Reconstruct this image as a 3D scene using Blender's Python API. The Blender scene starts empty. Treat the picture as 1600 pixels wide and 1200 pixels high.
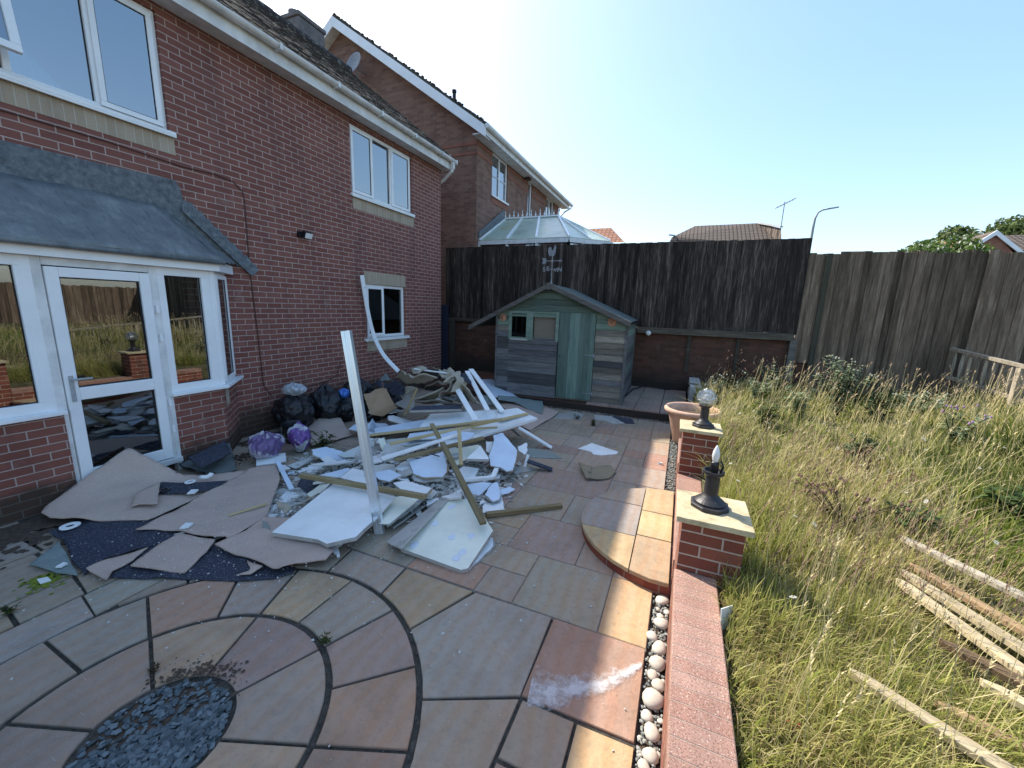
import bpy, bmesh, math, random
import numpy as np
from mathutils import Vector, Matrix, noise
rad = math.radians
R_ = random.Random(7)
sc = bpy.context.scene
C = sc.collection

# ---------------------------------------------------------------- camera, world, sun, exposure
def cam_axes(p, yaw, r):
    f = Vector((math.sin(yaw)*math.cos(p), math.cos(yaw)*math.cos(p), -math.sin(p)))
    rt = Vector((math.cos(yaw), -math.sin(yaw), 0)); up = rt.cross(f)
    c, s = math.cos(r), math.sin(r)
    return f, c*rt + s*up, -s*rt + c*up
F_, R0_, U_ = cam_axes(rad(11.0), -rad(22.9), rad(1.9))
cd = bpy.data.cameras.new('camera'); cam = bpy.data.objects.new('camera', cd); C.objects.link(cam)
cam.matrix_world = Matrix(((R0_.x, U_.x, -F_.x, 0), (R0_.y, U_.y, -F_.y, 0), (R0_.z, U_.z, -F_.z, 1.93), (0, 0, 0, 1)))
cd.sensor_width = 36; cd.lens = 618/1600*36; cd.clip_start = .05; cd.clip_end = 2000
sc.camera = cam
SUN = Vector((-1, .449, 1.05)).normalized()
w = bpy.data.worlds.new('World'); sc.world = w; w.use_nodes = True
nt = w.node_tree; nt.nodes.clear()
sky = nt.nodes.new('ShaderNodeTexSky'); sky.sky_type = 'NISHITA'; sky.sun_disc = False
sky.sun_elevation = math.asin(SUN.z); sky.sun_rotation = math.atan2(SUN.x, SUN.y)
sky.air_density = 1.0; sky.dust_density = 1.6; sky.ozone_density = 1.3
bg = nt.nodes.new('ShaderNodeBackground'); bg.inputs[1].default_value = .14
wo = nt.nodes.new('ShaderNodeOutputWorld')
gm = nt.nodes.new('ShaderNodeGamma'); gm.inputs[1].default_value = .6; nt.links.new(sky.outputs[0], gm.inputs[0])   # hazier, evener sky: softens the glow round the sun
hs = nt.nodes.new('ShaderNodeHueSaturation'); hs.inputs['Saturation'].default_value = 1.5; hs.inputs['Value'].default_value = 1.28; nt.links.new(gm.outputs[0], hs.inputs['Color']); nt.links.new(hs.outputs[0], bg.inputs[0]); nt.links.new(bg.outputs[0], wo.inputs[0])
sl = bpy.data.lights.new('sun', 'SUN'); so = bpy.data.objects.new('sun', sl); C.objects.link(so)
sl.energy = 2.7; sl.angle = rad(.55); sl.color = (1, .93, .82)
so.rotation_euler = SUN.to_track_quat('Z', 'Y').to_euler(); so.location = (0, 0, 30)
sc.view_settings.view_transform = 'Standard'; sc.view_settings.look = 'None'
sc.view_settings.exposure = 1.66; sc.view_settings.gamma = 1
sc.cycles.max_bounces = 6; sc.cycles.diffuse_bounces = 3; sc.cycles.transparent_max_bounces = 10
sc.cycles.use_denoising = True

# ---------------------------------------------------------------- materials
class NT:
    def __init__(s, name, rough=.8, spec=.3):
        s.m = bpy.data.materials.new(name); s.m.use_nodes = True; s.t = s.m.node_tree
        s.b = s.t.nodes['Principled BSDF']; s.b.inputs['Roughness'].default_value = rough
        s.b.inputs['Specular IOR Level'].default_value = spec
    def n(s, ty, **k):
        o = s.t.nodes.new('ShaderNode'+ty)
        for a, v in k.items():
            if a.startswith('_'): setattr(o, a[1:], v)
            else:
                i = o.inputs[int(a[1:])] if a[0] == 'i' and a[1:].isdigit() else o.inputs[a.replace('_', ' ')]
                if isinstance(v, bpy.types.NodeSocket): s.t.links.new(v, i)
                else: i.default_value = v
        return o
    def l(s, a, b): s.t.links.new(a, b)
    def uv(s, sc_=(1, 1, 1), off=(0, 0, 0)):
        u = s.n('UVMap'); m = s.n('Mapping', Vector=u.outputs[0]); m.inputs['Scale'].default_value = sc_; m.inputs['Location'].default_value = off
        return m.outputs[0]
    def obj(s, sc_=(1, 1, 1)):
        u = s.n('TexCoord'); m = s.n('Mapping', Vector=u.outputs['Object']); m.inputs['Scale'].default_value = sc_
        return m.outputs[0]
    def noise(s, vec, scale, detail=4, rough=.6):
        return s.n('TexNoise', Vector=vec, Scale=scale, Detail=detail, Roughness=rough).outputs['Fac']
    def ramp(s, fac, stops):
        r = s.n('ValToRGB', Fac=fac); e = r.color_ramp.elements
        while len(e) < len(stops): e.new(.5)
        for q, (p, c) in zip(e, stops): q.position = p; q.color = c if len(c) == 4 else (*c, 1)
        return r.outputs[0]
    def mix(s, fac, a, b, mode='MIX'):
        m = s.n('Mix', _data_type='RGBA', _blend_type=mode)
        for i, v in ((0, fac), (6, a), (7, b)):
            if isinstance(v, bpy.types.NodeSocket): s.t.links.new(v, m.inputs[i])
            else: m.inputs[i].default_value = v if i == 0 else (*v, 1) if len(v) == 3 else v
        return m.outputs[2]
    def math(s, op, a, b=0.):
        m = s.n('Math', _operation=op)
        for i, v in ((0, a), (1, b)):
            if isinstance(v, bpy.types.NodeSocket): s.t.links.new(v, m.inputs[i])
            else: m.inputs[i].default_value = v
        return m.outputs[0]
    def bump(s, h, st=.4, dist=.01):
        b = s.n('Bump', Height=h, Strength=st, Distance=dist); s.l(b.outputs[0], s.b.inputs['Normal'])
    def col(s, c):
        if isinstance(c, bpy.types.NodeSocket): s.l(c, s.b.inputs['Base Color'])
        else: s.b.inputs['Base Color'].default_value = (*c, 1)
        return s
M = {}
def g3(c, k): return tuple(min(1, x*k) for x in c)
def plain(name, c, rough=.6, var=.25, scale=12, metal=0, bump=.15, spec=.4):
    t = NT(name, rough, spec); v = t.obj()
    n = t.noise(v, scale, 5)
    t.col(t.ramp(n, [(.3, g3(c, 1-var)), (.7, g3(c, 1+var))])); t.b.inputs['Metallic'].default_value = metal
    if bump: t.bump(n, bump, .005)
    M[name] = t.m; return t
def brick(name, c1, c2, mortar, dirt=(.05, .045, .04), bw=.225, rh=.075, ms=.005, speck=0, low=None, off=(0, 0, 0), smooth=.1, rough=.85, sps=260):
    t = NT(name, rough, .25); uv = t.uv(off=off)
    d = t.n('TexNoise', Vector=uv, Scale=9., Detail=3.)
    vv = t.n('VectorMath', _operation='ADD', i0=uv, i1=t.n('VectorMath', _operation='SCALE', i0=t.n('VectorMath', _operation='SUBTRACT', i0=d.outputs['Color'], i1=(.5, .5, .5)).outputs[0], Scale=.006).outputs[0]).outputs[0]
    b = t.n('TexBrick', Vector=vv, Scale=1., Mortar_Size=ms, Mortar_Smooth=smooth, Bias=0., Brick_Width=bw, Row_Height=rh)
    b.inputs['Color1'].default_value = (0, 0, 0, 1); b.inputs['Color2'].default_value = (1, 1, 1, 1); b.inputs['Mortar'].default_value = (.5, .5, .5, 1)
    fine = t.noise(uv, 60, 5, .7); big = t.noise(uv, 1.3, 4)
    bc = t.ramp(b.outputs['Color'], [(0, c1), (.5, tuple((a+q)/2 for a, q in zip(c1, c2))), (1, c2)])
    bc = t.mix(t.math('MULTIPLY', fine, .55), bc, g3(c1, .45))
    if speck:
        s = t.noise(uv, sps, 2, .5); bc = t.mix(t.ramp(s, [(.54, (0, 0, 0)), (.62, (speck,)*3)]), bc, (.07, .03, .025)); s2 = t.noise(uv, sps*.8, 2, .5)
        if sps < 200: bc = t.mix(t.ramp(s2, [(.60, (0,)*3), (.68, (.7,)*3)]), bc, (.72, .58, .48))
    mc = t.mix(t.math('MULTIPLY', fine, .5), mortar, g3(mortar, .6))
    c = t.mix(b.outputs['Fac'], bc, mc)
    c = t.mix(t.ramp(big, [(.35, (0, 0, 0)), (.8, (.35,)*3)]), c, t.mix(.5, c, dirt))
    stn = t.n('TexNoise', Vector=t.n('VectorMath', _operation='MULTIPLY', i0=uv, i1=(3.2, .45, 1)).outputs[0], Scale=1.3, Detail=5.); c = t.mix(t.ramp(stn.outputs['Fac'], [(.5, (0,)*3), (.72, (.38,)*3)]), c, dirt); c = t.mix(t.ramp(t.noise(uv, 3.3, 5, .7), [(.60, (0,)*3), (.78, (.28,)*3)]), c, (.5, .44, .40))
    if low:
        sx = t.n('SeparateXYZ', Vector=uv); lw = t.math('ADD', sx.outputs[1], t.math('MULTIPLY', t.noise(uv, 4, 3), -.35))
        c = t.mix(t.ramp(lw, [(low[0], (.8,)*3), (low[1], (0, 0, 0))]), c, low[2])
    t.col(c); h = t.math('ADD', t.math('MULTIPLY', b.outputs['Fac'], -1.), t.math('MULTIPLY', fine, .35)); t.bump(h, .7, .008)
    M[name] = t.m
def wood(name, cols, axis='z', dens=1., rough=.85, knots=True, vert=None):
    """stretched grain; per-face tint in colour attribute 'Col'"""
    t = NT(name, rough, .2); s = {'z': (14, 14, 1.1), 'x': (1.1, 14, 14), 'y': (14, 1.1, 14)}[axis]
    v = t.obj(s); a = t.n('VertexColor', _layer_name='Col')
    off = t.n('VectorMath', _operation='ADD', i0=v, i1=t.n('VectorMath', _operation='SCALE', i0=a.outputs[0], Scale=37.).outputs[0]).outputs[0]
    n = t.noise(off, 2.6*dens, 6, .72); n2 = t.noise(t.obj(tuple(q*.22 for q in s)), 3., 4, .6)
    c = t.ramp(t.math('ADD', t.math('MULTIPLY', n, .65), t.math('MULTIPLY', n2, .35)), [(.3, cols[0]), (.5, cols[1]), (.7, cols[2])])
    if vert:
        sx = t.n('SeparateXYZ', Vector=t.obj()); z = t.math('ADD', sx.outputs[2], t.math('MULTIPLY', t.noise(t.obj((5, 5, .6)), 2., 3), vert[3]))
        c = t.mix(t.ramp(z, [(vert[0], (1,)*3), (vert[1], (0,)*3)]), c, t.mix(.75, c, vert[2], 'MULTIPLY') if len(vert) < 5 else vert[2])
    k = t.math('ADD', t.math('MULTIPLY', t.n('SeparateColor', Color=a.outputs[0]).outputs[0], .95), .52)
    cc = t.n('CombineColor', Red=k, Green=k, Blue=k)
    t.col(t.mix(1., c, cc.outputs[0], 'MULTIPLY')); t.bump(n, .5, .004)
    M[name] = t.m

# ---------------------------------------------------------------- mesh builder
ORG = {}
class MB:
    def __init__(s): s.v = []; s.f = []; s.m = []; s.c = []; s.xf = None
    def add(s, vs, fs, m=0, c=None):
        o = len(s.v)
        if s.xf is not None: vs = [s.xf @ Vector(p) for p in vs]
        s.v += [tuple(p) for p in vs]
        for f in fs: s.f.append([i+o for i in f]); s.m.append(m); s.c.append(c)
        return s
    def hexa(s, P, m=0, c=None): return s.add(P, [(0, 3, 2, 1), (4, 5, 6, 7), (0, 1, 5, 4), (1, 2, 6, 5), (2, 3, 7, 6), (3, 0, 4, 7)], m, c)
    def box(s, x0, x1, y0, y1, z0, z1, m=0, c=None):
        return s.hexa([(x0, y0, z0), (x1, y0, z0), (x1, y1, z0), (x0, y1, z0), (x0, y0, z1), (x1, y0, z1), (x1, y1, z1), (x0, y1, z1)], m, c)
    def fb(s, fr, u, z, n, m=0, c=None):       # box in a wall frame: fr=(origin, u dir, n dir)
        O, U, Nn = fr; Z = Vector((0, 0, 1))
        P = [O+U*a+Nn*b+Z*q for q in z for a, b in ((u[0], n[0]), (u[1], n[0]), (u[1], n[1]), (u[0], n[1]))]
        return s.hexa(P, m, c)
    def beam(s, a, b, w, h, up=(0, 0, 1), m=0, c=None, w2=None):
        a, b = Vector(a), Vector(b); d = (b-a).normalized(); sd = d.cross(Vector(up)).normalized(); u = sd.cross(d)
        w2 = w if w2 is None else w2
        P = [a-sd*w/2-u*h/2, a+sd*w/2-u*h/2, b+sd*w2/2-u*h/2, b-sd*w2/2-u*h/2]
        P += [a-sd*w/2+u*h/2, a+sd*w/2+u*h/2, b+sd*w2/2+u*h/2, b-sd*w2/2+u*h/2]
        return s.hexa(P, m, c)
    def tube(s, pts, r, seg=8, m=0, c=None, cap=True):
        pts = [Vector(p) for p in pts]; n = len(pts); rr = r if isinstance(r, (list, tuple)) else [r]*n
        vs = []; prev = None
        for i, p in enumerate(pts):
            d = (pts[min(i+1, n-1)]-pts[max(i-1, 0)]).normalized()
            if prev is None:
                prev = d.orthogonal().normalized()
            x = (prev-d*prev.dot(d)).normalized(); prev = x; y = d.cross(x)
            vs += [p+(x*math.cos(a)+y*math.sin(a))*rr[i] for a in [2*math.pi*k/seg for k in range(seg)]]
        fs = [(i*seg+k, i*seg+(k+1) % seg, (i+1)*seg+(k+1) % seg, (i+1)*seg+k) for i in range(n-1) for k in range(seg)]
        if cap: fs += [tuple(range(seg))[::-1], tuple((n-1)*seg+k for k in range(seg))]
        return s.add(vs, fs, m, c)
    def lathe(s, prof, o=(0, 0, 0), seg=24, m=0, rot=0, c=None):
        n = len(prof); vs = [(o[0]+r*math.cos(2*math.pi*k/seg+rot), o[1]+r*math.sin(2*math.pi*k/seg+rot), o[2]+z) for r, z in prof for k in range(seg)]
        fs = [(i*seg+k, i*seg+(k+1) % seg, (i+1)*seg+(k+1) % seg, (i+1)*seg+k) for i in range(n-1) for k in range(seg)]
        fs += [tuple(range(seg))[::-1], tuple((n-1)*seg+k for k in range(seg))]
        return s.add(vs, fs, m, c)
    def prism(s, poly, d, m=0, c=None, c2=None):       # polygon extruded by vector d
        n = len(poly); d = Vector(d); vs = [Vector(p) for p in poly]; vs += [p+d for p in vs]
        s.add(vs, [tuple(range(n))], m, c)
        o = len(s.v)-2*n
        s.f += [[o+n+i for i in range(n)][::-1]]; s.m.append(m if c2 is None else c2); s.c.append(c)
        for i in range(n): s.f.append([o+i, o+n+i, o+n+(i+1) % n, o+(i+1) % n]); s.m.append(m if c2 is None else c2); s.c.append(c)
        return s
    def build(s, name, mats, parent=None, smooth=False, bevel=0, uv=True, flip=True, org=None):
        if not isinstance(mats, (list, tuple)): mats = [mats]
        me = bpy.data.meshes.new(name); V = np.array(s.v, float)
        if parent is not None: o3 = ORG[parent.name]
        else: o3 = Vector(org) if org is not None else Vector(((V[:, 0].min()+V[:, 0].max())/2, (V[:, 1].min()+V[:, 1].max())/2, V[:, 2].min()))
        me.from_pydata((V-np.array(o3)).tolist(), [], s.f)
        me.polygons.foreach_set('material_index', s.m)
        for q in mats: me.materials.append(M[q])
        if flip:
            bm = bmesh.new(); bm.from_mesh(me); bmesh.ops.recalc_face_normals(bm, faces=bm.faces); bm.to_mesh(me); bm.free()
        if any(c is not None for c in s.c):
            a = me.color_attributes.new('Col', 'FLOAT_COLOR', 'CORNER'); arr = []
            for p in me.polygons:
                c = s.c[p.index]; c = (.5, .5, .5, 1) if c is None else ((c, c, c, 1) if isinstance(c, float) else (*c, 1))
                arr += list(c)*p.loop_total
            a.data.foreach_set('color', arr)
        if uv:
            L = me.uv_layers.new(name='UVMap'); out = np.zeros((len(me.loops), 2)); W = V
            for p in me.polygons:
                n = p.normal
                for li in p.loop_indices:
                    q = W[me.loops[li].vertex_index]
                    if abs(n.z) > .75: out[li] = (q[0], q[1])
                    else:
                        t = Vector((-n.y, n.x, 0)).normalized()
                        if abs(t.x) < .05: t = Vector((0, 1, 0))
                        elif abs(t.y) < .05: t = Vector((1, 0, 0))
                        out[li] = (q[0]*t.x+q[1]*t.y, q[2])
            L.data.foreach_set('uv', out.ravel())
        if smooth: me.polygons.foreach_set('use_smooth', [True]*len(me.polygons))
        ob = bpy.data.objects.new(name, me); C.objects.link(ob)
        if parent is None: ob.location = o3; ORG[ob.name] = Vector(o3)
        else: ob.parent = parent; ORG[ob.name] = ORG[parent.name]
        if bevel:
            b = ob.modifiers.new('bevel', 'BEVEL'); b.width = bevel; b.segments = 2; b.limit_method = 'ANGLE'; b.angle_limit = rad(35)
        if smooth and bevel: pass
        return ob
def T(name, label, cat, loc=(0, 0, 0), group=None):
    o = bpy.data.objects.new(name, None); C.objects.link(o); o.location = loc; o.empty_display_size = .1
    o['label'] = label; o['category'] = cat
    if group: o['group'] = group
    ORG[o.name] = Vector(loc); return o
def tag(o, label, cat, group=None):
    o['label'] = label; o['category'] = cat
    if group: o['group'] = group
    return o
def struct(o, kind='structure'): o['kind'] = kind; return o
def arr_mesh(name, V, F4, F3, mats, cols=None, smooth=False, parent=None):
    """fast mesh from numpy: V (n,3), F4 (a,4), F3 (b,3), per-vertex colours"""
    me = bpy.data.meshes.new(name); me.vertices.add(len(V)); me.vertices.foreach_set('co', V.astype(np.float32).ravel())
    n4, n3 = len(F4), len(F3); me.loops.add(n4*4+n3*3)
    me.loops.foreach_set('vertex_index', np.concatenate([F4.ravel(), F3.ravel()]).astype(np.int32))
    me.polygons.add(n4+n3)
    st = np.concatenate([np.arange(n4)*4, n4*4+np.arange(n3)*3]).astype(np.int32)
    me.polygons.foreach_set('loop_start', st)
    me.update(calc_edges=True); me.validate()
    if cols is not None:
        a = me.color_attributes.new('Col', 'FLOAT_COLOR', 'POINT'); a.data.foreach_set('color', np.hstack([cols, np.ones((len(cols), 1))]).astype(np.float32).ravel())
    for q in mats: me.materials.append(M[q])
    if smooth: me.polygons.foreach_set('use_smooth', [True]*len(me.polygons))
    ob = bpy.data.objects.new(name, me); C.objects.link(ob); ORG[ob.name] = Vector((0, 0, 0))
    if parent is not None: ob.parent = parent
    return ob

# ---------------------------------------------------------------- the materials of the place
brick('red_brick', (.235, .088, .070), (.315, .130, .102), (.52, .40, .35), ms=.0055, low=(.1, .32, (.035, .035, .025)), dirt=(.08, .05, .05))
brick('bay_brick', (.24, .085, .062), (.32, .125, .095), (.50, .39, .34), low=(-.02, .12, (.035, .035, .025)), dirt=(.08, .05, .05))
brick('neighbour_brick', (.20, .105, .078), (.34, .20, .145), (.27, .20, .165), dirt=(.12, .07, .06), ms=.004)
brick('neighbour_band_brick', (.33, .12, .085), (.38, .15, .10), (.32, .2, .16))
brick('pillar_brick', (.22, .06, .038), (.34, .11, .065), (.52, .42, .34), speck=.55)
brick('retaining_brick', (.10, .045, .03), (.18, .08, .055), (.12, .08, .06), dirt=(.04, .035, .03), low=(.1, .5, (.03, .03, .025)), ms=.0045)
brick('coping_brick', (.42, .23, .175), (.53, .33, .26), (.50, .36, .29), bw=40., rh=.0735, ms=.004, speck=.6, off=(17, 0, 0), smooth=.9, sps=150)
brick('riser_brick', (.25, .06, .04), (.36, .11, .07), (.3, .2, .15), bw=.225, rh=.2, speck=.3)
brick('far_brick', (.40, .16, .10), (.48, .21, .14), (.42, .28, .22))
brick('cream_stone', (.47, .375, .28), (.55, .45, .34), (.60, .53, .44), bw=.075, rh=.4, ms=.004, dirt=(.2, .17, .12), off=(0, .11, 0))
t = plain('white_plastic', (.84, .85, .86), .35, .06, 3, bump=0)
plain('dirty_white_plastic', (.70, .70, .69), .45, .18, 6, bump=.05)
plain('black_plastic', (.012, .012, .014), .35, .2)
plain('lamp_black', (.028, .026, .028), .45, .3, 20)
plain('dark_rubber', (.02, .02, .022), .8, .3)
plain('dark_interior', (.05, .05, .055), .9, .2)
plain('curtain_grey', (.32, .36, .40), .9, .1)
plain('steel', (.80, .86, .92), .3, .05, 5, metal=.75, bump=.02)
plain('weathered_iron', (.24, .25, .27), .6, .3, 30)
plain('terracotta', (.50, .25, .16), .8, .18, 9)
plain('pale_terracotta', (.56, .36, .26), .85, .15, 9)
plain('soil', (.07, .05, .035), .95, .5, 30, bump=1)
plain('chimney_render', (.16, .145, .14), .9, .3, 10, bump=.5)
plain('cable_brown', (.07, .03, .025), .6, .1)
plain('clay_red', (.36, .16, .11), .8, .2, 30)
plain('cardboard', (.36, .24, .145), .85, .12, 5)
plain('blue_plastic', (.03, .12, .42), .3, .2)
plain('label_white', (.75, .75, .75), .6, .05)
plain('satin_grey', (.35, .36, .37), .5, .15)
plain('dark_blue_paint', (.025, .035, .07), .6, .3)
plain('lamp_post_grey', (.28, .30, .30), .5, .1)
t = NT('paint_smear'); ns = t.t.nodes; uv = t.uv(); v = t.obj(); t.col((.62, .60, .60)); t.b.inputs['Roughness'].default_value = .8
sx = t.n('SeparateXYZ', Vector=uv); e = t.math('ABSOLUTE', t.math('SUBTRACT', sx.outputs[1], .5)); e = t.math('SUBTRACT', .62, t.math('MULTIPLY', e, .75))
nz = t.math('ADD', t.math('MULTIPLY', t.noise(v, 38, 6, .75), .6), t.math('MULTIPLY', t.noise(v, 11, 3, .5), .55)); f = t.ramp(t.math('SUBTRACT', t.math('ADD', nz, e), .62), [(.31, (0,)*3), (.58, (.85,)*3)])
tr = t.n('BsdfTransparent'); mx = t.n('MixShader', Fac=f, i1=tr.outputs[0], i2=t.b.outputs[0]); t.l(mx.outputs[0], ns['Material Output'].inputs[0]); M['paint_smear'] = t.m
plain('glue_white', (.66, .70, .76), .9, .12, 60)
plain('moss', (.16, .20, .02), .95, .5, 60, bump=1)
plain('red_packet', (.45, .06, .04), .5, .3, 50)
# lead roof
t = NT('lead', .55, .4); v = t.obj(); n = t.noise(v, 5, 6, .7); n2 = t.noise(t.obj((1, 6, 1)), 6, 5, .7)
c = t.ramp(n, [(.3, (.12, .132, .14)), (.55, (.19, .208, .215)), (.75, (.30, .32, .32))])
t.col(t.mix(t.ramp(n2, [(.55, (0,)*3), (.7, (.5,)*3)]), c, (.045, .055, .065))); t.bump(t.noise(v, 14, 5), .5, .01); t.b.inputs['Metallic'].default_value = .25; M['lead'] = t.m
t = NT('lead_flashing', .6, .4); n = t.noise(t.obj(), 16, 6, .75)
t.col(t.ramp(n, [(.3, (.06, .07, .08)), (.5, (.14, .16, .175)), (.72, (.24, .26, .27))])); t.bump(n, 1., .02); M['lead_flashing'] = t.m
# roof tiles with lichen
def tiles(name, c1, c2, lichen):
    t = NT(name, .85, .25); a = t.n('VertexColor', _layer_name='Col'); v = t.obj()
    f = t.n('SeparateColor', Color=a.outputs[0]).outputs[0]
    c = t.ramp(f, [(0, c1), (1, c2)]); c = t.mix(t.math('MULTIPLY', t.noise(v, 40, 5), .6), c, g3(c1, .4))
    l = t.ramp(t.noise(v, 9, 6, .8), [(.54, (0,)*3), (.62, (lichen,)*3)])
    t.col(t.mix(l, c, (.42, .42, .36))); t.bump(t.noise(v, 60, 4), .5, .005); M[name] = t.m
tiles('dark_tiles', (.055, .045, .045), (.11, .09, .085), .8)
tiles('verge_tiles', (.06, .05, .04), (.10, .09, .06), .35)
tiles('brown_tiles', (.13, .085, .065), (.17, .11, .085), .1)
tiles('orange_tiles', (.30, .13, .08), (.40, .19, .12), .1)
# glass
def glass(name, tint=(.75, .8, .82), ior=1.75, rough=0., base=.06):
    t = NT(name); ns = t.t.nodes; ns.remove(t.b)
    tr = t.n('BsdfTransparent'); tr.inputs[0].default_value = (*tint, 1); gl = t.n('BsdfGlossy'); gl.inputs['Roughness'].default_value = rough; gl.inputs['Color'].default_value = (.95, .97, 1, 1)
    fr = t.n('Fresnel', IOR=ior); fa = t.math('ADD', fr.outputs[0], base); fa.node.use_clamp = True
    mx = t.n('MixShader', Fac=fa, i1=tr.outputs[0], i2=gl.outputs[0]); t.l(mx.outputs[0], ns['Material Output'].inputs[0]); M[name] = t.m
glass('shed_glass', (.2, .2, .22), 1.25, 0, .0); glass('glass'); glass('upper_glass', (.25, .3, .35), 2.2, 0, .22); glass('dark_glass', (.3, .32, .34), 1.6)
t = NT('crackle_glass'); ns = t.t.nodes; ns.remove(t.b); v = t.n('TexVoronoi', Vector=t.obj(), Scale=55.); bp = t.n('Bump', Height=v.outputs['Distance'], Strength=1., Distance=.02)
tr = t.n('BsdfTransparent'); tr.inputs[0].default_value = (.82, .85, .83, 1); gl = t.n('BsdfGlossy', Normal=bp.outputs[0]); gl.inputs['Roughness'].default_value = .08
fa = t.ramp(v.outputs['Distance'], [(.0, (.12,)*3), (.5, (.5,)*3)]); mx = t.n('MixShader', Fac=fa, i1=tr.outputs[0], i2=gl.outputs[0]); t.l(mx.outputs[0], ns['Material Output'].inputs[0]); M['crackle_glass'] = t.m
t = NT('bulb_glass', .15, .5); t.b.inputs['Transmission Weight'].default_value = .25; t.b.inputs['Base Color'].default_value = (.85, .85, .85, 1); M['bulb_glass'] = t.m
t = NT('polycarbonate', .25, .6); n = t.noise(t.obj((1, 1, 1)), 1.2, 5)
t.col(t.ramp(n, [(.35, (.42, .50, .42)), (.55, (.58, .66, .54)), (.7, (.55, .55, .34))])); t.b.inputs['Transmission Weight'].default_value = .15; M['polycarbonate'] = t.m
# bin-bag plastics
def plastic_film(name, c, rough=.3, white=None):
    t = NT(name, rough, .5); v = t.obj(); n = t.noise(t.obj((1, 1, .6)), 26, 6, .65)
    cc = t.ramp(n, [(.3, g3(c, .6)), (.7, g3(c, 1.5))])
    if white:
        w_ = t.ramp(t.noise(v, 7, 3, .5), [(.52, (0,)*3), (.56, (1,)*3)]); cc = t.mix(w_, cc, white)
    t.col(cc); t.bump(n, .9, .02); M[name] = t.m
plastic_film('black_film', (.012, .012, .016), .2); plastic_film('purple_film', (.14, .09, .21), .22, (.42, .40, .48)); plastic_film('clear_film', (.40, .42, .46), .2); plastic_film('blue_film', (.05, .16, .5), .3)
plastic_film('purple_print_film', (.15, .07, .28), .3, (.5, .5, .55))
# timbers
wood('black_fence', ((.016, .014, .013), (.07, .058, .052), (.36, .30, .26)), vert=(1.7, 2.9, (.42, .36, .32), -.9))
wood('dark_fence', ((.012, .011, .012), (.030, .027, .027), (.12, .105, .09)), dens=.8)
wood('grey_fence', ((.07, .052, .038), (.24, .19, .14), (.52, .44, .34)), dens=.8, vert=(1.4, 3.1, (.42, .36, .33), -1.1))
wood('fence_rail_wood', ((.04, .034, .026), (.12, .10, .078), (.24, .2, .15)), 'x')
wood('post_wood', ((.06, .055, .04), (.13, .12, .085), (.2, .18, .13)))
wood('green_cladding', ((.075, .105, .085), (.15, .205, .165), (.24, .29, .235)), 'x', 1.1)
wood('bare_cladding', ((.05, .052, .056), (.115, .115, .118), (.22, .21, .205)), 'x', 1.4)
wood('tan_cladding', ((.09, .088, .075), (.20, .18, .15), (.34, .29, .23)), 'x', 1.2)
wood('green_door_paint', ((.065, .105, .09), (.14, .205, .175), (.22, .285, .24)), 'z', 1.)
wood('grey_board', ((.05, .047, .042), (.12, .11, .10), (.2, .185, .165)), 'x')
wood('timber_batten', ((.22, .165, .08), (.36, .28, .15), (.48, .39, .24)), 'y', .6)
wood('bleached_rail', ((.13, .11, .08), (.27, .235, .18), (.42, .37, .29)), 'z', .7)
wood('old_plank', ((.20, .15, .09), (.40, .33, .21), (.56, .48, .34)), 'y', .8)
wood('brown_plank', ((.12, .08, .045), (.24, .16, .09), (.34, .24, .14)), 'y', .8)
t = NT('roof_felt', .9, .2); n = t.noise(t.obj(), 120, 3); t.col(t.ramp(n, [(.3, (.055, .075, .075)), (.7, (.12, .15, .145))])); t.bump(n, .6, .003); M['roof_felt'] = t.m
# rubble
def board_mat(name, c, spots=.0, rough=.7):
    t = NT(name, rough, .3); v = t.obj(); n = t.noise(v, 3.5, 5, .6); sc_ = t.noise(t.obj((1, 7, 1)), 9, 6, .75)
    cc = t.ramp(n, [(.3, g3(c, .88)), (.7, g3(c, 1.06))])
    cc = t.mix(t.ramp(sc_, [(.60, (0,)*3), (.72, (.45,)*3)]), cc, (.36, .33, .28)); 
    if spots: cc = t.mix(t.ramp(t.noise(v, 8, 2, .4), [(.62, (0,)*3), (.65, (spots,)*3)]), cc, (.22, .21, .2))
    t.col(cc); t.bump(t.noise(v, 40, 4), .15, .003); M[name] = t.m
board_mat('white_board', (.82, .83, .82)); board_mat('blue_board', (.62, .71, .82)); board_mat('cream_board', (.78, .78, .66)); board_mat('scuffed_board', (.56, .58, .56), .5)
board_mat('grey_paper', (.36, .35, .32), .3, .9); board_mat('grey_board_edge', (.44, .43, .40), .4, .9); board_mat('gypsum', (.58, .57, .53), 0, .95); board_mat('green_paper', (.24, .27, .25), .2, .9)
def carpet(name, c, speck=(0, (0, 0, 0)), fine=200):
    t = NT(name, .97, .08); v = t.obj(); n = t.noise(v, fine, 3, .8); b = t.noise(v, 3, 4)
    cc = t.ramp(n, [(.3, g3(c, .65)), (.7, g3(c, 1.3))]); cc = t.mix(t.math('MULTIPLY', b, .4), cc, g3(c, .55))
    if speck[0]: cc = t.mix(t.ramp(t.noise(v, fine*.5, 2, .5), [(.60, (0,)*3), (.66, (speck[0],)*3)]), cc, speck[1])
    t.col(cc); t.bump(n, .8, .004); M[name] = t.m
carpet('pink_carpet', (.56, .43, .36)); carpet('navy_carpet', (.055, .06, .082), (.7, (.25, .26, .3))); carpet('khaki_carpet', (.46, .41, .32)); carpet('grey_underlay', (.16, .175, .175)); carpet('green_underlay', (.25, .30, .29)); carpet('hessian', (.30, .25, .17), fine=110)
carpet('brown_rug', (.26, .22, .175))
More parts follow.
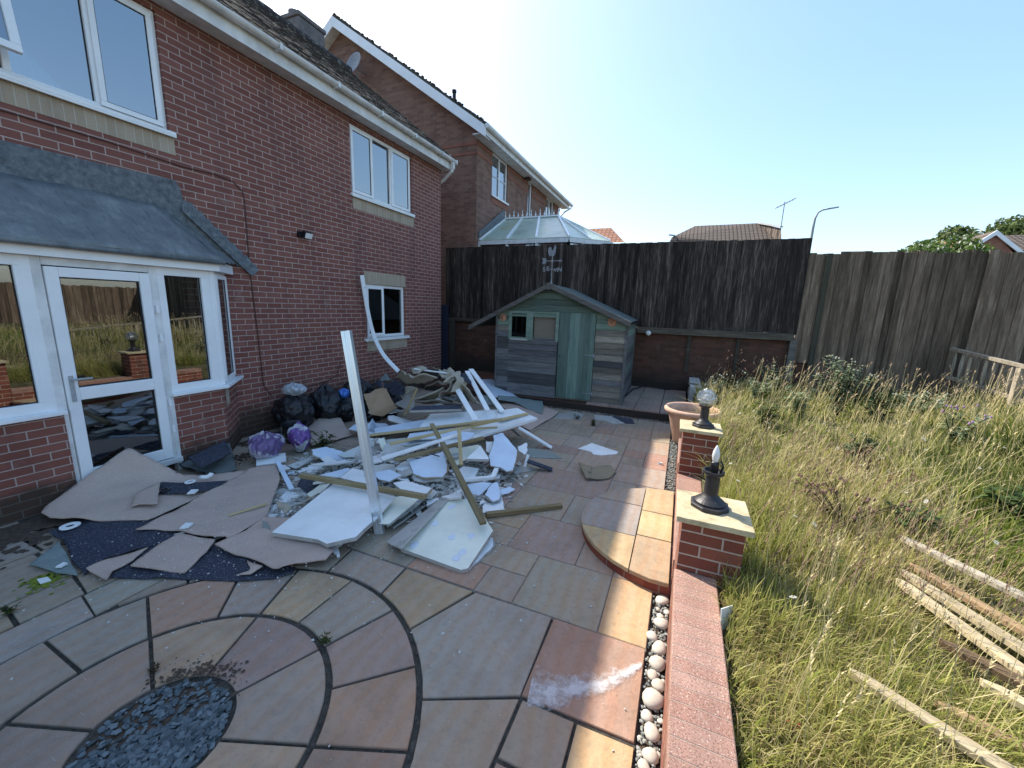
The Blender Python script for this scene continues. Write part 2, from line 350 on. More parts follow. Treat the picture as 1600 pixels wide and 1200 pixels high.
# paving slab, tinted per slab by 'Col' (rgb), with banding per slab
t = NT('sandstone', .92, .15); a = t.n('VertexColor', _layer_name='Col'); v = t.obj()
off = t.n('VectorMath', _operation='ADD', i0=v, i1=t.n('VectorMath', _operation='SCALE', i0=a.outputs[0], Scale=91.).outputs[0]).outputs[0]
wv = t.n('TexWave', Vector=off, Scale=3., Distortion=5., Detail=3., Detail_Scale=.8)
n1 = t.noise(off, 2.2, 5, .6); n2 = t.noise(off, 26, 6, .7); n3 = t.noise(off, 150, 3, .7)
c = t.mix(.55, a.outputs[0], t.mix(1., a.outputs[0], t.ramp(n1, [(.28, (.66, .64, .62)), (.5, (1, 1, 1)), (.74, (1.1, .93, .78))]), 'MULTIPLY'))
c = t.mix(t.ramp(wv.outputs['Fac'], [(.3, (0,)*3), (.9, (.35,)*3)]), c, t.mix(1., c, (1.0, .78, .60), 'MULTIPLY'))
n4 = t.noise(v, .9, 4, .6); c = t.mix(t.ramp(n2, [(.48, (0,)*3), (.75, (.36,)*3)]), c, (.14, .13, .115)); c = t.mix(t.ramp(n4, [(.5, (0,)*3), (.72, (.5,)*3)]), c, (.15, .135, .11))
c = t.mix(t.ramp(n3, [(.66, (0,)*3), (.70, (.6,)*3)]), c, (.55, .53, .49)); sc2 = t.noise(t.obj((1.2, 26, 1)), 5, 3, .5); c = t.mix(t.ramp(sc2, [(.735, (0,)*3), (.75, (.5,)*3)]), c, (.6, .58, .54))
t.col(c); t.bump(t.math('ADD', t.math('MULTIPLY', n1, 1.4), t.math('MULTIPLY', n2, .5)), .8, .014)
t.l(t.ramp(n2, [(.3, (.82,)*3), (.7, (.97,)*3)]), t.b.inputs['Roughness']); M['sandstone'] = t.m
plain('joint_dirt', (.055, .050, .042), .95, .6, 40, bump=1); plain('joint_mortar', (.15, .13, .11), .95, .35, 40, bump=.5)
plain('paint_stain', (.50, .47, .45), .7, .15, 30)
def stones(name, a, b):
    t = NT(name, .75, .3); q = t.n('VertexColor', _layer_name='Col'); f = t.n('SeparateColor', Color=q.outputs[0]).outputs[0]
    c = t.ramp(f, [(0, a), (1, b)]); n = t.noise(t.obj(), 45, 4)
    t.col(t.mix(t.math('MULTIPLY', n, .5), c, g3(a, .7))); t.bump(n, .3, .004); M[name] = t.m
stones('slate_chips', (.055, .075, .085), (.19, .23, .25)); stones('grey_gravel', (.16, .18, .17), (.42, .42, .38)); stones('cobble', (.48, .43, .36), (.62, .58, .50)); stones('rubble', (.30, .27, .23), (.80, .79, .75)); stones('plaster_crumbs', (.5, .5, .48), (.7, .7, .68))
t = NT('cap_stone', .85, .25); v = t.obj(); n = t.noise(v, 9, 6, .7); t.col(t.ramp(n, [(.3, (.30, .245, .15)), (.5, (.47, .40, .25)), (.7, (.55, .47, .32))])); t.bump(n, .5, .01); M['cap_stone'] = t.m
plain('ground_earth', (.085, .075, .05), .95, .5, 6, bump=1); plain('lawn_earth', (.07, .065, .03), .95, .5, 10, bump=1)
# leaves and grass: colour per vertex, light shows through
def leaf(name, tr=.45, rough=.6):
    t = NT(name, rough, .25); a = t.n('VertexColor', _layer_name='Col'); t.col(a.outputs[0])
    tl = t.n('BsdfTranslucent', Color=a.outputs[0]); mx = t.n('MixShader', Fac=tr, i1=t.b.outputs[0], i2=tl.outputs[0]); t.l(mx.outputs[0], t.t.nodes['Material Output'].inputs[0]); M[name] = t.m
leaf('grass_blade', .42); leaf('leaves', .5); leaf('dry_stem', .2, .8)
plain('bark', (.10, .08, .06), .9, .3, 20, bump=.6)

# ---------------------------------------------------------------- ground, patio, lawn
WX = -5.52; BX = -5.06
m = MB(); m.add([(-900, -900, -.07), (900, -900, -.07), (900, 9.97, -.07), (-900, 9.97, -.07), (900, 9.97, 1.1), (-900, 9.97, 1.1), (900, 900, 1.1), (-900, 900, 1.1)], [(0, 1, 2, 3), (3, 2, 4, 5), (5, 4, 6, 7)])
struct(m.build('ground', 'ground_earth', uv=False, flip=False, org=(0, 0, 0)))
m = MB(); m.box(-6.6, .0, 2.125, 9.8, -.06, -.004); struct(m.build('patio_mortar', 'joint_mortar', uv=False, org=(0, 0, 0)))
m = MB(); m.box(-6.6, .0, -3, 2.12, -.06, -.014); struct(m.build('patio_joints', 'joint_dirt', uv=False, org=(0, 0, 0)))
CX, CY = -1.977, .713
TONES = dict(g=(.32, .285, .245), b=(.315, .29, .265), r=(.36, .25, .205), t=(.39, .305, .23), y=(.47, .37, .24), p=(.32, .255, .23), n=(.345, .295, .25), o=(.39, .275, .215))
pm = MB(); rs = random.Random(3)
def slab(poly, tone=None, gap=.006, z=0.):
    c = TONES[tone or rs.choice('ggbnnngp')]; c = (c[0]*1.1, c[1]*1.03, c[2]*.95); k = rs.uniform(.92, 1.08); c = tuple(q*k*rs.uniform(.97, 1.03) for q in c)
    n = len(poly); P = []
    ar = sum(poly[i][0]*poly[(i+1) % n][1]-poly[(i+1) % n][0]*poly[i][1] for i in range(n))
    if ar < 0: poly = poly[::-1]
    for i in range(n):        # inset by the joint
        a, b, d = Vector(poly[i-1]), Vector(poly[i]), Vector(poly[(i+1) % n])
        e1 = (b-a).normalized(); e2 = (d-b).normalized(); n1 = Vector((-e1.y, e1.x)); n2 = Vector((-e2.y, e2.x))
        bis = (n1+n2); bis = bis/max(.3, bis.length_squared/2)
        q = b+bis*gap+Vector((rs.uniform(-.0015, .0015), rs.uniform(-.0015, .0015))); P.append(q)
    dz = rs.uniform(-.002, .002); cen = sum(P, Vector((0, 0)))/n
    top = [(q.x+(cen-q).normalized().x*.004, q.y+(cen-q).normalized().y*.004, z+dz) for q in P]; lo = [(q.x, q.y, z+dz-.004) for q in P]; bt = [(q.x, q.y, z-.03) for q in P]
    o = len(pm.v); pm.v += top+lo+bt
    F = [tuple(range(n))]
    for k2 in (0, 1):
        for i in range(n): F.append((k2*n+i, k2*n+n+i, k2*n+n+(i+1) % n, k2*n+(i+1) % n))
    for f in F: pm.f.append([o+i for i in f]); pm.m.append(0); pm.c.append(c)
def arc(r, a0, a1, st=rad(5)):
    n = max(2, int(abs(a1-a0)/st)+1); return [(CX+r*math.cos(a0+(a1-a0)*i/(n-1)), CY+r*math.sin(a0+(a1-a0)*i/(n-1))) for i in range(n)]
def ringslab(r0, r1, a0, a1, tone, g=.009): slab(arc(r0, a0, a1)+arc(r1, a1, a0), tone, g)
def ang(x, y): return math.atan2(y-CY, x-CX)
j1 = [ang(-1.32, .97), ang(-1.69, 1.36), ang(-2.24, 1.37), ang(-2.63, 1.0), ang(-2.63, .47)+2*math.pi, rad(250), rad(292), rad(332)]
for i, tn in enumerate('nnppnrrtg'[:8]):
    a0 = j1[i]; a1 = j1[i+1] if i < 7 else j1[0]+2*math.pi; ringslab(.292, .70, a0, a1, 'nptpporg'[i] if i != 7 else 't')
ringq = [ang(-1.13, .80), ang(-1.15, 1.48), ang(-1.45+.01, 1.22+.3), ang(-1.61, 1.80), ang(-1.96, 1.83), ang(-2.39, 1.71), ang(-2.7, 1.45), ang(-3.05, 1.18), ang(-3.11, .75)]
j2 = [rad(2), rad(43), rad(66), rad(91), rad(113.5), rad(135.5), rad(156), rad(178), rad(204), rad(230), rad(256), rad(282), rad(308), rad(335), rad(362)]
t2 = 'opgtgpggtrngro'
j2[0] = ang(-.91, 1.13)-rad(21); j2[1] = ang(-1.15, 1.48); j2[14] = j2[0]+2*math.pi
j2.insert(1, ang(-.91, 1.13)); t2 = 'r'+t2
j2[2] = ang(-1.15, 1.48); j2[3] = ang(-1.53, 1.73)
j2 = [rad(2), ang(-.91, 1.13), ang(-1.15, 1.48), ang(-1.53, 1.73), ang(-1.96, 1.86), ang(-2.39, 1.76), ang(-2.7, 1.55), ang(-3.05, 1.18), ang(-3.12, .74), rad(204), rad(230), rad(256), rad(282), rad(308), rad(335), rad(362)]
for i in range(15): ringslab(.716, 1.145, j2[i], j2[i+1], 'ropgtgrggntrgnr'[i])
R3 = 1.162
def apiece(a0, a1, pts, tone): slab(arc(R3, a0, a1)+pts, tone, .007)
# squaring pieces round the circle, right and upper sides
aA, aB, aC = ang(-1.69, 1.83), ang(-1.33, 1.67), ang(-1.0, 1.35)
apiece(aC, aB, [(-1.12, 2.13), (-.57, 2.14), (-.555, 1.57)], 'b')
apiece(aB, aA, [(-1.70, 2.13), (-1.13, 2.13)], 't')
apiece(aA, ang(-2.19, 1.86), [(-2.23, 2.13), (-1.71, 2.13)], 'g')
apiece(ang(-.83, .99), aC, [(-.555, 1.565), (-.555, .99)], 'n')
slab([(-.565, 1.575), (-.555+.555, 1.58), (0, 2.15), (-.565, 2.14)], 'r')
slab([(-.55, 1.27), (-.275, 1.27), (-.275, 1.565), (-.55, 1.565)], 'n'); slab([(-.27, .99), (0, .99), (0, 1.57), (-.27, 1.565)], 'y')
slab([(-.55, .99), (-.275, .99), (-.275, 1.26), (-.55, 1.26)], 'p')
apiece(ang(-.86, .40), ang(-.83, .99), [(-.555, .98), (-.555, .40)], 'r'); slab([(-.55, .4), (0, .4), (0, .98), (-.55, .98)], 'g')
apiece(ang(-2.19, 1.86), ang(-2.62, 1.69), [(-2.64, 2.13), (-2.24, 2.13)], 'n'); apiece(ang(-2.62, 1.69), ang(-2.95, 1.36), [(-3.12, 1.50), (-3.12, 2.13), (-2.65, 2.13)], 'g')
apiece(ang(-2.95, 1.36), ang(-3.09, 1.05), [(-3.12, 1.05), (-3.12, 1.49)], 'g')
slab([(-3.12, .95), (-3.40, 1.0), (-3.40, 1.6), (-3.12, 1.5)], 'b'); slab([(-3.12, .2), (-3.41, .2), (-3.41, 1.0), (-3.12, .95)], 'b')
slab([(-3.42, .73), (-3.70, .76), (-3.70, 1.06), (-3.42, 1.02)], 'g'); slab([(-3.42, .2), (-3.70, .2), (-3.70, .75), (-3.42, .72)], 'g')
slab([(-3.71, .3), (-4.29, .3), (-4.29, 1.06), (-3.71, 1.07)], 'g'); slab([(-4.3, .3), (-4.6, .3), (-4.6, 1.1), (-4.3, 1.1)], 'b'); slab([(-4.61, .3), (-5.05, .3), (-5.05, 1.2), (-4.61, 1.2)], 'n')
slab([(-3.41, 1.02), (-3.70, 1.07), (-3.70, 1.5), (-3.41, 1.5)], 'g'); slab([(-3.71, 1.08), (-4.29, 1.08), (-4.29, 1.5), (-3.71, 1.5)], 'g'); slab([(-4.3, 1.11), (-4.6, 1.11), (-4.6, 1.6), (-4.3, 1.6)], 'n')
# patchwork on a 0.285 m module
U0, V0, MU = 0., 2.14, .2855
W_, H_ = 20, 19; occ = [[0]*H_ for _ in range(W_)]
spec = [(1, 0, 2, 2, 'g'), (0, 0, 1, 2, 'y'), (3, 0, 1, 1, 'n'), (4, 0, 2, 1, 'r'), (3, 1, 2, 1, 'n'), (4, 2, 1, 1, 'g'), (2, 2, 2, 2, 'p'), (4, 3, 2, 1, 't'), (1, 2, 1, 2, 'n'), (0, 2, 1, 3, 'n'), (3, 4, 2, 2, 'n'), (2, 4, 1, 2, 'g'), (1, 4, 1, 2, 'n'), (5, 4, 2, 2, 'p'),
        (2, 6, 3, 2, 'p'), (0, 8, 2, 2, 'n'), (0, 10, 1, 2, 'r'), (1, 10, 1, 1, 'n'), (1, 11, 1, 1, 'r'), (2, 9, 2, 2, 'n'), (2, 11, 1, 1, 'g'), (0, 12, 2, 2, 'n'), (2, 12, 1, 1, 'g'), (2, 13, 2, 1, 'n'), (3, 11, 2, 2, 'g'), (0, 14, 1, 2, 'g'), (1, 14, 2, 2, 'n'), (3, 14, 1, 1, 'r'), (3, 15, 1, 1, 'p'), (4, 13, 2, 2, 'g'), (6, 0, 2, 2, 'g'), (8, 0, 1, 2, 'p'), (1, 16, 1, 2, 'g'), (0, 16, 1, 2, 'n'), (2, 16, 2, 2, 'g')]
def put(i, j, a, b, tn):
    for x in range(i, i+a):
        for y in range(j, j+b): occ[x][y] = 1
    x1, x0, y0, y1 = U0-MU*i, U0-MU*(i+a), V0+MU*j, V0+MU*(j+b)
    slab([(x0, y0), (x1, y0), (x1, y1), (x0, y1)], tn, .0035)
for q in spec: put(*q)
for j in range(H_):
    for i in range(W_):
        if occ[i][j]: continue
        for a, b in rs.sample([(2, 2), (3, 2), (2, 1), (1, 2), (2, 3)], 5)+[(1, 1)]:
            if i+a <= W_ and j+b <= H_ and not any(occ[x][y] for x in range(i, i+a) for y in range(j, j+b)): put(i, j, a, b, None); break
for i in range(6):
    slab([(-.0, .4-.6*i-.6), (-1.2, .4-.6*i-.6), (-1.2, .4-.6*i-.02), (-.0, .4-.6*i-.02)])
struct(pm.build('patio_paving', 'sandstone', uv=False, org=(0, 0, 0)))
# raised terrace by the shed: brick edge and slabs
m = MB(); m.box(-5.4, .22, 7.42, 9.82, -.05, .125); struct(m.build('shed_terrace', 'retaining_brick', org=(0, 0, 0)))
pm = MB()
for i in range(4):
    for j in range(4): slab([(.22-.45*i-.45, 7.43+.6*j), (.22-.45*i, 7.43+.6*j), (.22-.45*i, 8.03+.6*j), (.22-.45*i-.45, 8.03+.6*j)], 'pggpng'[(i*3+j) % 6], .006, .155)
struct(pm.build('terrace_paving', 'sandstone', uv=False, org=(0, 0, 0)))
# spilt paint on the reddish slab and small splashes
def blob(m, x, y, r, z, seed, n=26, st=1.):
    q = random.Random(seed); o = [(x, y, z)]
    for k in range(n): a = 2*math.pi*k/n; rr = r*q.uniform(.45, 1.15); o.append((x+rr*math.cos(a)*st, y+rr*math.sin(a), z))
    m.add(o, [(0, 1+k, 1+(k+1) % n) for k in range(n)])
m = MB(); q = random.Random(5); n_ = 30; V = []; UVs = []
for i in range(n_+1):       # a thin dried smear: width tapers along its stroke
    t_ = i/n_; x = -.53+.515*t_; y = 1.625+.10*t_+.30*t_*t_; wd = .12*(1-t_)**.7+.03
    for s_ in (-1, -.5, 0, .5, 1): V.append((x-.35*wd*s_*.5, y+wd*s_, .0042))
m.add(V, [(i*5+k, (i+1)*5+k, (i+1)*5+k+1, i*5+k+1) for i in range(n_) for k in range(4)])
o_ = struct(m.build('paint_stain', 'paint_smear', uv=False, flip=False, org=(0, 0, 0)), 'stuff'); L_ = o_.data.uv_layers.new(name='UVMap')
for p_ in o_.data.polygons:
    for li in p_.loop_indices: vi = o_.data.loops[li].vertex_index; L_.data[li].uv = (vi//5/n_, (vi % 5)/4)
m = MB()
for k in range(160): blob(m, -.86+q.gauss(0, .06), 3.02+q.gauss(0, .045), q.uniform(.001, .003), .0035, k+90, 7)
for k in range(200): t_ = q.random(); blob(m, -.5+.48*t_, 1.60+.10*t_+.30*t_*t_+q.gauss(0, .07), q.uniform(.0006, .0022), .0042, k, 6)
struct(m.build('paint_specks', 'paint_stain', uv=False, flip=False, org=(0, 0, 0)), 'stuff')
# slate-chip bed at the centre of the paved circle
def pebble(m, x, y, z, sx, sy, sz, rot, tilt, c, seg=6):
    vs = []; R3_ = Matrix.Rotation(rot, 3, 'Z') @ Matrix.Rotation(tilt, 3, 'X')
    for zz, k in ((-1, .55), (-.3, 1.), (.4, .9), (1, .5)):
        for s_ in range(seg):
            a = 2*math.pi*s_/seg+.3*zz; p = R3_ @ Vector((sx*k*math.cos(a), sy*k*math.sin(a), sz*zz)); vs.append((x+p.x, y+p.y, z+p.z))
    fs = [(i*seg+s_, i*seg+(s_+1) % seg, (i+1)*seg+(s_+1) % seg, (i+1)*seg+s_) for i in range(3) for s_ in range(seg)]+[tuple(range(seg))[::-1], tuple(3*seg+k for k in range(seg))]
    m.add(vs, fs, 0, c)
m = MB(); m.lathe([(.27, -.02), (.27, -.012)], (CX, CY, 0), 40); o_ = struct(m.build('soil_bed', 'soil', uv=False))
m = MB(); q = random.Random(11)
while len(m.f) < 1500*20:
    a, r = q.random()*6.283, .272*math.sqrt(q.random()); x, y = CX+r*math.cos(a), CY+r*math.sin(a)
    if (x-CX)*.75-(y-CY)*.45 < -.03 and q.random() < .8: continue
    s_ = q.uniform(.005, .016); pebble(m, x, y, -.012+q.random()*.014, s_*q.uniform(1, 1.7), s_, s_*.25, q.random()*6.28, q.uniform(-.6, .6), q.random(), 5)
struct(m.build('slate_chips', 'slate_chips', uv=False, org=(0, 0, 0)), 'stuff')

# lawn terrain, raised behind the low wall
def lawn_z(x, y): return .30+.035*math.sin(x*1.3+.5)+.03*math.sin(y*.9+x*.4)+.02*math.sin(x*3.1-y*2.3)+(.05*max(0, x-1.) if x > 1 else 0)
nx, ny = 60, 70; V = []; 
for i in range(nx+1):
    for j in range(ny+1):
        x, y = .335+10.6*i/nx, -3+12.8*j/ny; V.append((x, y, lawn_z(x, y)))
F = [(i*(ny+1)+j, (i+1)*(ny+1)+j, (i+1)*(ny+1)+j+1, i*(ny+1)+j+1) for i in range(nx) for j in range(ny)]
o = len(V); V += [(.335, -3+12.8*j/ny, -.05) for j in range(ny+1)]; F += [(j, j+1, o+j+1, o+j) for j in range(ny)]
m = MB(); m.add(V, F); struct(m.build('lawn', 'lawn_earth', smooth=True, uv=False, flip=False, org=(0, 0, 0)))

# ---------------------------------------------------------------- windows
def window(par, fr, u0, u1, z0, z1, cols, opens=(), gl='glass', sill=True, fw=.055, rec=.05, transom=None, sillext=.06, mullion=.05):
    """cols: u positions of mullions; opens: indices of casements with a proud sash frame"""
    m = MB(); a, b = -rec-.05, -rec+.015
    m.fb(fr, (u0, u1), (z0, z0+fw), (a, b)); m.fb(fr, (u0, u1), (z1-fw, z1), (a, b)); m.fb(fr, (u0, u0+fw), (z0+fw, z1-fw), (a, b)); m.fb(fr, (u1-fw, u1), (z0+fw, z1-fw), (a, b))
    ed = [u0]+list(cols)+[u1]
    for c_ in cols: m.fb(fr, (c_-mullion/2, c_+mullion/2), (z0+fw, z1-fw), (a, b))
    f = m.build('window_frame', 'white_plastic', par, bevel=.004)
    for i in range(len(ed)-1):
        l = ed[i]+(fw if i == 0 else mullion/2); r = ed[i+1]-(fw if i == len(ed)-2 else mullion/2); n0 = -rec-.02
        if i in opens:
            s = MB(); k = .05; l2, r2, q0, q1 = l-.018, r+.018, z0+fw-.018, z1-fw+.018; A, B_ = b+.001, b+.022
            s.fb(fr, (l2, r2), (q0, q0+k), (A-.03, B_)); s.fb(fr, (l2, r2), (q1-k, q1), (A-.03, B_)); s.fb(fr, (l2, l2+k), (q0+k, q1-k), (A-.03, B_)); s.fb(fr, (r2-k, r2), (q0+k, q1-k), (A-.03, B_))
            s.build('casement', 'white_plastic', f, bevel=.004); n0 = b+.004; l, r = l2+k, r2-k; zz = (q0+k, q1-k)
        else: zz = (z0+fw, z1-fw)
        for za, zb in ([zz] if transom is None else [(zz[0], transom-.012), (transom+.012, zz[1])]):
            p = MB(); p.fb(fr, (l, r), (za, zb), (n0-.004, n0)); p.build('pane', gl, f)
            g = MB()
            for (ua, ub, va, vb) in ((l, r, za, za+.008), (l, r, zb-.008, zb), (l, l+.008, za+.008, zb-.008), (r-.008, r, za+.008, zb-.008)): g.fb(fr, (ua, ub), (va, vb), (n0+.0005, n0+.005))
            g.build('gasket', 'dark_rubber', f)
        if transom is not None:
            s = MB(); s.fb(fr, (l, r), (transom-.012, transom+.012), (n0-.01, n0+.01)); s.build('glazing_bar', 'white_plastic', f)
    if sill:
        s = MB(); O, U, Nn = fr; s.fb(fr, (u0-sillext, u1+sillext), (z0-.035, z0), (-rec-.04, .055)); s.fb(fr, (u0-sillext, u1+sillext), (z0-.055, z0-.035), (.035, .055)); s.build('window_sill', 'white_plastic', f, bevel=.004)
    return f
def wall(m, fr, U0_, U1_, Z0, Z1, holes, depth=.1, mi=0):
    us = sorted({U0_, U1_, *[q for h in holes for q in h[:2]]}); zs = sorted({Z0, Z1, *[q for h in holes for q in h[2:]]}); O, U, Nn = fr; Z = Vector((0, 0, 1))
    P = lambda u, z, n: O+U*u+Z*z+Nn*n
    for a, b in zip(us, us[1:]):
        for c_, d in zip(zs, zs[1:]):
            if any(h[0] <= a and b <= h[1] and h[2] <= c_ and d <= h[3] for h in holes): continue
            m.add([P(a, c_, 0), P(b, c_, 0), P(b, d, 0), P(a, d, 0)], [(0, 1, 2, 3)], mi)
    for a, b, c_, d in holes:
        m.add([P(a, c_, 0), P(b, c_, 0), P(b, d, 0), P(a, d, 0), P(a, c_, -depth), P(b, c_, -depth), P(b, d, -depth), P(a, d, -depth)], [(0, 4, 5, 1), (1, 5, 6, 2), (2, 6, 7, 3), (3, 7, 4, 0)], mi)

# ---------------------------------------------------------------- the brick house
H = T('brick_house', 'dark red brick house on the left with lead roofed bay and white plastic windows', 'house', (-5.52, 3, 0))
FW = (Vector((WX, 0, 0)), Vector((0, 1, 0)), Vector((1, 0, 0)))
BAY0, BAY1 = -.9, 3.0
W1 = (.86, 2.955, 3.73, 4.90); W2 = (5.65, 7.32, 3.78, 4.90); W3 = (5.89, 7.03, 1.25, 2.27)
m = MB(); wall(m, FW, -3.2, 8.42, -.05, 5.03, [W1, W2, W3, (-.8, 2.95, .2, 2.4)])
m.add([(WX, 8.42, -.05), (-11.1, 8.42, -.05), (-11.1, 8.42, 5.03), (WX, 8.42, 5.03), (-8.31, 8.42, 7.2)], [(0, 1, 2, 4, 3)])
m.add([(WX, -3.2, -.05), (-11.1, -3.2, -.05), (-11.1, -3.2, 5.03), (WX, -3.2, 5.03), (-8.31, -3.2, 7.2)], [(0, 1, 2, 4, 3)])
m.add([(-11.1, 8.42, -.05), (-11.1, -3.2, -.05), (-11.1, -3.2, 5.03), (-11.1, 8.42, 5.03)], [(0, 1, 2, 3)])
m.build('wall', 'red_brick', H, flip=False)
m = MB(); m.box(-11, -5.63, -3.1, 8.3, 2.55, 2.7); m.box(-11, -5.63, -3.1, 8.3, .0, .1); m.box(-11, -5.63, -3.1, 8.3, 4.97, 5.0); m.box(-7.6, -7.5, -3.1, 8.3, .1, 4.97); m.box(-7.5, -5.62, 4.4, 4.5, .1, 4.97); m.build('interior', 'dark_interior', H)
m = MB(); m.box(-6.0, -5.98, 6.62, 7.03, 1.2, 2.3); m.build('blind', 'curtain_grey', H); m = MB(); m.box(-5.85, -5.7, 2.62, 2.68, 3.75, 4.9); m.build('curtain', 'curtain_grey', H)
# cream stone bands
for u0, u1, z0, z1 in ((-.5, 2.99, 3.50, 3.692), (5.66, 7.38, 3.54, 3.742), (5.87, 7.06, 2.272, 2.50), (5.88, 7.07, 1.0, 1.212)): m = MB(); m.fb(FW, (u0, u1), (z0, z1), (-.05, .004)); m.build('stone_band', 'cream_stone', H)
window(H, FW, *W1, cols=(1.80, 2.39), opens=(2,), gl='upper_glass', sillext=.04)
window(H, FW, *W2, cols=(6.21, 6.71), opens=(0, 2), gl='upper_glass', sillext=.04)
window(H, FW, *W3, cols=(6.40,), opens=(0,), gl='dark_glass', sillext=.08)
# top-hung sash standing open at the left of the big window
m = MB(); fa = (Vector((WX+.02, 0, 4.85)), Vector((0, 1, 0)), Vector((1, 0, .0)))
def tilt(mb, ang_, piv):
    r3 = Matrix.Translation(piv) @ Matrix.Rotation(ang_, 4, 'Y') @ Matrix.Translation(-Vector(piv)); mb.v = [tuple(r3 @ Vector(p)) for p in mb.v]
pv = (WX, 0, 4.85)
for u, z in (((.9, 1.84), (3.87, 3.93)), ((.9, 1.84), (4.79, 4.85)), ((.9, .96), (3.93, 4.79)), ((1.78, 1.84), (3.93, 4.79))): m.fb(FW, u, z, (-.01, .035))
tilt(m, -rad(9), pv); s_ = m.build('open_sash', 'white_plastic', H, bevel=.004)
m = MB(); m.fb(FW, (.96, 1.78), (3.93, 4.79), (.008, .014)); tilt(m, -rad(9), pv); m.build('pane', 'upper_glass', s_)
# eaves: soffit, fascia, gutter
m = MB(); m.box(-5.52, -5.27, -3.4, 8.46, 4.985, 5.0); m.build('soffit', 'dirty_white_plastic', H)
m = MB(); m.box(-5.285, -5.265, -3.4, 8.47, 4.965, 5.17); m.box(-5.52, -5.285, 8.45, 8.47, 4.965, 5.3); m.build('fascia', 'dirty_white_plastic', H)
m = MB(); seg = 9; P = []
for y in (-3.4, 8.52):
    for rr in (.060, .052):
        for k in range(seg+1): a = math.pi+math.pi*k/seg; P.append((-5.20+rr*math.cos(a), y, 5.165+rr*math.sin(a)))
n = seg+1; F = []
for k in range(seg): F += [(k, k+1, 2*n+k+1, 2*n+k), (n+k, 3*n+k, 3*n+k+1, n+k+1)]
F += [(0, 2*n, 3*n, n), (seg, n+seg, 3*n+seg, 2*n+seg)]; F += [tuple(range(n))+tuple(range(2*n-1, n-1, -1)), tuple(range(2*n, 3*n))+tuple(range(4*n-1, 3*n-1, -1))]
m.add(P, F)
for y in [-2.5+.95*k for k in range(12)]: m.box(-5.262, -5.137, y-.02, y+.02, 5.096, 5.112); m.box(-5.141, -5.133, y-.02, y+.02, 5.1, 5.172)
m.box(-5.27, -5.133, 8.5, 8.53, 5.09, 5.18); m.build('gutter', 'dirty_white_plastic', H)
m = MB(); m.box(-5.235, -5.165, 8.38, 8.46, 4.98, 5.11); m.tube([(-5.20, 8.42, 4.99), (-5.22, 8.42, 4.93), (-5.5, 8.47, 4.76), (-5.72, 8.50, 4.66), (-5.74, 8.50, .1)], .034, 10); m.build('downpipe', 'dirty_white_plastic', H, smooth=False)
# roof tiles as laid courses
def roof(par, name, mat_, x_e, z_e, x_r, z_r, y0, y1, tw=.17, ex=.11, th=.02, jit=.006, seed=1, under=True):
    q = random.Random(seed); m = MB(); L = math.hypot(x_r-x_e, z_r-z_e); d = Vector(((x_r-x_e)/L, 0, (z_r-z_e)/L)); nn = Vector((-d.z, 0, d.x)); nn = nn if nn.z > 0 else -nn; n = int(L/ex)
    if under: m.prism([Vector((x_e, y0, z_e)), Vector((x_e, y1, z_e)), Vector((x_r, y1, z_r)), Vector((x_r, y0, z_r))], -nn*.04, 0, .5)
    for i in range(n+1):
        yo = y0-(tw/2 if i % 2 else 0)
        while yo < y1:
            a, b = max(yo+.002, y0), min(yo+tw-.002, y1); yo += tw
            if b-a < .02: continue
            j = q.uniform(-jit, jit); p0 = Vector((x_e, 0, z_e))+d*(i*ex-.02+j); p1 = p0+d*min(ex*1.7, L-i*ex+.02); h = th*q.uniform(.8, 1.35)
            P = [p0+nn*.004, p0+nn*(.004+h), p1+nn*.012, p1+nn*.003]
            m.add([(p.x, yy, p.z) for yy in (a, b) for p in P], [(0, 1, 2, 3), (7, 6, 5, 4), (0, 4, 5, 1), (1, 5, 6, 2), (2, 6, 7, 3)], 0, q.random())
    return m.build(name, mat_, par, uv=False)
ro = roof(H, 'roof', 'dark_tiles', -5.20, 5.185, -8.31, 7.56, -3.4, 8.56)
m = MB(); m.add([(-8.31, -3.4, 7.56), (-8.31, 8.56, 7.56), (-11.4, 8.56, 5.18), (-11.4, -3.4, 5.18), (-8.31, -3.4, 7.5), (-8.31, 8.56, 7.5), (-11.4, 8.56, 5.12), (-11.4, -3.4, 5.12)], [(0, 1, 2, 3), (7, 6, 5, 4), (0, 3, 7, 4), (1, 5, 6, 2)]); m.build('rear_slope', 'dark_tiles', ro, uv=False)
m = MB()
for k in range(27): y = -3.4+.45*k; m.tube([(-8.31, y, 7.545), (-8.31, min(y+.46, 8.57), 7.55)], [.11, .12], 10)
m.build('ridge_tile', 'dark_tiles', ro, uv=False)
m = MB(); m.box(-9.25, -8.45, 7.30, 8.0, 6.6, 8.06, 0); m.box(-9.28, -8.42, 7.27, 8.03, 8.06, 8.15, 0); ch = m.build('chimney', 'chimney_render', ro, bevel=.02)
m = MB(); m.lathe([(.10, 0), (.13, .02), (.12, .08), (.13, .12), (.13, .15), (.05, .17)], (-8.8, 7.5, 8.15), 12); m.build('chimney_pot', 'chimney_render', ch, smooth=True)

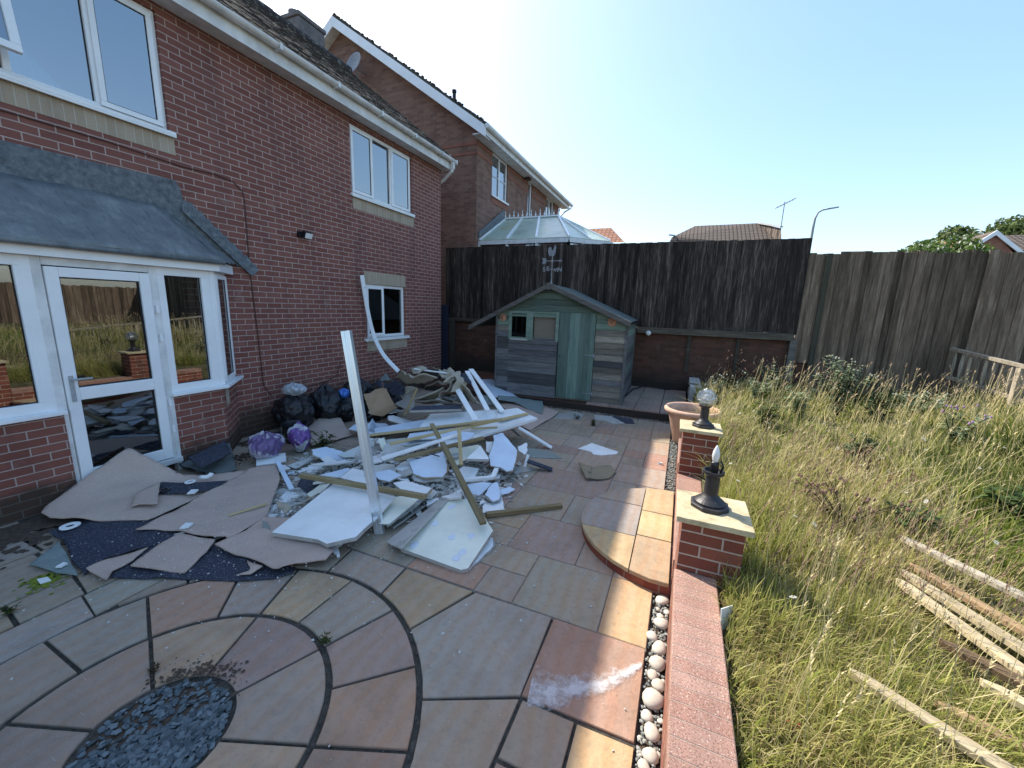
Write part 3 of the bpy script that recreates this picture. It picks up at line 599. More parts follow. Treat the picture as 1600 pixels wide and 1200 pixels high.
# bay: brick dwarf walls, door and windows between white posts, lead roof
FB = (Vector((BX, 0, 0)), Vector((0, 1, 0)), Vector((1, 0, 0)))
spl_a, spl_b = Vector((BX, 2.99, 0)), Vector((WX, 3.42, 0)); su = (spl_b-spl_a); SL = su.length; su.normalize(); FS = (spl_a, su, Vector((-su.y, su.x, 0))*-1)
if FS[2].x < 0: FS = (spl_a, su, -FS[2])
m = MB()
m.fb(FB, (-.9, 1.59), (-.05, .845), (-.1, 0)); m.build('bay_wall', 'bay_brick', H); m = MB(); m.fb(FB, (2.44, 2.96), (-.05, .845), (-.1, 0)); m.build('bay_wall', 'bay_brick', H)
m = MB(); m.add([(BX, 2.96, -.05), (WX+.0, 3.40, -.05), (WX, 3.40, .845), (BX, 2.96, .845)], [(0, 1, 2, 3)]); m.build('bay_side_wall', 'bay_brick', H, flip=False)
m = MB(); m.fb(FS, (.02, .30), (.56, .84), (.0, .005)); 
m = MB(); m.add([(BX-.04+.004, 3.0, .62), (BX-.15+.004, 3.105, .62), (BX-.15+.004, 3.105, .84), (BX-.04+.004, 3.0, .84)], [(0, 1, 2, 3)]); m.build('bay_stone_block', 'cream_stone', H, flip=False)
m = MB(); m.fb(FB, (2.40, 2.44), (.0, .845), (-.08, -.002)); m.build('door_post_foot', 'dirty_white_plastic', H)
# sills of the bay
m = MB(); zs0, zs1 = .85, .885
m.prism([(BX+.05, 2.42, zs0), (BX+.05, 3.0, zs0), (WX+.01, 3.50, zs0), (WX, 3.35, zs0), (BX-.06, 2.95, zs0), (BX-.06, 2.42, zs0)], (0, 0, zs1-zs0)); m.build('bay_sill', 'white_plastic', H, bevel=.004)
m = MB(); m.prism([(BX+.05, -.9, zs0), (BX+.05, 1.605, zs0), (BX-.06, 1.605, zs0), (BX-.06, -.9, zs0)], (0, 0, zs1-zs0)); m.build('bay_sill', 'white_plastic', H, bevel=.004)
window(H, FB, -.9, 1.555, .885, 2.225, cols=(-.05, .75,), gl='glass', sill=False, fw=.09, rec=.03, mullion=.1)
window(H, FB, 2.42, 2.94, .885, 2.225, cols=(), gl='glass', sill=False, fw=.085, rec=.03)
m = MB(); m.fb(FB, (2.94, 3.0), (.885, 2.225), (-.08, -.015)); m.build('corner_post', 'white_plastic', H, bevel=.006); m = MB(); m.fb(FB, (1.50, 1.60), (.84, 2.225), (-.08, -.012)); m.build('corner_post', 'white_plastic', H, bevel=.006)
window(H, FS, .03, SL-.05, .885, 2.225, cols=(), opens=(0,), gl='glass', sill=False, fw=.05, rec=.03)
# door
m = MB(); m.fb(FB, (1.56, 1.625), (.16, 2.225), (-.09, -.01)); m.fb(FB, (2.37, 2.44), (.16, 2.225), (-.09, -.01)); m.fb(FB, (1.625, 2.37), (2.155, 2.225), (-.09, -.01)); m.fb(FB, (1.56, 2.44), (.10, .16), (-.09, .03)); dfm = m.build('door_frame', 'dirty_white_plastic', H, bevel=.004)
m = MB(); m.fb(FB, (1.63, 1.715), (.17, 2.145), (-.06, .012)); m.fb(FB, (2.28, 2.365), (.17, 2.145), (-.06, .012)); m.fb(FB, (1.715, 2.28), (2.06, 2.145), (-.06, .012)); m.fb(FB, (1.715, 2.28), (.17, .285), (-.06, .012)); m.fb(FB, (1.715, 2.28), (.955, 1.07), (-.06, .012)); dr = m.build('door', 'white_plastic', H, bevel=.005)
for z in ((.285, .955), (1.07, 2.06)):
    m = MB(); m.fb(FB, (1.715, 2.28), z, (-.03, -.024)); m.build('pane', 'glass', dr)
    g = MB()
    for (ua, ub, va, vb) in ((1.715, 2.28, z[0], z[0]+.01), (1.715, 2.28, z[1]-.01, z[1]), (1.715, 1.725, z[0]+.01, z[1]-.01), (2.27, 2.28, z[0]+.01, z[1]-.01)): g.fb(FB, (ua, ub), (va, vb), (-.022, -.012))
    g.build('gasket', 'dark_rubber', dr)
m = MB(); m.fb(FB, (1.655, 1.685), (.95, 1.19), (.012, .022)); m.tube([(BX+.02, 1.67, 1.155), (BX+.055, 1.67, 1.155), (BX+.058, 1.69, 1.155), (BX+.058, 1.80, 1.155)], .010, 8); m.build('handle', 'satin_grey', dr, smooth=False)
for z in (1.75, 1.45, .75, .45):
    m = MB(); m.fb(FB, (2.385, 2.41), (z, z+.08), (-.01, .016)); m.build('hinge', 'white_plastic', dr)
# room behind the bay
m = MB(); m.box(-7.4, -5.2, -1.4, 3.0, .06, .1); m.build('bay_floor', 'dark_interior', H)
# bay fascia and lead roof
def band(m, off, z0, z1, th=.03):
    a = [(BX+off, -1.0), (BX+off, 3.0+off*.35), (WX+.01, 3.42+off*1.25)]
    for (xa, ya), (xb, yb) in zip(a, a[1:]): m.add([(xa, ya, z0), (xb, yb, z0), (xb, yb, z1), (xa, ya, z1), (xa-th, ya, z0), (xb-th, yb-.01, z0), (xb-th, yb-.01, z1), (xa-th, ya, z1)], [(0, 1, 2, 3), (7, 6, 5, 4), (3, 2, 6, 7), (0, 4, 5, 1)])
m = MB(); band(m, .06, 2.225, 2.335); m.add([(BX+.06, -1, 2.226), (BX+.06, 3.02, 2.226), (WX, 3.49, 2.226), (WX, -1, 2.226)], [(0, 1, 2, 3)]); m.build('bay_fascia', 'white_plastic', H)
m = MB(); ny_, nx_ = 46, 10; V = []; ex = BX+.12
for j in range(ny_+1):
    yb = -1.+(3.06+1.)*j/ny_; yt = -1.+(2.73+1.)*j/ny_
    for i in range(nx_+1):
        t_ = i/nx_; s_ = 0
        for c_ in (.55, 1.99): s_ += .018*math.exp(-((yb*(1-t_)+yt*t_-c_-(.12*(1-t_)))/.02)**2)
        V.append((ex+(WX+.02-ex)*t_, yb*(1-t_)+yt*t_, 2.345+(2.92-2.345)*(t_**.93)-.03*math.sin(math.pi*t_)+s_+.004*math.sin(7*yb+9*t_)))
F = [(j*(nx_+1)+i, (j+1)*(nx_+1)+i, (j+1)*(nx_+1)+i+1, j*(nx_+1)+i+1) for j in range(ny_) for i in range(nx_)]
m.add(V, F); o = len(m.v); 
m.add([(ex, -1., 2.345), (ex, 3.06, 2.345), (ex-.005, 3.06, 2.30), (ex-.005, -1., 2.30)], [(0, 3, 2, 1)])
br = m.build('bay_roof', 'lead', H, smooth=True, uv=False, flip=False)
sm = br.modifiers.new('thick', 'SOLIDIFY'); sm.thickness = .012; sm.offset = -1
# hipped end
m = MB(); n_ = 14; V = []
for i in range(n_+1):
    t_ = i/n_
    for k in range(9):
        s_ = k/8; A = Vector((ex, 3.06, 2.345)).lerp(Vector((WX+.02, 2.73, 2.92)), t_); B_ = Vector((ex, 3.06, 2.335)).lerp(Vector((WX+.02, 3.56, 2.36)), t_)
        p = A.lerp(B_, s_); p.z += .016*math.sin(19*t_+5*s_)*math.sin(9*s_)+.01*R_.uniform(-1, 1)*min(1, t_*3); p.x += .014*R_.uniform(-1, 1)*s_*(1-s_)*4; V.append(p)
F = [(i*9+k, (i+1)*9+k, (i+1)*9+k+1, i*9+k+1) for i in range(n_) for k in range(8)]; m.add(V, F); hp = m.build('roof_hip', 'lead_flashing', br, uv=False, smooth=True)
sm = hp.modifiers.new('thick', 'SOLIDIFY'); sm.thickness = .01
# stepped flashing on the wall
m = MB(); q = random.Random(4)
pts = [(-1., 3.20), (.4, 3.19), (1.0, 3.21), (1.66, 3.19), (2.3, 3.205), (2.94, 3.22), (2.99, 3.15), (3.0, 3.02)]
for k in range(8):
    y = 3.02+.085*k; z = 3.02-.075*k; pts += [(y+.085, z-.005), (y+.095, z-.07)]
pts += [(3.74, 2.40), (3.60, 2.33), (3.45, 2.36), (2.75, 2.86), (2.7, 2.90), (-1., 2.90)]
m.prism([(WX+.016+.004*q.random(), y+q.uniform(-.008, .008), z+q.uniform(-.01, .01)) for y, z in pts], (-.012, 0, 0)); m.build('wall_flashing', 'lead_flashing', br, uv=False)
m = MB(); V = []
for k in range(9):
    y = 3.02+.085*k; z = 3.0-.075*k; m.prism([(WX+.03, y-.03, z), (WX+.03, y+.09, z-.012), (WX+.035+.02*(k % 2), y+.13, z-.09), (WX+.05, y+.02, z-.17), (WX+.05, y-.06, z-.10)], (-.012, .004, 0))
m.build('step_flap', 'lead_flashing', br, uv=False, smooth=False)
# flood light, cables on the wall
L_ = T('flood_light', 'small square black flood light fixed on the red brick wall between the windows', 'light', (WX, 4.6, 2.88))
m = MB(); m.box(WX, WX+.05, 4.50, 4.56, 2.87, 2.95); m.build('bracket', 'black_plastic', L_)
m = MB(); m.xf = Matrix.Translation((WX+.09, 4.61, 2.91)) @ Matrix.Rotation(rad(25), 4, 'Y'); m.box(-.035, .035, -.07, .07, -.05, .05); m.build('housing', 'black_plastic', L_, bevel=.006)
m = MB(); m.xf = Matrix.Translation((WX+.09, 4.61, 2.91)) @ Matrix.Rotation(rad(25), 4, 'Y'); m.box(.035, .040, -.06, .06, -.04, .04); m.build('lens', 'label_white', L_)
m = MB(); X_ = WX+.012
m.tube([(X_, -1, 3.44), (X_, 1.2, 3.43), (X_, 2.4, 3.43), (X_, 3.04, 3.40), (X_, 3.4, 3.42), (X_, 3.6, 3.40), (X_, 3.72, 3.31), (X_, 3.735, 3.2), (X_, 3.72, 2.33), (X_, 3.75, 1.5), (X_, 3.76, 1.15), (X_, 3.77, .7), (X_+.02, 3.86, .52)], .006, 6)
tag(m.build('cable', 'cable_brown', uv=False), 'brown cable running along and down the red brick wall beside the bay', 'cable')
m = MB(); m.tube([(X_, 4.1, .45), (X_, 4.5, .55), (X_, 4.9, .58), (X_, 5.12, .66), (X_, 5.2, .86), (X_, 5.17, .9)], .007, 6)
tag(m.build('cable', 'cable_brown', uv=False), 'short loop of brown cable on brick wall above the black bin bags', 'cable')
for y, h, lb in ((1.98, .17, 'taller bottle on the sill inside the big upstairs window'), (2.1, .12, 'squat bottle on the sill inside the big upstairs window')):
    m = MB(); m.lathe([(.035, 0), (.04, .02), (.04, h*.6), (.015, h*.75), (.012, h)], (WX-.14, y, 3.79), 12); tag(m.build('bottle', 'label_white', smooth=True, uv=False), lb, 'bottle')

# ---------------------------------------------------------------- the neighbour's house beyond the fence
NB = T('brick_house', 'brown brick gabled house next door rising behind the black fence', 'house', (-8, 14, 1.1))
NX, NY, NR = -5.68, 10.45, -10.4
FN = (Vector((NX, 0, 0)), Vector((0, 1, 0)), Vector((1, 0, 0)))
nw = [(11.40, 12.52, 5.22, 6.40), (14.35, 14.74, 5.0, 6.42), (16.4, 17.4, 5.3, 6.42)]
m = MB(); wall(m, FN, NY, 18.3, 1.0, 6.62, nw, .09)
m.add([(NX, NY, 1), (-15.1, NY, 1), (-15.1, NY, 6.62), (NR, NY, 9.95), (NX, NY, 6.62)], [(0, 4, 3, 2, 1)]); m.add([(NX, 18.3, 1), (-15.1, 18.3, 1), (-15.1, 18.3, 6.62), (NR, 18.3, 9.95), (NX, 18.3, 6.62)], [(0, 1, 2, 3, 4)]); m.add([(-15.1, NY, 1), (-15.1, 18.3, 1), (-15.1, 18.3, 6.6), (-15.1, NY, 6.6)], [(0, 1, 2, 3)])
m.build('wall', 'neighbour_brick', NB, flip=False)
m = MB(); m.box(-15, NX-.12, NY+.1, 18.2, 1.1, 3.9); m.box(-15, -6.4, NY+.1, 18.2, 3.9, 6.6); m.build('interior', 'dark_interior', NB)
for z in (6.02, 6.26):
    m = MB(); m.box(-13, NX+.012, NY-.015, NY, z, z+.075); m.build('brick_band', 'neighbour_band_brick', NB)
    for ya_, yb_ in ((NY-.015, 11.39), (12.53, 14.34), (14.75, 16.39), (17.41, 18.3)): m = MB(); m.box(NX, NX+.015, ya_, yb_, z, z+.075); m.build('brick_band', 'neighbour_band_brick', NB)
for a, b, c_, d in nw: m = MB(); m.box(NX, NX+.012, a-.05, b+.05, c_-.22, c_-.056); m.build('brick_sill_band', 'neighbour_band_brick', NB)
window(NB, FN, *nw[0], cols=(11.96,), gl='upper_glass', transom=5.80, sillext=.05); window(NB, FN, *nw[1], cols=(), gl='upper_glass', sillext=.03); window(NB, FN, *nw[2], cols=(16.9,), gl='upper_glass', sillext=.03)
sl_ = (10.12-6.56)/(NR+5.3)*-1; sl_ = (10.12-6.56)/(-5.3-NR)
roof_n = roof(NB, 'roof', 'verge_tiles', -5.28, 6.60, NR, 6.60+(-5.28-NR)*sl_, NY-.28, 18.6, tw=.3, ex=.30, th=.035, jit=.006, seed=8)
m = MB(); zt = 6.60+(-5.28-NR)*sl_; m.add([(NR, NY-.28, zt), (NR, 18.6, zt), (-15.5, 18.6, 6.6), (-15.5, NY-.28, 6.6), (NR, NY-.28, zt-.06), (NR, 18.6, zt-.06), (-15.5, 18.6, 6.54), (-15.5, NY-.28, 6.54)], [(0, 1, 2, 3), (7, 6, 5, 4), (0, 3, 7, 4), (1, 5, 6, 2)]); m.build('rear_slope', 'verge_tiles', roof_n, uv=False)
m = MB()     # verge: undercloak lumps of moss
q = random.Random(2)
for k in range(60):
    t_ = q.random(); x = -5.28+(NR+5.28)*t_; z = 6.64+(-5.28-x)*sl_; pebble(m, x, NY-.26+q.uniform(-.02, .12), z+.015, .045, .035, .014, q.random()*6, -.5, .5, 6)
m.build('moss', 'verge_tiles', roof_n, uv=False)
m = MB()
for sx, xe in ((1, -5.28), (-1, -15.52)):
    A = Vector((xe, NY-.30, 6.56)); B_ = Vector((NR, NY-.30, 6.56+abs(NR-xe)*sl_)); m.prism([A, B_, B_-Vector((0, 0, .27)), A-Vector((0, 0, .27))], (0, .025, 0))
m.build('bargeboard', 'white_plastic', NB)
m = MB(); m.prism([(-5.3, NY-.275, 6.31), (NR, NY-.275, 6.31+(-5.3-NR)*sl_), (NR, NY, 6.31+(-5.3-NR)*sl_), (-5.3, NY, 6.31)], (0, 0, .02)); m.prism([(-15.5, NY-.275, 6.31), (NR, NY-.275, 6.31+(-5.3-NR)*sl_), (NR, NY, 6.31+(-5.3-NR)*sl_), (-15.5, NY, 6.31)], (0, 0, .02)); m.box(NX, -5.32, NY-.27, 18.6, 6.40, 6.42); m.build('soffit', 'dirty_white_plastic', NB)
m = MB(); m.box(-5.33, -5.31, NY-.28, 18.6, 6.38, 6.60); m.build('fascia', 'dirty_white_plastic', NB)
m = MB(); m.tube([(-5.245, NY-.3, 6.56), (-5.245, 18.75, 6.56)], .062, 12); m.tube([(-5.245, 18.62, 6.55), (-5.25, 18.62, 6.42), (-5.5, 18.5, 6.25), (-5.62, 18.45, 6.1), (-5.62, 18.45, 3)], .035, 8); m.build('gutter', 'dirty_white_plastic', NB)
m = MB(); xx = -6.72; zz = 6.6+(-5.28-xx)*sl_; m.lathe([(.09, 0), (.075, .12), (.05, .14), (.05, .28), (.065, .30), (.065, .36), (.03, .38)], (xx, NY+.5, zz), 10); m.build('roof_vent', 'dark_rubber', NB)
d_ = T('satellite_dish', 'round satellite dish on a pole against the brown brick gable', 'satellite dish', (-9.6, 10.1, 7.8))
m = MB(); m.xf = Matrix.Translation((-9.5, 10.05, 8.66)) @ Matrix.Rotation(rad(-8), 4, 'Z') @ Matrix.Rotation(rad(74), 4, 'X'); m.lathe([(.02, 0), (.15, .012), (.26, .045), (.31, .075), (.315, .07), (.26, .035), (.15, .0), (.02, -.01)], (0, 0, 0), 28); m.build('dish', 'weathered_iron', d_, smooth=True)
m = MB(); m.tube([(-9.5, 10.10, 8.5), (-9.5, 10.15, 7.7)], .02, 8); m.tube([(-9.5, 10.1, 8.6), (-9.5, 10.44, 8.6)], .02, 8); m.tube([(-9.5, 10.0, 8.36), (-9.66, 9.75, 8.42), (-9.80, 9.62, 8.56)], .014, 6); m.build('pole', 'weathered_iron', d_)
m = MB(); m.lathe([(.03, -.05), (.05, -.04), (.05, .05), (.03, .06)], (-9.80, 9.62, 8.58), 12); m.build('receiver', 'black_plastic', d_)
m = MB(); m.xf = Matrix.Translation((NX+.16, 13.95, 6.42)); m.box(-.07, .07, -.12, .12, -.09, .05); m.box(-.16, -.06, -.04, .04, -.06, .0); tag(m.build('security_light', 'cable_brown', bevel=.01), 'dark security light under the eaves of the brown brick house next door', 'light')
# conservatory
K = T('conservatory', 'white conservatory with murky glass roof and spiked ridge against the neighbouring house', 'conservatory', (-4, 12.3, 1.1))
E_ = [Vector(p) for p in ((-5.66, 10.62, 3.78), (-3.0, 10.62, 3.78), (-2.08, 11.50, 3.78), (-2.08, 13.0, 3.78), (-3.0, 14.0, 3.78), (-5.66, 14.0, 3.78))]
R1, R2 = Vector((-5.62, 12.3, 4.68)), Vector((-3.85, 12.3, 4.68))
m = MB()
for fc in ((E_[0], E_[1], R2, R1), (E_[1], E_[2], R2), (E_[2], E_[3], R2), (E_[3], E_[4], R2), (E_[4], E_[5], R1, R2)): m.prism(fc, (0, 0, .016))
m.build('roof_glass', 'polycarbonate', K, uv=False)
m = MB()
def bar(a, b, w_=.06): m.beam(a+Vector((0, 0, .03)), b+Vector((0, 0, .03)), w_, .045)
for t_ in (.0, .33, .655): bar(E_[0].lerp(E_[1], t_), R1.lerp(R2, t_))
for e in (E_[1], E_[2], E_[3], E_[4]): bar(e, R2)
for e, t_ in ((E_[4].lerp(E_[5], .5), .5),): bar(e, R1.lerp(R2, .5))
bar(E_[1].lerp(E_[2], .5), R2, .04)
bar(R1, R2, .12); m.build('glazing_bars', 'white_plastic', K)
m = MB()
for a, b in zip(E_, E_[1:]): m.beam(a-Vector((0, 0, .07)), b-Vector((0, 0, .07)), .11, .11)
m.build('gutter', 'dirty_white_plastic', K)
m = MB()
for k in range(13):
    p = R1.lerp(R2, k/12)+Vector((0, 0, .05)); m.lathe([(.03, 0), (.012, .03), (.035, .055), (.008, .09), (.012, .12 if k % 2 else .17), (.002, .15 if k % 2 else .22)], p, 6)
m.build('cresting', 'white_plastic', K, uv=False)
m = MB()
for a, b in zip(E_, E_[1:]):
    m.prism([a-Vector((0, 0, .15)), b-Vector((0, 0, .15)), Vector((b.x, b.y, 1.05)), Vector((a.x, a.y, 1.05))], (0, .03, 0))
m.build('wall', 'upper_glass', K)
m = MB()
for a, b in zip(E_, E_[1:]):
    for k in range(4): p = a.lerp(b, k/3); m.box(p.x-.035, p.x+.035, p.y-.035, p.y+.035, 1.05, 3.7)
m.build('window_frame', 'white_plastic', K)
m = MB(); m.box(-5.66, -1.9, 10.8, 13.9, 1.1, 1.15); m.build('floor', 'dark_interior', K); m = MB(); m.prism([(-5.66, 10.55, 3.86), (-5.66, 10.55, 4.0), (-5.66, 12.2, 4.95), (-5.66, 12.3, 4.72)], (.03, 0, 0)); m.build('flashing', 'lead_flashing', K)

# ---------------------------------------------------------------- retaining wall and fences
FY = 9.82
m = MB(); m.box(-6.6, 2.42, FY, FY+.14, -.05, 1.50); tag(m.build('retaining_wall', 'retaining_brick'), 'dark stained brick wall running low beneath the black fence behind the shed', 'wall')
m = MB(); m.box(-5.08, -4.98, FY-.06, FY, .12, 1.5); m.box(.12, .2, FY-.05, FY, .55, 1.46); m.box(1.1, 1.16, FY-.05, FY, .9, 1.46)
def boards(m, x0, x1, y, zb, zt, w_=(.095, .13), seed=0, th=.016, jz=.022, zbj=.0, ov=True):
    q = random.Random(seed); x = x0; k = 0
    while x < x1:
        b = min(q.uniform(*w_), x1-x+.01); c = q.random()**.8*1.15-.1; dy = (.016 if k % 2 else 0)*ov+q.uniform(0, .006)
        a_ = q.uniform(-.004, .004)*(3 if ov == 2 else 1); zt_ = (zt(x) if callable(zt) else zt)+q.uniform(-jz, jz); z0_ = zb+q.uniform(-zbj, zbj)
        P = [(x-.006, y-dy, z0_), (x+b+.006, y-dy, z0_), (x+b+.006, y-dy+th, z0_), (x-.006, y-dy+th, z0_), (x-.006+a_, y-dy, zt_), (x+b+.006+a_, y-dy, zt_+q.uniform(-.004, .004)), (x+b+.006+a_, y-dy+th, zt_), (x-.006+a_, y-dy+th, zt_)]
        m.hexa(P, 0, c); x += b; k += 1
f1 = T('fence', 'near black vertical board fence standing on the brick wall behind the shed', 'fence', (-2, FY, 0))
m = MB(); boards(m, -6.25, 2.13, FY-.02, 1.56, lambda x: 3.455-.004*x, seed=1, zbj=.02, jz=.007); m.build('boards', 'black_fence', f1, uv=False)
m = MB(); m.box(-4.4, 2.14, FY+.02, FY+.06, 2.0, 2.09); m.box(-6.2, 2.14, FY+.02, FY+.06, 3.1, 3.19); m.build('rail', 'fence_rail_wood', f1, uv=False)
m = MB(); m.box(-.98, 2.1, FY-.10, FY-.002, 1.44, 1.575, 0, .4); m.box(-6.15, -4.3, FY-.09, FY-.002, 1.50, 1.58, 0, .2); m.box(-4.3, -.98, FY-.07, FY-.002, 1.47, 1.56, 0, .1); m.build('gravel_board', 'fence_rail_wood', f1, uv=False)
m = MB(); m.box(-6.10, -5.95, FY-.10, FY-.003, .15, 1.50); m.build('post', 'post_wood', f1, uv=False)
for x in (.16, 1.13):
    m = MB(); m.box(x-.035, x+.035, FY-.05, FY-.002, .62, 1.44); m.build('post', 'fence_rail_wood', f1, uv=False)
m = MB()
for k in range(9): x = R_.uniform(-.9, 1.8); m = MB(); m.beam((x, FY-.03, 1.585), (x+R_.uniform(.08, .4), FY-.035, 1.59+R_.uniform(-.01, .07)), .012, .02); m.build('splinter', 'grey_board', f1, uv=False)
f2 = T('fence', 'tall weathered grey brown board fence at the end of the lawn', 'fence', (6, FY, 0))
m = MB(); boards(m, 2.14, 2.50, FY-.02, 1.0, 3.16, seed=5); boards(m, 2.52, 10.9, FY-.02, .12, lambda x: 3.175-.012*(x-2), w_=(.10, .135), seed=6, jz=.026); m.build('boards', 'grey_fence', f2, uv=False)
m = MB(); m.box(2.42, 2.52, FY-.055, FY-.004, .6, 3.15); m.build('post', 'post_wood', f2, uv=False)
m = MB(); m.box(2.1, 10.9, FY+.02, FY+.06, 2.9, 2.98); m.box(2.1, 10.9, FY+.02, FY+.06, 1.3, 1.4); m.build('rail', 'fence_rail_wood', f2, uv=False)
m = MB(); m.box(2.05, 2.17, FY-.09, FY-.035, .62, 1.46, 0, .7); m.build('offcut_board', 'grey_board', f2, uv=False)
f3 = T('fence', 'board fence down the far side of the lawn beyond the right picture edge', 'fence', (10.9, 3, 0))
m = MB(); boards(m, -2.5, 9.8, 0, .2, 2.2, seed=9); m.v = [(10.9-p[1], p[0], p[2]) for p in m.v]; m.build('boards', 'grey_fence', f3, uv=False)
g = T('side_gate', 'dark blue board gate in the gap beside the brick house corner', 'gate', (-6.3, 9.3, 0))
m = MB()
for k in range(7): m.box(-6.75+.125*k, -6.63+.125*k, 9.30, 9.32, .1, 1.93, 0, None)
m.build('boards', 'dark_blue_paint', g); m = MB(); m.box(-6.75, -5.88, 9.32, 9.36, .4, .5); m.box(-6.75, -5.88, 9.32, 9.36, 1.6, 1.7); m.build('rail', 'dark_blue_paint', g)
m = MB(); m.lathe([(.05, 0), (.06, .01), (.055, .05), (.02, .075)], (0, 0, 0), 16); m.v = [(-.72+p[0], FY-.10-p[2], 1.44+p[1]) for p in m.v]; tag(m.build('bulkhead_light', 'dirty_white_plastic', smooth=True), 'small round white lamp on the brick wall just right of the shed roof', 'lamp')
m = MB(); m.box(.25, .46, 8.5, 9.75, .15, .50); tag(m.build('stone_block', 'grey_board_edge', bevel=.01), 'pale upright stone edging block at the far end of the raised terrace', 'stone block')
m = MB(); m.tube([(-.95, 8.3, .2), (-.9, 9.2, .19), (-.7, 9.7, .2), (-.2, 9.66, .18), (.1, 9.5, .24), (.22, 9.1, .38), (.26, 8.8, .5), (.4, 8.7, .52)], .014, 8); tag(m.build('hose', 'dark_rubber', smooth=True, uv=False), 'black hose trailing along the foot of the wall right of the shed', 'hose')

# ---------------------------------------------------------------- shed
SXF = Matrix.Translation((-3.56, 7.50, .15)) @ Matrix.Rotation(rad(2.2), 4, 'Z')
S = T('garden_shed', 'small weathered green wooden shed with a felt apex roof at the end of the patio', 'shed', (-2.3, 8.4, .15))
SW, SD, SE, SR = 2.62, 1.95, 1.60, 2.22
rx = 1.13     # ridge position
def zroof(u): return SR-(rx-u)*.50*(1. if u < rx else 1)*1 if u < rx else SR-(u-rx)*.42
zroof = lambda u: SR-(rx-u)*.52 if u < rx else SR-(u-rx)*.43
def clad(m, u0, u1, z0, z1, y, seed, under=None, pick=None):
    q = random.Random(seed); z = z0
    while z < z1-.01:
        h = min(.118, z1-z); zz = z+h
        a, b = u0, u1; a2, b2 = u0, u1
        if under:          # cut to the gable slope
            lo_ = lambda q_: rx-(SR-q_)/.52; hi_ = lambda q_: rx+(SR-q_)/.43
            a, b, a2, b2 = max(u0, lo_(z)), min(u1, hi_(z)), max(u0, lo_(zz)), min(u1, hi_(zz))
            a2, b2 = max(a, a2), min(b, b2); b2 = max(a2+.002, b2)
        if b-a > .02:
            c = q.random(); mi = pick(z) if pick else 0
            m.hexa([(a, y-.016, z), (b, y-.016, z), (b, y, z), (a, y, z), (a2, y-.005, zz-.004), (b2, y-.005, zz-.004), (b2, y, zz-.004), (a2, y, zz-.004)], mi, c)
        z += h
m = MB(); m.xf = SXF
clad(m, 0, .28, .0, 1.62, 0, 1, pick=lambda z: 0 if z > 1.34 else (2 if z > 1.22 else 1))
clad(m, .28, 1.32, .0, 1.20, 0, 2, pick=lambda z: 2 if z > 1.10 else 1)
clad(m, 2.05, SW, .0, 1.60, 0, 3, under=lambda u: zroof(u)-.03, pick=lambda z: 0 if z > 1.3 else (2 if z > .85 or z < .2 else 2 if int(z*8.5) % 3 else 1))
clad(m, .02, SW-.02, 1.72, SR, 0, 4, under=lambda u: zroof(u)-.03)
clad(m, .0, SW, 1.60, 1.74, 0, 5, under=lambda u: zroof(u)-.03)
m.build('front_wall', ('green_cladding', 'bare_cladding', 'tan_cladding'), S, uv=False)
m = MB()
q = random.Random(9); z = 0
while z < 1.56: h = min(.118, 1.56-z); m.hexa([(SW+.016, 0, z), (SW+.016, SD, z), (SW, SD, z), (SW, 0, z), (SW+.005, 0, z+h-.004), (SW+.005, SD, z+h-.004), (SW, SD, z+h-.004), (SW, 0, z+h-.004)], 0 if q.random() < .5 and z > .5 else 1, q.random()); z += h
m2 = MB(); m2.xf = SXF; m2.add(m.v, m.f, 0); m2.m = m.m; m2.c = m.c; m2.build('side_wall', ('green_cladding', 'bare_cladding'), S, uv=False)
m = MB(); m.xf = SXF; m.box(0, .02, 0, SD, 0, 1.6); m.box(0, SW, SD-.02, SD, 0, 1.6); m.prism([(0, SD, 1.6), (SW, SD, 1.56), (rx, SD, SR-.05)], (0, -.02, 0)); m.box(0, SW, 0, SD, .0, .03); m.build('back_wall', 'brown_rug', S)
m = MB(); m.xf = SXF
for u in (-.005, 2.60): m.box(u, u+.035, -.03, -.0, 0, 1.6, 0, .6)
m.box(SW-.005, SW+.028, -.028, .03, 0, 1.6, 0, .5); m.box(SW, SW+.03, SD-.03, SD+.01, 0, 1.56, 0, .5); m.build('corner_trim', 'bare_cladding', S, uv=False)
# window (left pane glazed, right opening empty)
m = MB(); m.xf = SXF; z0, z1 = 1.14, 1.71
for a, b, c_, d in ((.28, .345, z0, z1), (.66, .71, z0-.02, z1), (.71, .80, z0, z1), (1.27, 1.335, z0, z1), (.345, .66, z1-.05, z1), (.345, .66, z0, z0+.05), (.80, 1.27, z1-.03, z1)): m.box(a, b, -.03, .0, c_, d, 0, .8)
wfr = m.build('window_frame', 'green_cladding', S, uv=False)
m = MB(); m.xf = SXF; m.box(.33, .68, -.05, -.03, z0-.015, z0+.02); m.build('sill_strip', 'grey_board_edge', wfr)
m = MB(); m.xf = SXF; m.box(.345, .66, -.012, -.008, z0+.05, z1-.05); m.build('pane', 'shed_glass', wfr)
m = MB(); m.xf = SXF; m.box(.34, .67, .01, .014, z0, z1); m.build('backing', 'dark_interior', wfr)
m = MB(); m.xf = SXF; m.box(.80, 1.30, .05, .055, z0-.02, z1); tag(m.build('inner_panel', 'brown_rug', S), 'brown board seen through the empty window', 'x'); bpy.data.objects['inner_panel'].pop('category', None) if 'inner_panel' in bpy.data.objects else None
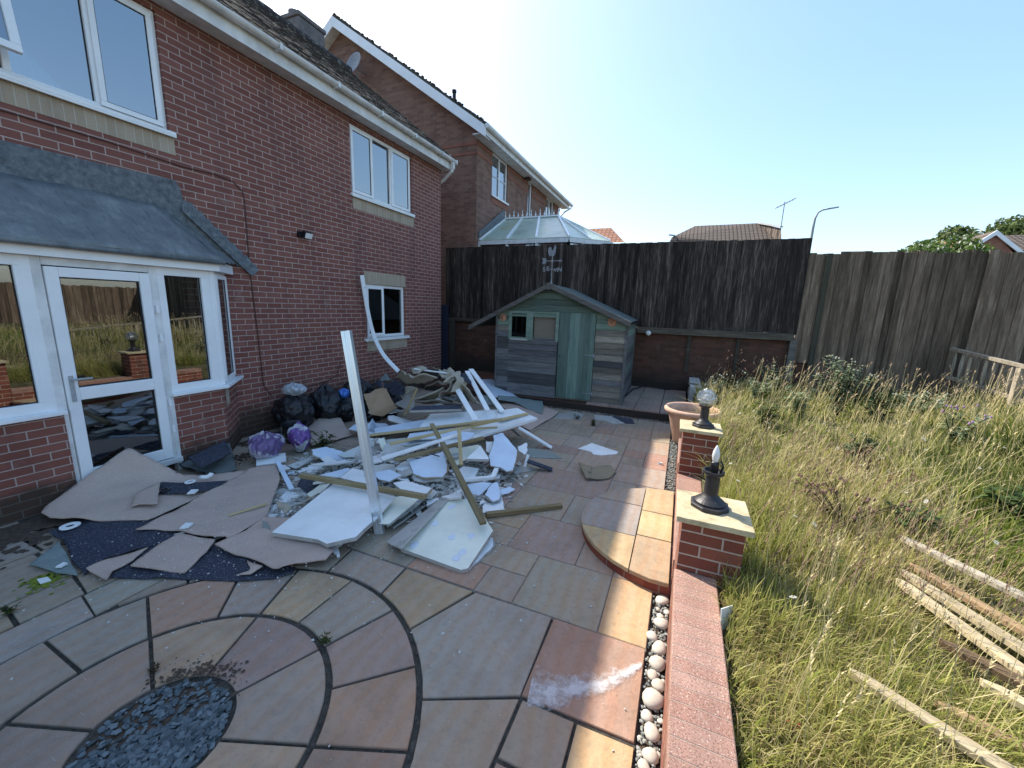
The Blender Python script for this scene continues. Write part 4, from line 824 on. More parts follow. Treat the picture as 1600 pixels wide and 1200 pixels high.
# door
m = MB(); m.xf = SXF
for k in range(7): u = 1.345+.1*k; m.box(u+.001, u+.099, -.042, -.02, .035, 1.705, 0, random.Random(k+3).random())
dd = m.build('door', 'green_door_paint', S, uv=False)
for z in (.17, .92):
    m = MB(); m.xf = SXF; m.prism([(2.05, -.043, z-.012), (2.05, -.043, z+.012), (1.86, -.043, z+.005), (1.86, -.043, z-.005)], (0, -.004, 0)); m.box(2.03, 2.07, -.05, -.03, z-.03, z+.03); m.build('hinge', 'weathered_iron', dd)
m = MB(); m.xf = SXF; m.box(1.38, 1.40, -.047, -.043, .85, .88); m.build('keyhole', 'black_plastic', dd)
m = MB(); m.xf = SXF; m.box(0, SW, .0, SD, -.03, 0.0); m.build('floor_bearers', 'fence_rail_wood', S, uv=False)
# roof
y0, y1 = -.16, SD+.12; uL, uR = -.56, SW+.02
zl, zr_ = zroof(uL), zroof(uR)
m = MB(); m.xf = SXF
m.hexa([(uL, y0, zl), (rx, y0, SR), (rx, y1, SR), (uL, y1, zl), (uL, y0, zl+.022), (rx, y0, SR+.024), (rx, y1, SR+.024), (uL, y1, zl+.022)])
m.hexa([(rx, y0, SR), (uR+.05, y0, zroof(uR+.05)), (uR+.05, y1, zroof(uR+.05)), (rx, y1, SR), (rx, y0, SR+.024), (uR+.05, y0, zroof(uR+.05)+.022), (uR+.05, y1, zroof(uR+.05)+.022), (rx, y1, SR+.024)])
rf = m.build('roof', 'roof_felt', S, uv=False)
m = MB(); m.xf = SXF; ya = y0-.022
for (a, za, b, zb) in ((uL, zl, rx, SR), (rx, SR, uR+.05, zroof(uR+.05))):
    m.prism([(a, ya, za+.035), (b, ya, zb+.035), (b, ya, zb-.055), (a, ya, za-.055)], (0, .02, 0), 0, .5)
m.box(rx-.04, rx+.04, ya-.012, ya-.001, SR-.09, SR+.04, 0, .5); m.build('bargeboard', 'grey_board', rf, uv=False)
m = MB(); m.xf = SXF; m.beam((uR+.055, y0, zroof(uR+.05)+.01), (uR+.055, y1, zroof(uR+.05)+.01), .02, .05); m.build('eaves_strip', 'black_plastic', rf)
def sun_face(u, z, r, lb):
    o = T('sun_plaque', lb, 'ornament', SXF @ Vector((u, -.03, z)))
    m = MB(); n = 32; P = [(u+rr*math.cos(a), -.018, z+rr*math.sin(a)) for k in range(n) for a, rr in [(2*math.pi*k/n, r*(1. if k % 2 else .84))]]; m.xf = SXF; m.prism(P, (0, -.012, 0)); m.build('rays', 'terracotta', o)
    m = MB(); m.xf = SXF; m.lathe([(.0, .02), (r*.4, .016), (r*.6, .004), (r*.62, -.01)], (0, 0, 0), 20); m.v = [tuple(SXF @ Vector((u+(SXF.inverted() @ Vector(p)).x, -.032-(SXF.inverted() @ Vector(p)).z, z+(SXF.inverted() @ Vector(p)).y))) for p in m.v]; m.build('face', 'terracotta', o, smooth=True)
    m = MB(); m.xf = SXF
    for du in (-.022, .022): m.box(u+du-.009, u+du+.009, -.056, -.045, z+.012, z+.02)
    m.box(u-.02, u+.02, -.056, -.045, z-.028, z-.021); m.box(u-.005, u+.005, -.062, -.05, z-.012, z+.012); m.build('features', 'cable_brown', o)
sun_face(.15, 1.565, .08, 'terracotta sun face plaque on the shed left of its window')
sun_face(2.34, 1.565, .085, 'terracotta sun face plaque on the shed right of its door')
# weathervane on the shed ridge
V_ = T('weathervane', 'grey cockerel weathervane on the front peak of the shed roof', 'weathervane', SXF @ Vector((rx, -.12, SR)))
vx, vy, vz = SXF @ Vector((rx+.03, -.12, SR))
m = MB(); m.tube([(vx, vy, vz), (vx, vy, vz+.58)], .009, 8); m.lathe([(.03, 0), (.02, .03), (.01, .05)], (vx, vy, vz+.02), 10); m.lathe([(.008, -.02), (.018, 0), (.008, .02)], (vx, vy, vz+.43), 10); m.build('pole', 'weathered_iron', V_)
m = MB(); q0 = vz+.44
m.beam((vx-.14, vy, q0), (vx+.15, vy, q0), .008, .012); m.prism([(vx+.20, vy-.002, q0), (vx+.14, vy-.002, q0+.025), (vx+.14, vy-.002, q0-.025)], (0, .004, 0))
m.prism([(vx-.20, vy-.002, q0+.055), (vx-.12, vy-.002, q0+.045), (vx-.12, vy-.002, q0-.045), (vx-.20, vy-.002, q0-.055), (vx-.185, vy-.002, q0)], (0, .004, 0)); m.build('arrow', 'weathered_iron', V_)
m = MB(); b0 = vz+.58      # cockerel silhouette cut from plate
ck = [(-.01, -.06), (.03, -.05), (.055, 0), (.06, .07), (.075, .10), (.055, .105), (.06, .135), (.04, .14), (.025, .125), (.02, .09), (0, .05), (-.02, .045), (-.03, .10), (-.055, .115), (-.085, .09), (-.09, .03), (-.075, -.03), (-.05, -.06), (-.03, -.04)]
m.prism([(vx+a, vy-.003, b0+b) for a, b in ck], (0, .006, 0)); m.build('cockerel', 'weathered_iron', V_)
m = MB(); r0 = vz+.28; m.beam((vx-.12, vy, r0), (vx+.12, vy, r0), .007, .007); m.beam((vx, vy-.12, r0), (vx, vy+.12, r0), .007, .007, up=(0, 0, 1)); m.build('compass_arms', 'weathered_iron', V_)
def letter(ch_, loc, size):
    cu = bpy.data.curves.new('letter', 'FONT'); cu.body = ch_; cu.size = size; cu.extrude = .002; cu.offset = .003; cu.align_x = 'CENTER'; cu.align_y = 'CENTER'
    to = bpy.data.objects.new('tmp', cu); C.objects.link(to); to.rotation_euler = (rad(90), 0, 0); to.location = loc; bpy.context.view_layer.update()
    dg = bpy.context.evaluated_depsgraph_get(); me = bpy.data.meshes.new_from_object(to.evaluated_get(dg)); mw = to.matrix_world.copy(); me.transform(mw)
    me.transform(Matrix.Translation(-ORG[V_.name])); bpy.data.objects.remove(to); me.materials.clear(); me.materials.append(M['weathered_iron'])
    ob = bpy.data.objects.new('compass_letter', me); C.objects.link(ob); ob.parent = V_
letter('S', (vx-.155, vy, r0), .12); letter('N', (vx+.155, vy, r0), .12); letter('E', (vx-.035, vy-.13, r0-.0), .11); letter('W', (vx+.05, vy+.13, r0), .10)

# ---------------------------------------------------------------- low garden wall, pillars, lamps
m = MB(); m.box(.11, .325, -3, 2.36, -.05, .345); m.box(.11, .325, 2.69, 4.295, -.05, .20); m.box(.11, .325, 4.62, 5.6, -.05, .2)
gw = tag(m.build('garden_wall', 'pillar_brick'), 'low red brick garden wall between the pebble strip and the grass', 'wall')
m = MB(); m.box(.105, .33, -3, 2.36, .345, .42); m.box(.105, .33, 2.69, 4.295, .2, .27); m.box(.105, .33, 4.62, 5.6, .2, .27)
m.build('coping', 'coping_brick', gw, bevel=.006)
for y, lb in ((2.364, 'brick pillar with stone cap carrying the lamp with the bare candle bulb'), (4.295, 'brick pillar with stone cap carrying the round crackle glass lamp')):
    P_ = T('brick_pillar', lb, 'pillar', (.278, y+.163, 0), 'brick pillars on the garden wall')
    m = MB(); m.box(.115, .442, y, y+.327, -.03, .737); m.build('shaft', 'pillar_brick', P_)
    m = MB(); q = random.Random(int(y*10)); c0, c1, c2, c3 = .08, .477, y-.035, y+.362
    n = 7; P = [(c0+(c1-c0)*k/n, c2) for k in range(n)]+[(c1, c2+(c3-c2)*k/n) for k in range(n)]+[(c1-(c1-c0)*k/n, c3) for k in range(n)]+[(c0, c3-(c3-c2)*k/n) for k in range(n)]
    m.prism([(a+q.uniform(-.003, .003), b+q.uniform(-.003, .003), .737) for a, b in P], (0, 0, .034)); m.build('cap', 'cap_stone', P_, bevel=.004)
def lamp(x, y, z, whole, lb):
    o = T('pedestal_lamp', lb, 'lamp', (x, y, z))
    m = MB(); m.lathe([(.112, 0), (.112, .022), (.10, .026)], (x, y, z), 8, rot=rad(22)); m.lathe([(.085, .026), (.088, .036), (.072, .05), (.060, .058), (.046, .075), (.040, .085), (.040, .20), (.055, .212), (.060, .215), (.060, .235), (.052, .235), (.046, .215), (.0, .214)], (x, y, z), 28); m.build('base', 'lamp_black', o, bevel=.002)
    if whole:
        m = MB(); m.lathe([(.045, -.085), (.07, -.065), (.092, -.035), (.10, 0), (.092, .038), (.07, .07), (.035, .095), (.004, .1)], (x, y, z+.30), 28); m.build('globe', 'crackle_glass', o, smooth=True)
        m = MB(); m.lathe([(.01, 0), (.032, .02), (.036, .05), (.02, .08), (.003, .085)], (x, y, z+.26), 14); m.build('bulb', 'bulb_glass', o, smooth=True)
    else:
        m = MB(); m.lathe([(.022, .21), (.024, .27), (.020, .285), (.014, .29)], (x, y, z), 16); m.tube([(x+.035, y, z+.22), (x+.045, y-.01, z+.27), (x+.03, y, z+.30)], .006, 6); m.build('lamp_holder', 'black_plastic', o)
        m = MB(); m.lathe([(.012, .285), (.017, .30), (.0215, .325), (.019, .352), (.009, .38), (.002, .392)], (x, y, z), 16); m.build('bulb', 'bulb_glass', o, smooth=True)
lamp(.262, 2.55, .771, False, 'black pedestal lamp with a bare candle bulb on the nearer brick pillar')
lamp(.30, 4.46, .771, True, 'black pedestal lamp with a round crackle glass globe on the farther brick pillar')
# semicircular step
ST = T('semicircular_step', 'half round sandstone step with a red brick edge beside the pillars', 'step', (-.2, 3.44, 0))
sx, sy, SRr = .108, 3.44, .79; hz = .095
m = MB(); A_ = [math.pi/2+math.pi*k/28 for k in range(29)]
for a, b in zip(A_, A_[1:]):
    P = lambda r, a, z: (sx+r*math.cos(a), sy+r*math.sin(a), z)
    m.add([P(SRr-.012, a, -.03), P(SRr-.012, b, -.03), P(SRr-.012, b, hz-.03), P(SRr-.012, a, hz-.03), P(SRr-.05, a, hz-.03), P(SRr-.05, b, hz-.03)], [(0, 1, 2, 3), (3, 2, 5, 4)])
m.build('riser', 'riser_brick', ST)
pm = MB()
def sslab(poly, tone): slab(poly, tone, .0035, hz)
R_s = SRr; xr = lambda y: sx-math.sqrt(max(0, R_s**2-(y-sy)**2)); xs = -.178
def arcp(y0_, y1_, n=9): return [(xr(y0_+(y1_-y0_)*k/(n-1)), y0_+(y1_-y0_)*k/(n-1)) for k in range(n)]
yt = lambda x: sy+math.sqrt(R_s**2-(x-sx)**2); yb = lambda x: sy-math.sqrt(R_s**2-(x-sx)**2)
sslab(arcp(3.74, yt(xs)-.0005)[::-1]+[(xs, 3.74)][::1], 'n'); sslab([(xs, 3.175)]+[(xs, 3.735)]+arcp(3.735, 3.175), 'b'); sslab([(xs, yb(xs))]+[(xs, 3.17)]+arcp(3.17, yb(xs)+.0005)[:-1], 'y')
sslab([(xs, 3.665), (sx-.01, 3.665), (sx-.01, sy+R_s-.01), (-.03, yt(-.03)), (xs, yt(xs))], 'y'); sslab([(xs, 3.21), (sx-.01, 3.21), (sx-.01, 3.66), (xs, 3.66)], 'y'); sslab([(xs, yb(xs)), (-.03, yb(-.03)), (sx-.01, sy-R_s+.01), (sx-.01, 3.205), (xs, 3.205)], 'y')
pm.build('tread', 'sandstone', ST, uv=False)
m = MB(); m.prism([(sx, sy+SRr-.03, .0)]+[(sx+(SRr-.02)*math.cos(a), sy+(SRr-.02)*math.sin(a), .0) for a in A_], (0, 0, hz-.031)); m.build('core', 'joint_mortar', ST, uv=False)
# pebble strip
m = MB(); m.box(.0, .112, -3, 6.6, -.06, -.03); struct(m.build('gravel_bed', 'soil', uv=False, org=(0, 0, 0)))
m = MB(); q = random.Random(21)
for k in range(1500):
    y = q.choice((q.uniform(.9, 2.66), q.uniform(4.25, 6.4))); x = q.uniform(.008, .106); s_ = q.uniform(.004, .011); pebble(m, x, y, -.028+q.random()*.02, s_*1.3, s_, s_*.5, q.random()*6, q.uniform(-.5, .5), q.random(), 5)
struct(m.build('fine_gravel', 'grey_gravel', uv=False, org=(0, 0, 0)), 'stuff')
PEB = [(0.064,2.617,0.044),(0.069,2.391,0.048),(0.022,2.263,0.039),(0.069,2.188,0.047),(0.066,2.069,0.047),(0.046,1.992,0.033),(0.078,1.938,0.035),(0.057,1.838,0.057),(0.037,1.742,0.032),(0.064,1.671,0.043),(0.067,1.563,0.037),(0.044,1.512,0.029),(0.024,1.56,0.015),(0.098,2.519,0.02),(0.061,2.46,0.024),(0.096,1.591,0.014),(0.1,1.752,0.015),(0.015,1.63,0.013),(0.088,1.475,0.032),(0.037,1.452,0.028),(0.1,2.106,0.015),(0.1,1.979,0.014),(0.041,2.52,0.018),(0.068,1.42,0.031),(0.03,1.38,0.03),(0.1,1.86,0.013),(0.07,1.33,0.034),(0.04,1.27,0.034),(0.08,1.2,0.039)]
names = []
for i, (x, y, r) in enumerate(PEB):
    q = random.Random(i+40); m = MB(); n = 12; V = []; sxx, syy, szz = r*q.uniform(.85, 1.05), r*q.uniform(.9, 1.25), r*q.uniform(.45, .62)
    rz_ = q.uniform(-1, 1)*.8
    for a in range(7):
        ph = -math.pi/2+math.pi*a/6
        for b in range(n):
            th = 2*math.pi*b/n; k = 1+.06*math.sin(3*th+i)*math.cos(ph)+.05*math.sin(2*th+2*i); vx_, vy_, vz_ = sxx*k*math.cos(ph)*math.cos(th), syy*k*math.cos(ph)*math.sin(th), szz*math.sin(ph)
            V.append((x+vx_*math.cos(rz_)-vy_*math.sin(rz_), y+vx_*math.sin(rz_)+vy_*math.cos(rz_), vz_+szz*.75-.022))
    m.add(V, [(a*n+b, a*n+(b+1) % n, (a+1)*n+(b+1) % n, (a+1)*n+b) for a in range(6) for b in range(n)], 0, q.random())
    o = m.build('pebble', 'cobble', smooth=True, uv=False); lb = ('large' if r > .037 else 'medium sized' if r > .027 else 'small')+' pale beach pebble in the strip '+('beside the half round step' if y > 2.2 else 'next to the paint smeared slab' if y > 1.62 else 'at its near end'); tag(o, lb, 'pebble', lb.replace('pebble', 'pebbles'))
# terracotta pot
PT = T('plant_pot', 'large pale terracotta pot of dry soil behind the farther brick pillar', 'plant pot', (.24, 6.35, 0)); pc = (.26, 6.35, 0)
m = MB(); m.lathe([(.22, 0), (.23, .01), (.33, .44), (.345, .46), (.375, .47), (.395, .49), (.395, .52), (.38, .54), (.355, .54), (.34, .52), (.32, .46), (.315, .42)], pc, 40); m.f = m.f[:-1]; m.m = m.m[:-1]; m.c = m.c[:-1]; m.build('pot', 'pale_terracotta', PT, smooth=True)
m = MB(); m.lathe([(.05, .40), (.312, .425), (.2, .445)], pc, 30); m.build('soil', 'soil', PT)
# balustrade
BL = T('balustrade', 'low pale timber balustrade with round spindles standing at the back of the lawn', 'balustrade', (4.2, 8, .3))
bd = Vector((-.177, -1, 0)).normalized()*-1; A0 = Vector((3.95, 8.6, 0)); run = Vector((.05, -1.0, 0))
A0 = Vector((4.49, 9.68, 0)); B0 = Vector((4.81, 8.6, 0)); dv = (B0-A0); dv.z = -.145; dv.normalize()
zt_, zb_ = 1.45, .95
m = MB(); m.beam(A0+Vector((0, 0, zt_)), A0+dv*4.6+Vector((0, 0, zt_)), .075, .05, c=.6); m.build('rail', 'bleached_rail', BL, uv=False)
m = MB(); m.beam(A0+Vector((0, 0, zb_)), A0+dv*4.6+Vector((0, 0, zb_)), .06, .05, c=.5); m.build('rail', 'bleached_rail', BL, uv=False)
k = 0; s_ = .10
while s_ < 4.5:
    p = A0+dv*s_
    if k in (8, 22, 36):
        m = MB(); m.box(p.x-.05, p.x+.05, p.y-.05, p.y+.05, .2, zt_-.03+p.z, 0, .7); m.build('post', 'bleached_rail', BL, uv=False)
    else:
        m = MB(); hh = zt_-zb_; m.lathe([(.014, 0), (.016, hh*.15), (.024, hh*.3), (.026, hh*.5), (.022, hh*.7), (.016, hh*.85), (.014, hh)], (p.x, p.y, zb_+p.z), 8, c=R_.random()); m.build('spindle', 'bleached_rail', BL, uv=False, smooth=True)
    k += 1; s_ += .135
m = MB(); m.beam(A0+Vector((0, .1, .42)), A0+Vector((dv.x, dv.y, 0))*3+Vector((0, .1, .42)), .06, .16, c=.3); m.build('base_board', 'fence_rail_wood', BL, uv=False)

# ---------------------------------------------------------------- rubble: world-space outlines in metres
RUBBLE = [
('cloth', 'carpet', 'dark navy carpet offcut spread flat on the paving nearest the house wall at the left', 'carpet', None, [[-4.56, 1.22, 0.01], [-4.531, 1.316, 0.02], [-4.514, 1.486, 0.03], [-4.097, 1.694, 0.03], [-3.564, 1.661, 0.02], [-3.595, 1.446, 0.02], [-3.718, 1.247, 0.02], [-3.629, 1.093, 0.01], [-3.87, 1.123, 0.01], [-4.274, 1.216, 0.02]], 0.008, 'navy_carpet', 0.01, [], 5.0),
('cloth', 'carpet', 'dark navy carpet at the front edge of the rubble under the cut pink squares', 'carpet', None, [[-3.465, 1.144, 0.005], [-3.537, 1.285, 0.01], [-3.643, 1.48, 0.012], [-3.341, 1.715, 0.015], [-2.828, 1.701, 0.015], [-2.423, 1.774, 0.01], [-2.379, 1.722, 0.005], [-2.452, 1.621, 0.005], [-2.65, 1.498, 0.005], [-3.091, 1.313, 0.005]], 0.008, 'navy_carpet', 0.01, [], 5.0),
('cloth', 'underlay', 'pale green triangle of underlay at the left end of the carpets', 'underlay', None, [[-4.117, 0.987, 0.012], [-4.264, 1.185, 0.02], [-4.032, 1.145, 0.03], [-3.631, 1.066, 0.015], [-3.822, 1.02, 0.012]], 0.008, 'green_underlay', 0.01, [], 5.0),
('cloth', 'carpet', 'large pink carpet with one corner peaked up against the white door', 'carpet', None, [[-4.902, 1.297, 0.05], [-4.947, 1.342, 0.08], [-5.048, 1.991, 0.43], [-4.555, 2.184, 0.13], [-4.454, 2.359, 0.07], [-4.262, 2.66, 0.05], [-4.041, 2.533, 0.04], [-4.095, 2.096, 0.04], [-4.028, 1.691, 0.03], [-4.038, 1.638, 0.03], [-4.398, 1.441, 0.03], [-4.745, 1.295, 0.04]], 0.01, 'pink_carpet', 0.0025, [[-4.573, 1.665, 0.085], [-4.495, 2.013, 0.05], [-4.559, 1.431, 0.075], [-4.276, 2.255, 0.06], [-4.718, 1.837, 0.14], [-4.201, 1.718, 0.07]], 5.0),
('cloth', 'carpet', 'pink carpet sheet lying diagonally over the others in the middle of the carpets', 'carpet', None, [[-3.931, 1.516, 0.045], [-3.97, 1.815, 0.05], [-4.104, 2.166, 0.06], [-4.25, 2.676, 0.07], [-4.067, 2.856, 0.08], [-3.675, 2.6, 0.09], [-3.174, 2.096, 0.06], [-3.119, 1.738, 0.05], [-3.176, 1.75, 0.05], [-3.237, 1.711, 0.05], [-3.631, 1.648, 0.045]], 0.01, 'pink_carpet', 0.009, [[-3.733, 1.944, 0.055], [-3.808, 2.319, 0.07]], 5.0),
('cloth', 'carpet', 'narrow navy carpet strip between two pink sheets near the purple bags', 'carpet', None, [[-4.623, 2.023, 0.1], [-4.442, 2.095, 0.1], [-4.274, 2.203, 0.1], [-4.11, 2.354, 0.09], [-4.062, 2.145, 0.085], [-4.152, 2.011, 0.09], [-4.377, 1.888, 0.1]], 0.006, 'navy_carpet', 0.002, [], 5.0),
('cloth', 'carpet', 'small square pink carpet flap on the big peaked pink carpet', 'carpet', None, [[-4.28, 1.645, 0.1], [-4.504, 1.779, 0.12], [-4.513, 1.868, 0.13], [-4.536, 1.983, 0.135], [-4.11, 1.754, 0.11], [-4.257, 1.689, 0.1]], 0.008, 'pink_carpet', 0.002, [], 5.0),
('cloth', 'carpet', 'kite shaped pink carpet square on the navy carpet at the front of the rubble', 'carpet', None, [[-3.426, 1.257, 0.03], [-3.543, 1.475, 0.035], [-3.561, 1.633, 0.04], [-3.219, 1.706, 0.04], [-3.125, 1.579, 0.035], [-3.024, 1.379, 0.03]], 0.012, 'pink_carpet', 0.006, [], 5.0),
('cloth', 'carpet', 'slim pink carpet offcut curling beside the pale green underlay', 'carpet', None, [[-3.648, 1.113, 0.03], [-3.657, 1.213, 0.035], [-3.595, 1.336, 0.035], [-3.573, 1.43, 0.03], [-3.481, 1.298, 0.035], [-3.477, 1.184, 0.03], [-3.366, 1.111, 0.06], [-3.486, 1.114, 0.03]], 0.01, 'pink_carpet', 0.006, [], 5.0),
('cloth', 'carpet', 'pink carpet with a rolled lower edge just left of the big white panel', 'carpet', None, [[-3.14, 1.647, 0.05], [-3.111, 1.878, 0.06], [-3.156, 2.066, 0.07], [-2.959, 2.146, 0.07], [-2.472, 2.015, 0.07], [-2.26, 1.977, 0.05], [-2.236, 1.88, 0.05], [-2.373, 1.74, 0.08], [-2.417, 1.668, 0.1], [-2.428, 1.65, 0.06], [-2.667, 1.657, 0.05]], 0.012, 'pink_carpet', 0.008, [], 5.0),
('cloth', 'carpet', 'little curled pink carpet scrap on the front navy carpet', 'carpet', None, [[-2.685, 1.521, 0.02], [-2.633, 1.589, 0.04], [-2.772, 1.651, 0.03], [-2.597, 1.653, 0.05], [-2.594, 1.635, 0.03], [-2.604, 1.567, 0.02]], 0.008, 'pink_carpet', 0.004, [], 5.0),
('cloth', 'underlay', 'folded grey underlay beside the door sill under a dark mat', 'underlay', None, [[-5.336, 2.431, 0.06], [-5.283, 2.444, 0.14], [-5.213, 2.648, 0.16], [-5.161, 2.912, 0.15], [-5.032, 2.951, 0.12], [-4.414, 2.624, 0.05], [-4.456, 2.438, 0.05], [-4.667, 2.418, 0.05], [-4.904, 2.387, 0.05]], 0.02, 'grey_underlay', 0.015, [], 5.0),
('cloth', 'rug', 'dark grey rubber mat folded on the underlay beside the white door', 'mat', None, [[-4.861, 2.407, 0.17], [-4.914, 2.647, 0.2], [-4.93, 2.838, 0.22], [-4.546, 2.661, 0.2], [-4.459, 2.434, 0.19], [-4.464, 2.301, 0.17]], 0.02, 'navy_carpet', 0.004, [], 5.0),
('cloth', 'carpet', 'pinkish carpet pad lying in front of the black bin bags', 'carpet', None, [[-5.145, 4.064, 0.06], [-5.094, 4.235, 0.09], [-5.09, 4.468, 0.14], [-4.965, 4.473, 0.12], [-4.839, 4.52, 0.1], [-4.576, 4.359, 0.05], [-4.247, 4.152, 0.03], [-4.275, 3.874, 0.03], [-4.351, 3.565, 0.03], [-4.67, 3.722, 0.03]], 0.012, 'pink_carpet', 0.008, [], 5.0),
('cloth', 'carpet', 'pinkish brown carpet spread on the paving between the long white boards and the shed', 'carpet', None, [[-3.229, 6.867, 0.06], [-3.057, 7.102, 0.06], [-2.818, 7.112, 0.06], [-2.355, 7.134, 0.05], [-1.977, 6.987, 0.02], [-1.967, 6.626, 0.02], [-1.993, 6.385, 0.015], [-2.066, 5.673, 0.01], [-2.294, 5.791, 0.03], [-2.243, 6.133, 0.06], [-2.5, 5.963, 0.15]], 0.012, 'pink_carpet', 0.006, [], 5.0),
('board', 'panel', 'pale blue white panel leaning low against the far side of the heap near the shed', 'panel', None, [[-3.973, 7.592, 0.35], [-3.896, 8.014, 0.3], [-2.957, 7.384, 0.1], [-3.13, 7.022, 0.171], [-3.259, 6.635, 0.232]], 0.015, 'blue_board', 0.004, None),
('cloth', 'underlay', 'grey green underlay sheet on the carpet in front of the shed', 'underlay', None, [[-3.222, 6.917, 0.2], [-2.913, 7.21, 0.14], [-2.409, 7.284, 0.1], [-2.289, 6.991, 0.09], [-2.173, 6.557, 0.06], [-2.475, 6.661, 0.07], [-2.7, 6.82, 0.09], [-2.913, 6.925, 0.12], [-3.096, 6.668, 0.19]], 0.012, 'green_underlay', 0.008, [], 5.0),
('board', 'panel', 'dark slate blue panel with a pale edge beneath the crumpled carpets', 'panel', None, [[-3.31, 4.274, 0.5], [-2.741, 4.697, 0.5], [-2.814, 4.821, 0.53], [-3.318, 4.428, 0.527]], 0.035, 'navy_carpet', 0.003, 'grey_board_edge'),
('board', 'panel', 'torn grey plasterboard sheet poking out left under the crumpled carpets', 'panel', None, [[-4.136, 4.947, 0.34], [-3.462, 4.507, 0.42], [-3.561, 4.715, 0.5], [-3.94, 5.055, 0.514], [-3.956, 4.953, 0.44]], 0.012, 'grey_paper', 0.008, None),
('cloth', 'carpet', 'dark navy carpet bunched against the brick wall behind the cardboard', 'carpet', None, [[-5.152, 5.559, 0.42], [-5.097, 5.658, 0.5], [-4.824, 5.539, 0.54], [-4.619, 5.529, 0.56], [-4.215, 5.337, 0.56], [-4.008, 5.019, 0.46], [-4.221, 5.024, 0.44], [-4.517, 5.279, 0.46]], 0.012, 'navy_carpet', 0.03, [], 5.0),
('cloth', 'underlay', 'grey green peak of underlay standing behind the navy carpet', 'underlay', None, [[-5.14, 5.737, 0.46], [-5.1, 5.873, 0.62], [-4.816, 5.681, 0.6], [-4.714, 5.643, 0.52]], 0.01, 'green_underlay', 0.02, [], 5.0),
('board', 'panel', 'wide pale blue plasterboard across the heap left of the white skirtings', 'plasterboard', None, [[-4.098, 4.42, 0.24], [-3.99, 4.149, 0.15], [-2.768, 4.929, 0.4], [-2.779, 4.654, 0.309], [-3.89, 4.061, 0.12]], 0.014, 'blue_board', 0.003, None),
('board', 'panel', 'pale plasterboard sheet across the heap where the white skirtings land', 'plasterboard', None, [[-3.201, 4.605, 0.385], [-2.421, 5.21, 0.42], [-2.299, 4.968, 0.36], [-2.716, 4.569, 0.327], [-3.12, 4.227, 0.303]], 0.013, 'white_board', 0.002, None),
('board', 'panel', 'smooth white board with a small slot at the right of the long boards', 'panel', None, [[-2.402, 5.184, 0.41], [-2.226, 5.518, 0.4], [-1.991, 5.382, 0.37], [-2.194, 4.864, 0.378], [-2.274, 4.874, 0.387]], 0.018, 'white_board', 0.001, None),
('board', 'panel', 'long white door panel pointing right under the timber battens', 'panel', None, [[-2.007, 5.436, 0.345], [-1.84, 5.375, 0.325], [-2.285, 4.22, 0.29], [-2.514, 3.773, 0.282], [-2.671, 4.047, 0.315], [-2.373, 4.676, 0.329]], 0.035, 'white_board', 0.001, None),
('board', 'panel', 'pale blue board under the battens at the left of the heap', 'plasterboard', None, [[-3.014, 3.884, 0.33], [-2.567, 4.274, 0.37], [-2.437, 4.078, 0.355], [-2.58, 3.879, 0.336], [-2.924, 3.717, 0.317]], 0.012, 'blue_board', 0.005, None),
('board', 'panel', 'small pale blue plasterboard corner between the battens', 'plasterboard', None, [[-2.44, 4.176, 0.36], [-2.277, 4.226, 0.36], [-2.245, 4.081, 0.33], [-2.314, 3.974, 0.313]], 0.012, 'blue_board', 0.003, None),
('board', 'panel', 'off white board behind the stud with pencil marks', 'plasterboard', None, [[-3.283, 3.723, 0.25], [-2.996, 3.911, 0.28], [-2.663, 3.927, 0.28], [-2.822, 3.615, 0.227], [-2.982, 3.373, 0.187]], 0.014, 'scuffed_board', 0.006, None),
('board', 'panel', 'pale triangular plasterboard piece left of the metal stud', 'plasterboard', None, [[-3.623, 3.31, 0.13], [-3.503, 3.572, 0.2], [-3.422, 3.755, 0.25], [-3.377, 3.631, 0.169], [-3.4, 3.459, 0.097], [-3.551, 3.333, 0.107]], 0.014, 'scuffed_board', 0.004, None),
('board', 'panel', 'upright cream plasterboard triangle just right of the metal stud', 'plasterboard', None, [[-3.288, 3.623, 0.3], [-3.224, 3.658, 0.3], [-3.135, 3.629, 0.2], [-3.155, 3.563, 0.129]], 0.012, 'cream_board', 0.004, None),
('board', 'panel', 'small white tile shaped board lying left of the metal stud', 'plasterboard', None, [[-3.699, 3.134, 0.13], [-3.684, 3.221, 0.14], [-3.439, 3.14, 0.14], [-3.534, 3.07, 0.129]], 0.01, 'white_board', 0.002, None),
('board', 'panel', 'blue grey board under the long batten left of the stud', 'plasterboard', None, [[-3.318, 2.774, 0.15], [-3.163, 3.004, 0.17], [-3.114, 3.005, 0.17], [-3.082, 2.829, 0.154]], 0.012, 'blue_board', 0.003, None),
('board', 'panel', 'flat pale board with a torn notch beside the metal stud', 'plasterboard', None, [[-3.054, 2.803, 0.165], [-3.098, 3.012, 0.18], [-2.934, 3.002, 0.19], [-2.694, 2.789, 0.188], [-2.671, 2.764, 0.187]], 0.012, 'white_board', 0.003, None),
('board', 'panel', 'blue square of plasterboard right of the metal stud', 'plasterboard', None, [[-2.758, 2.951, 0.22], [-2.614, 3.04, 0.25], [-2.434, 3.003, 0.24], [-2.502, 2.892, 0.204], [-2.628, 2.89, 0.202]], 0.013, 'blue_board', 0.003, None),
('board', 'panel', 'grey cream board strip behind the blue square of plasterboard', 'plasterboard', None, [[-2.59, 3.115, 0.2], [-2.475, 3.194, 0.24], [-2.39, 3.117, 0.23], [-2.472, 3.043, 0.196]], 0.014, 'grey_board_edge', 0.006, None),
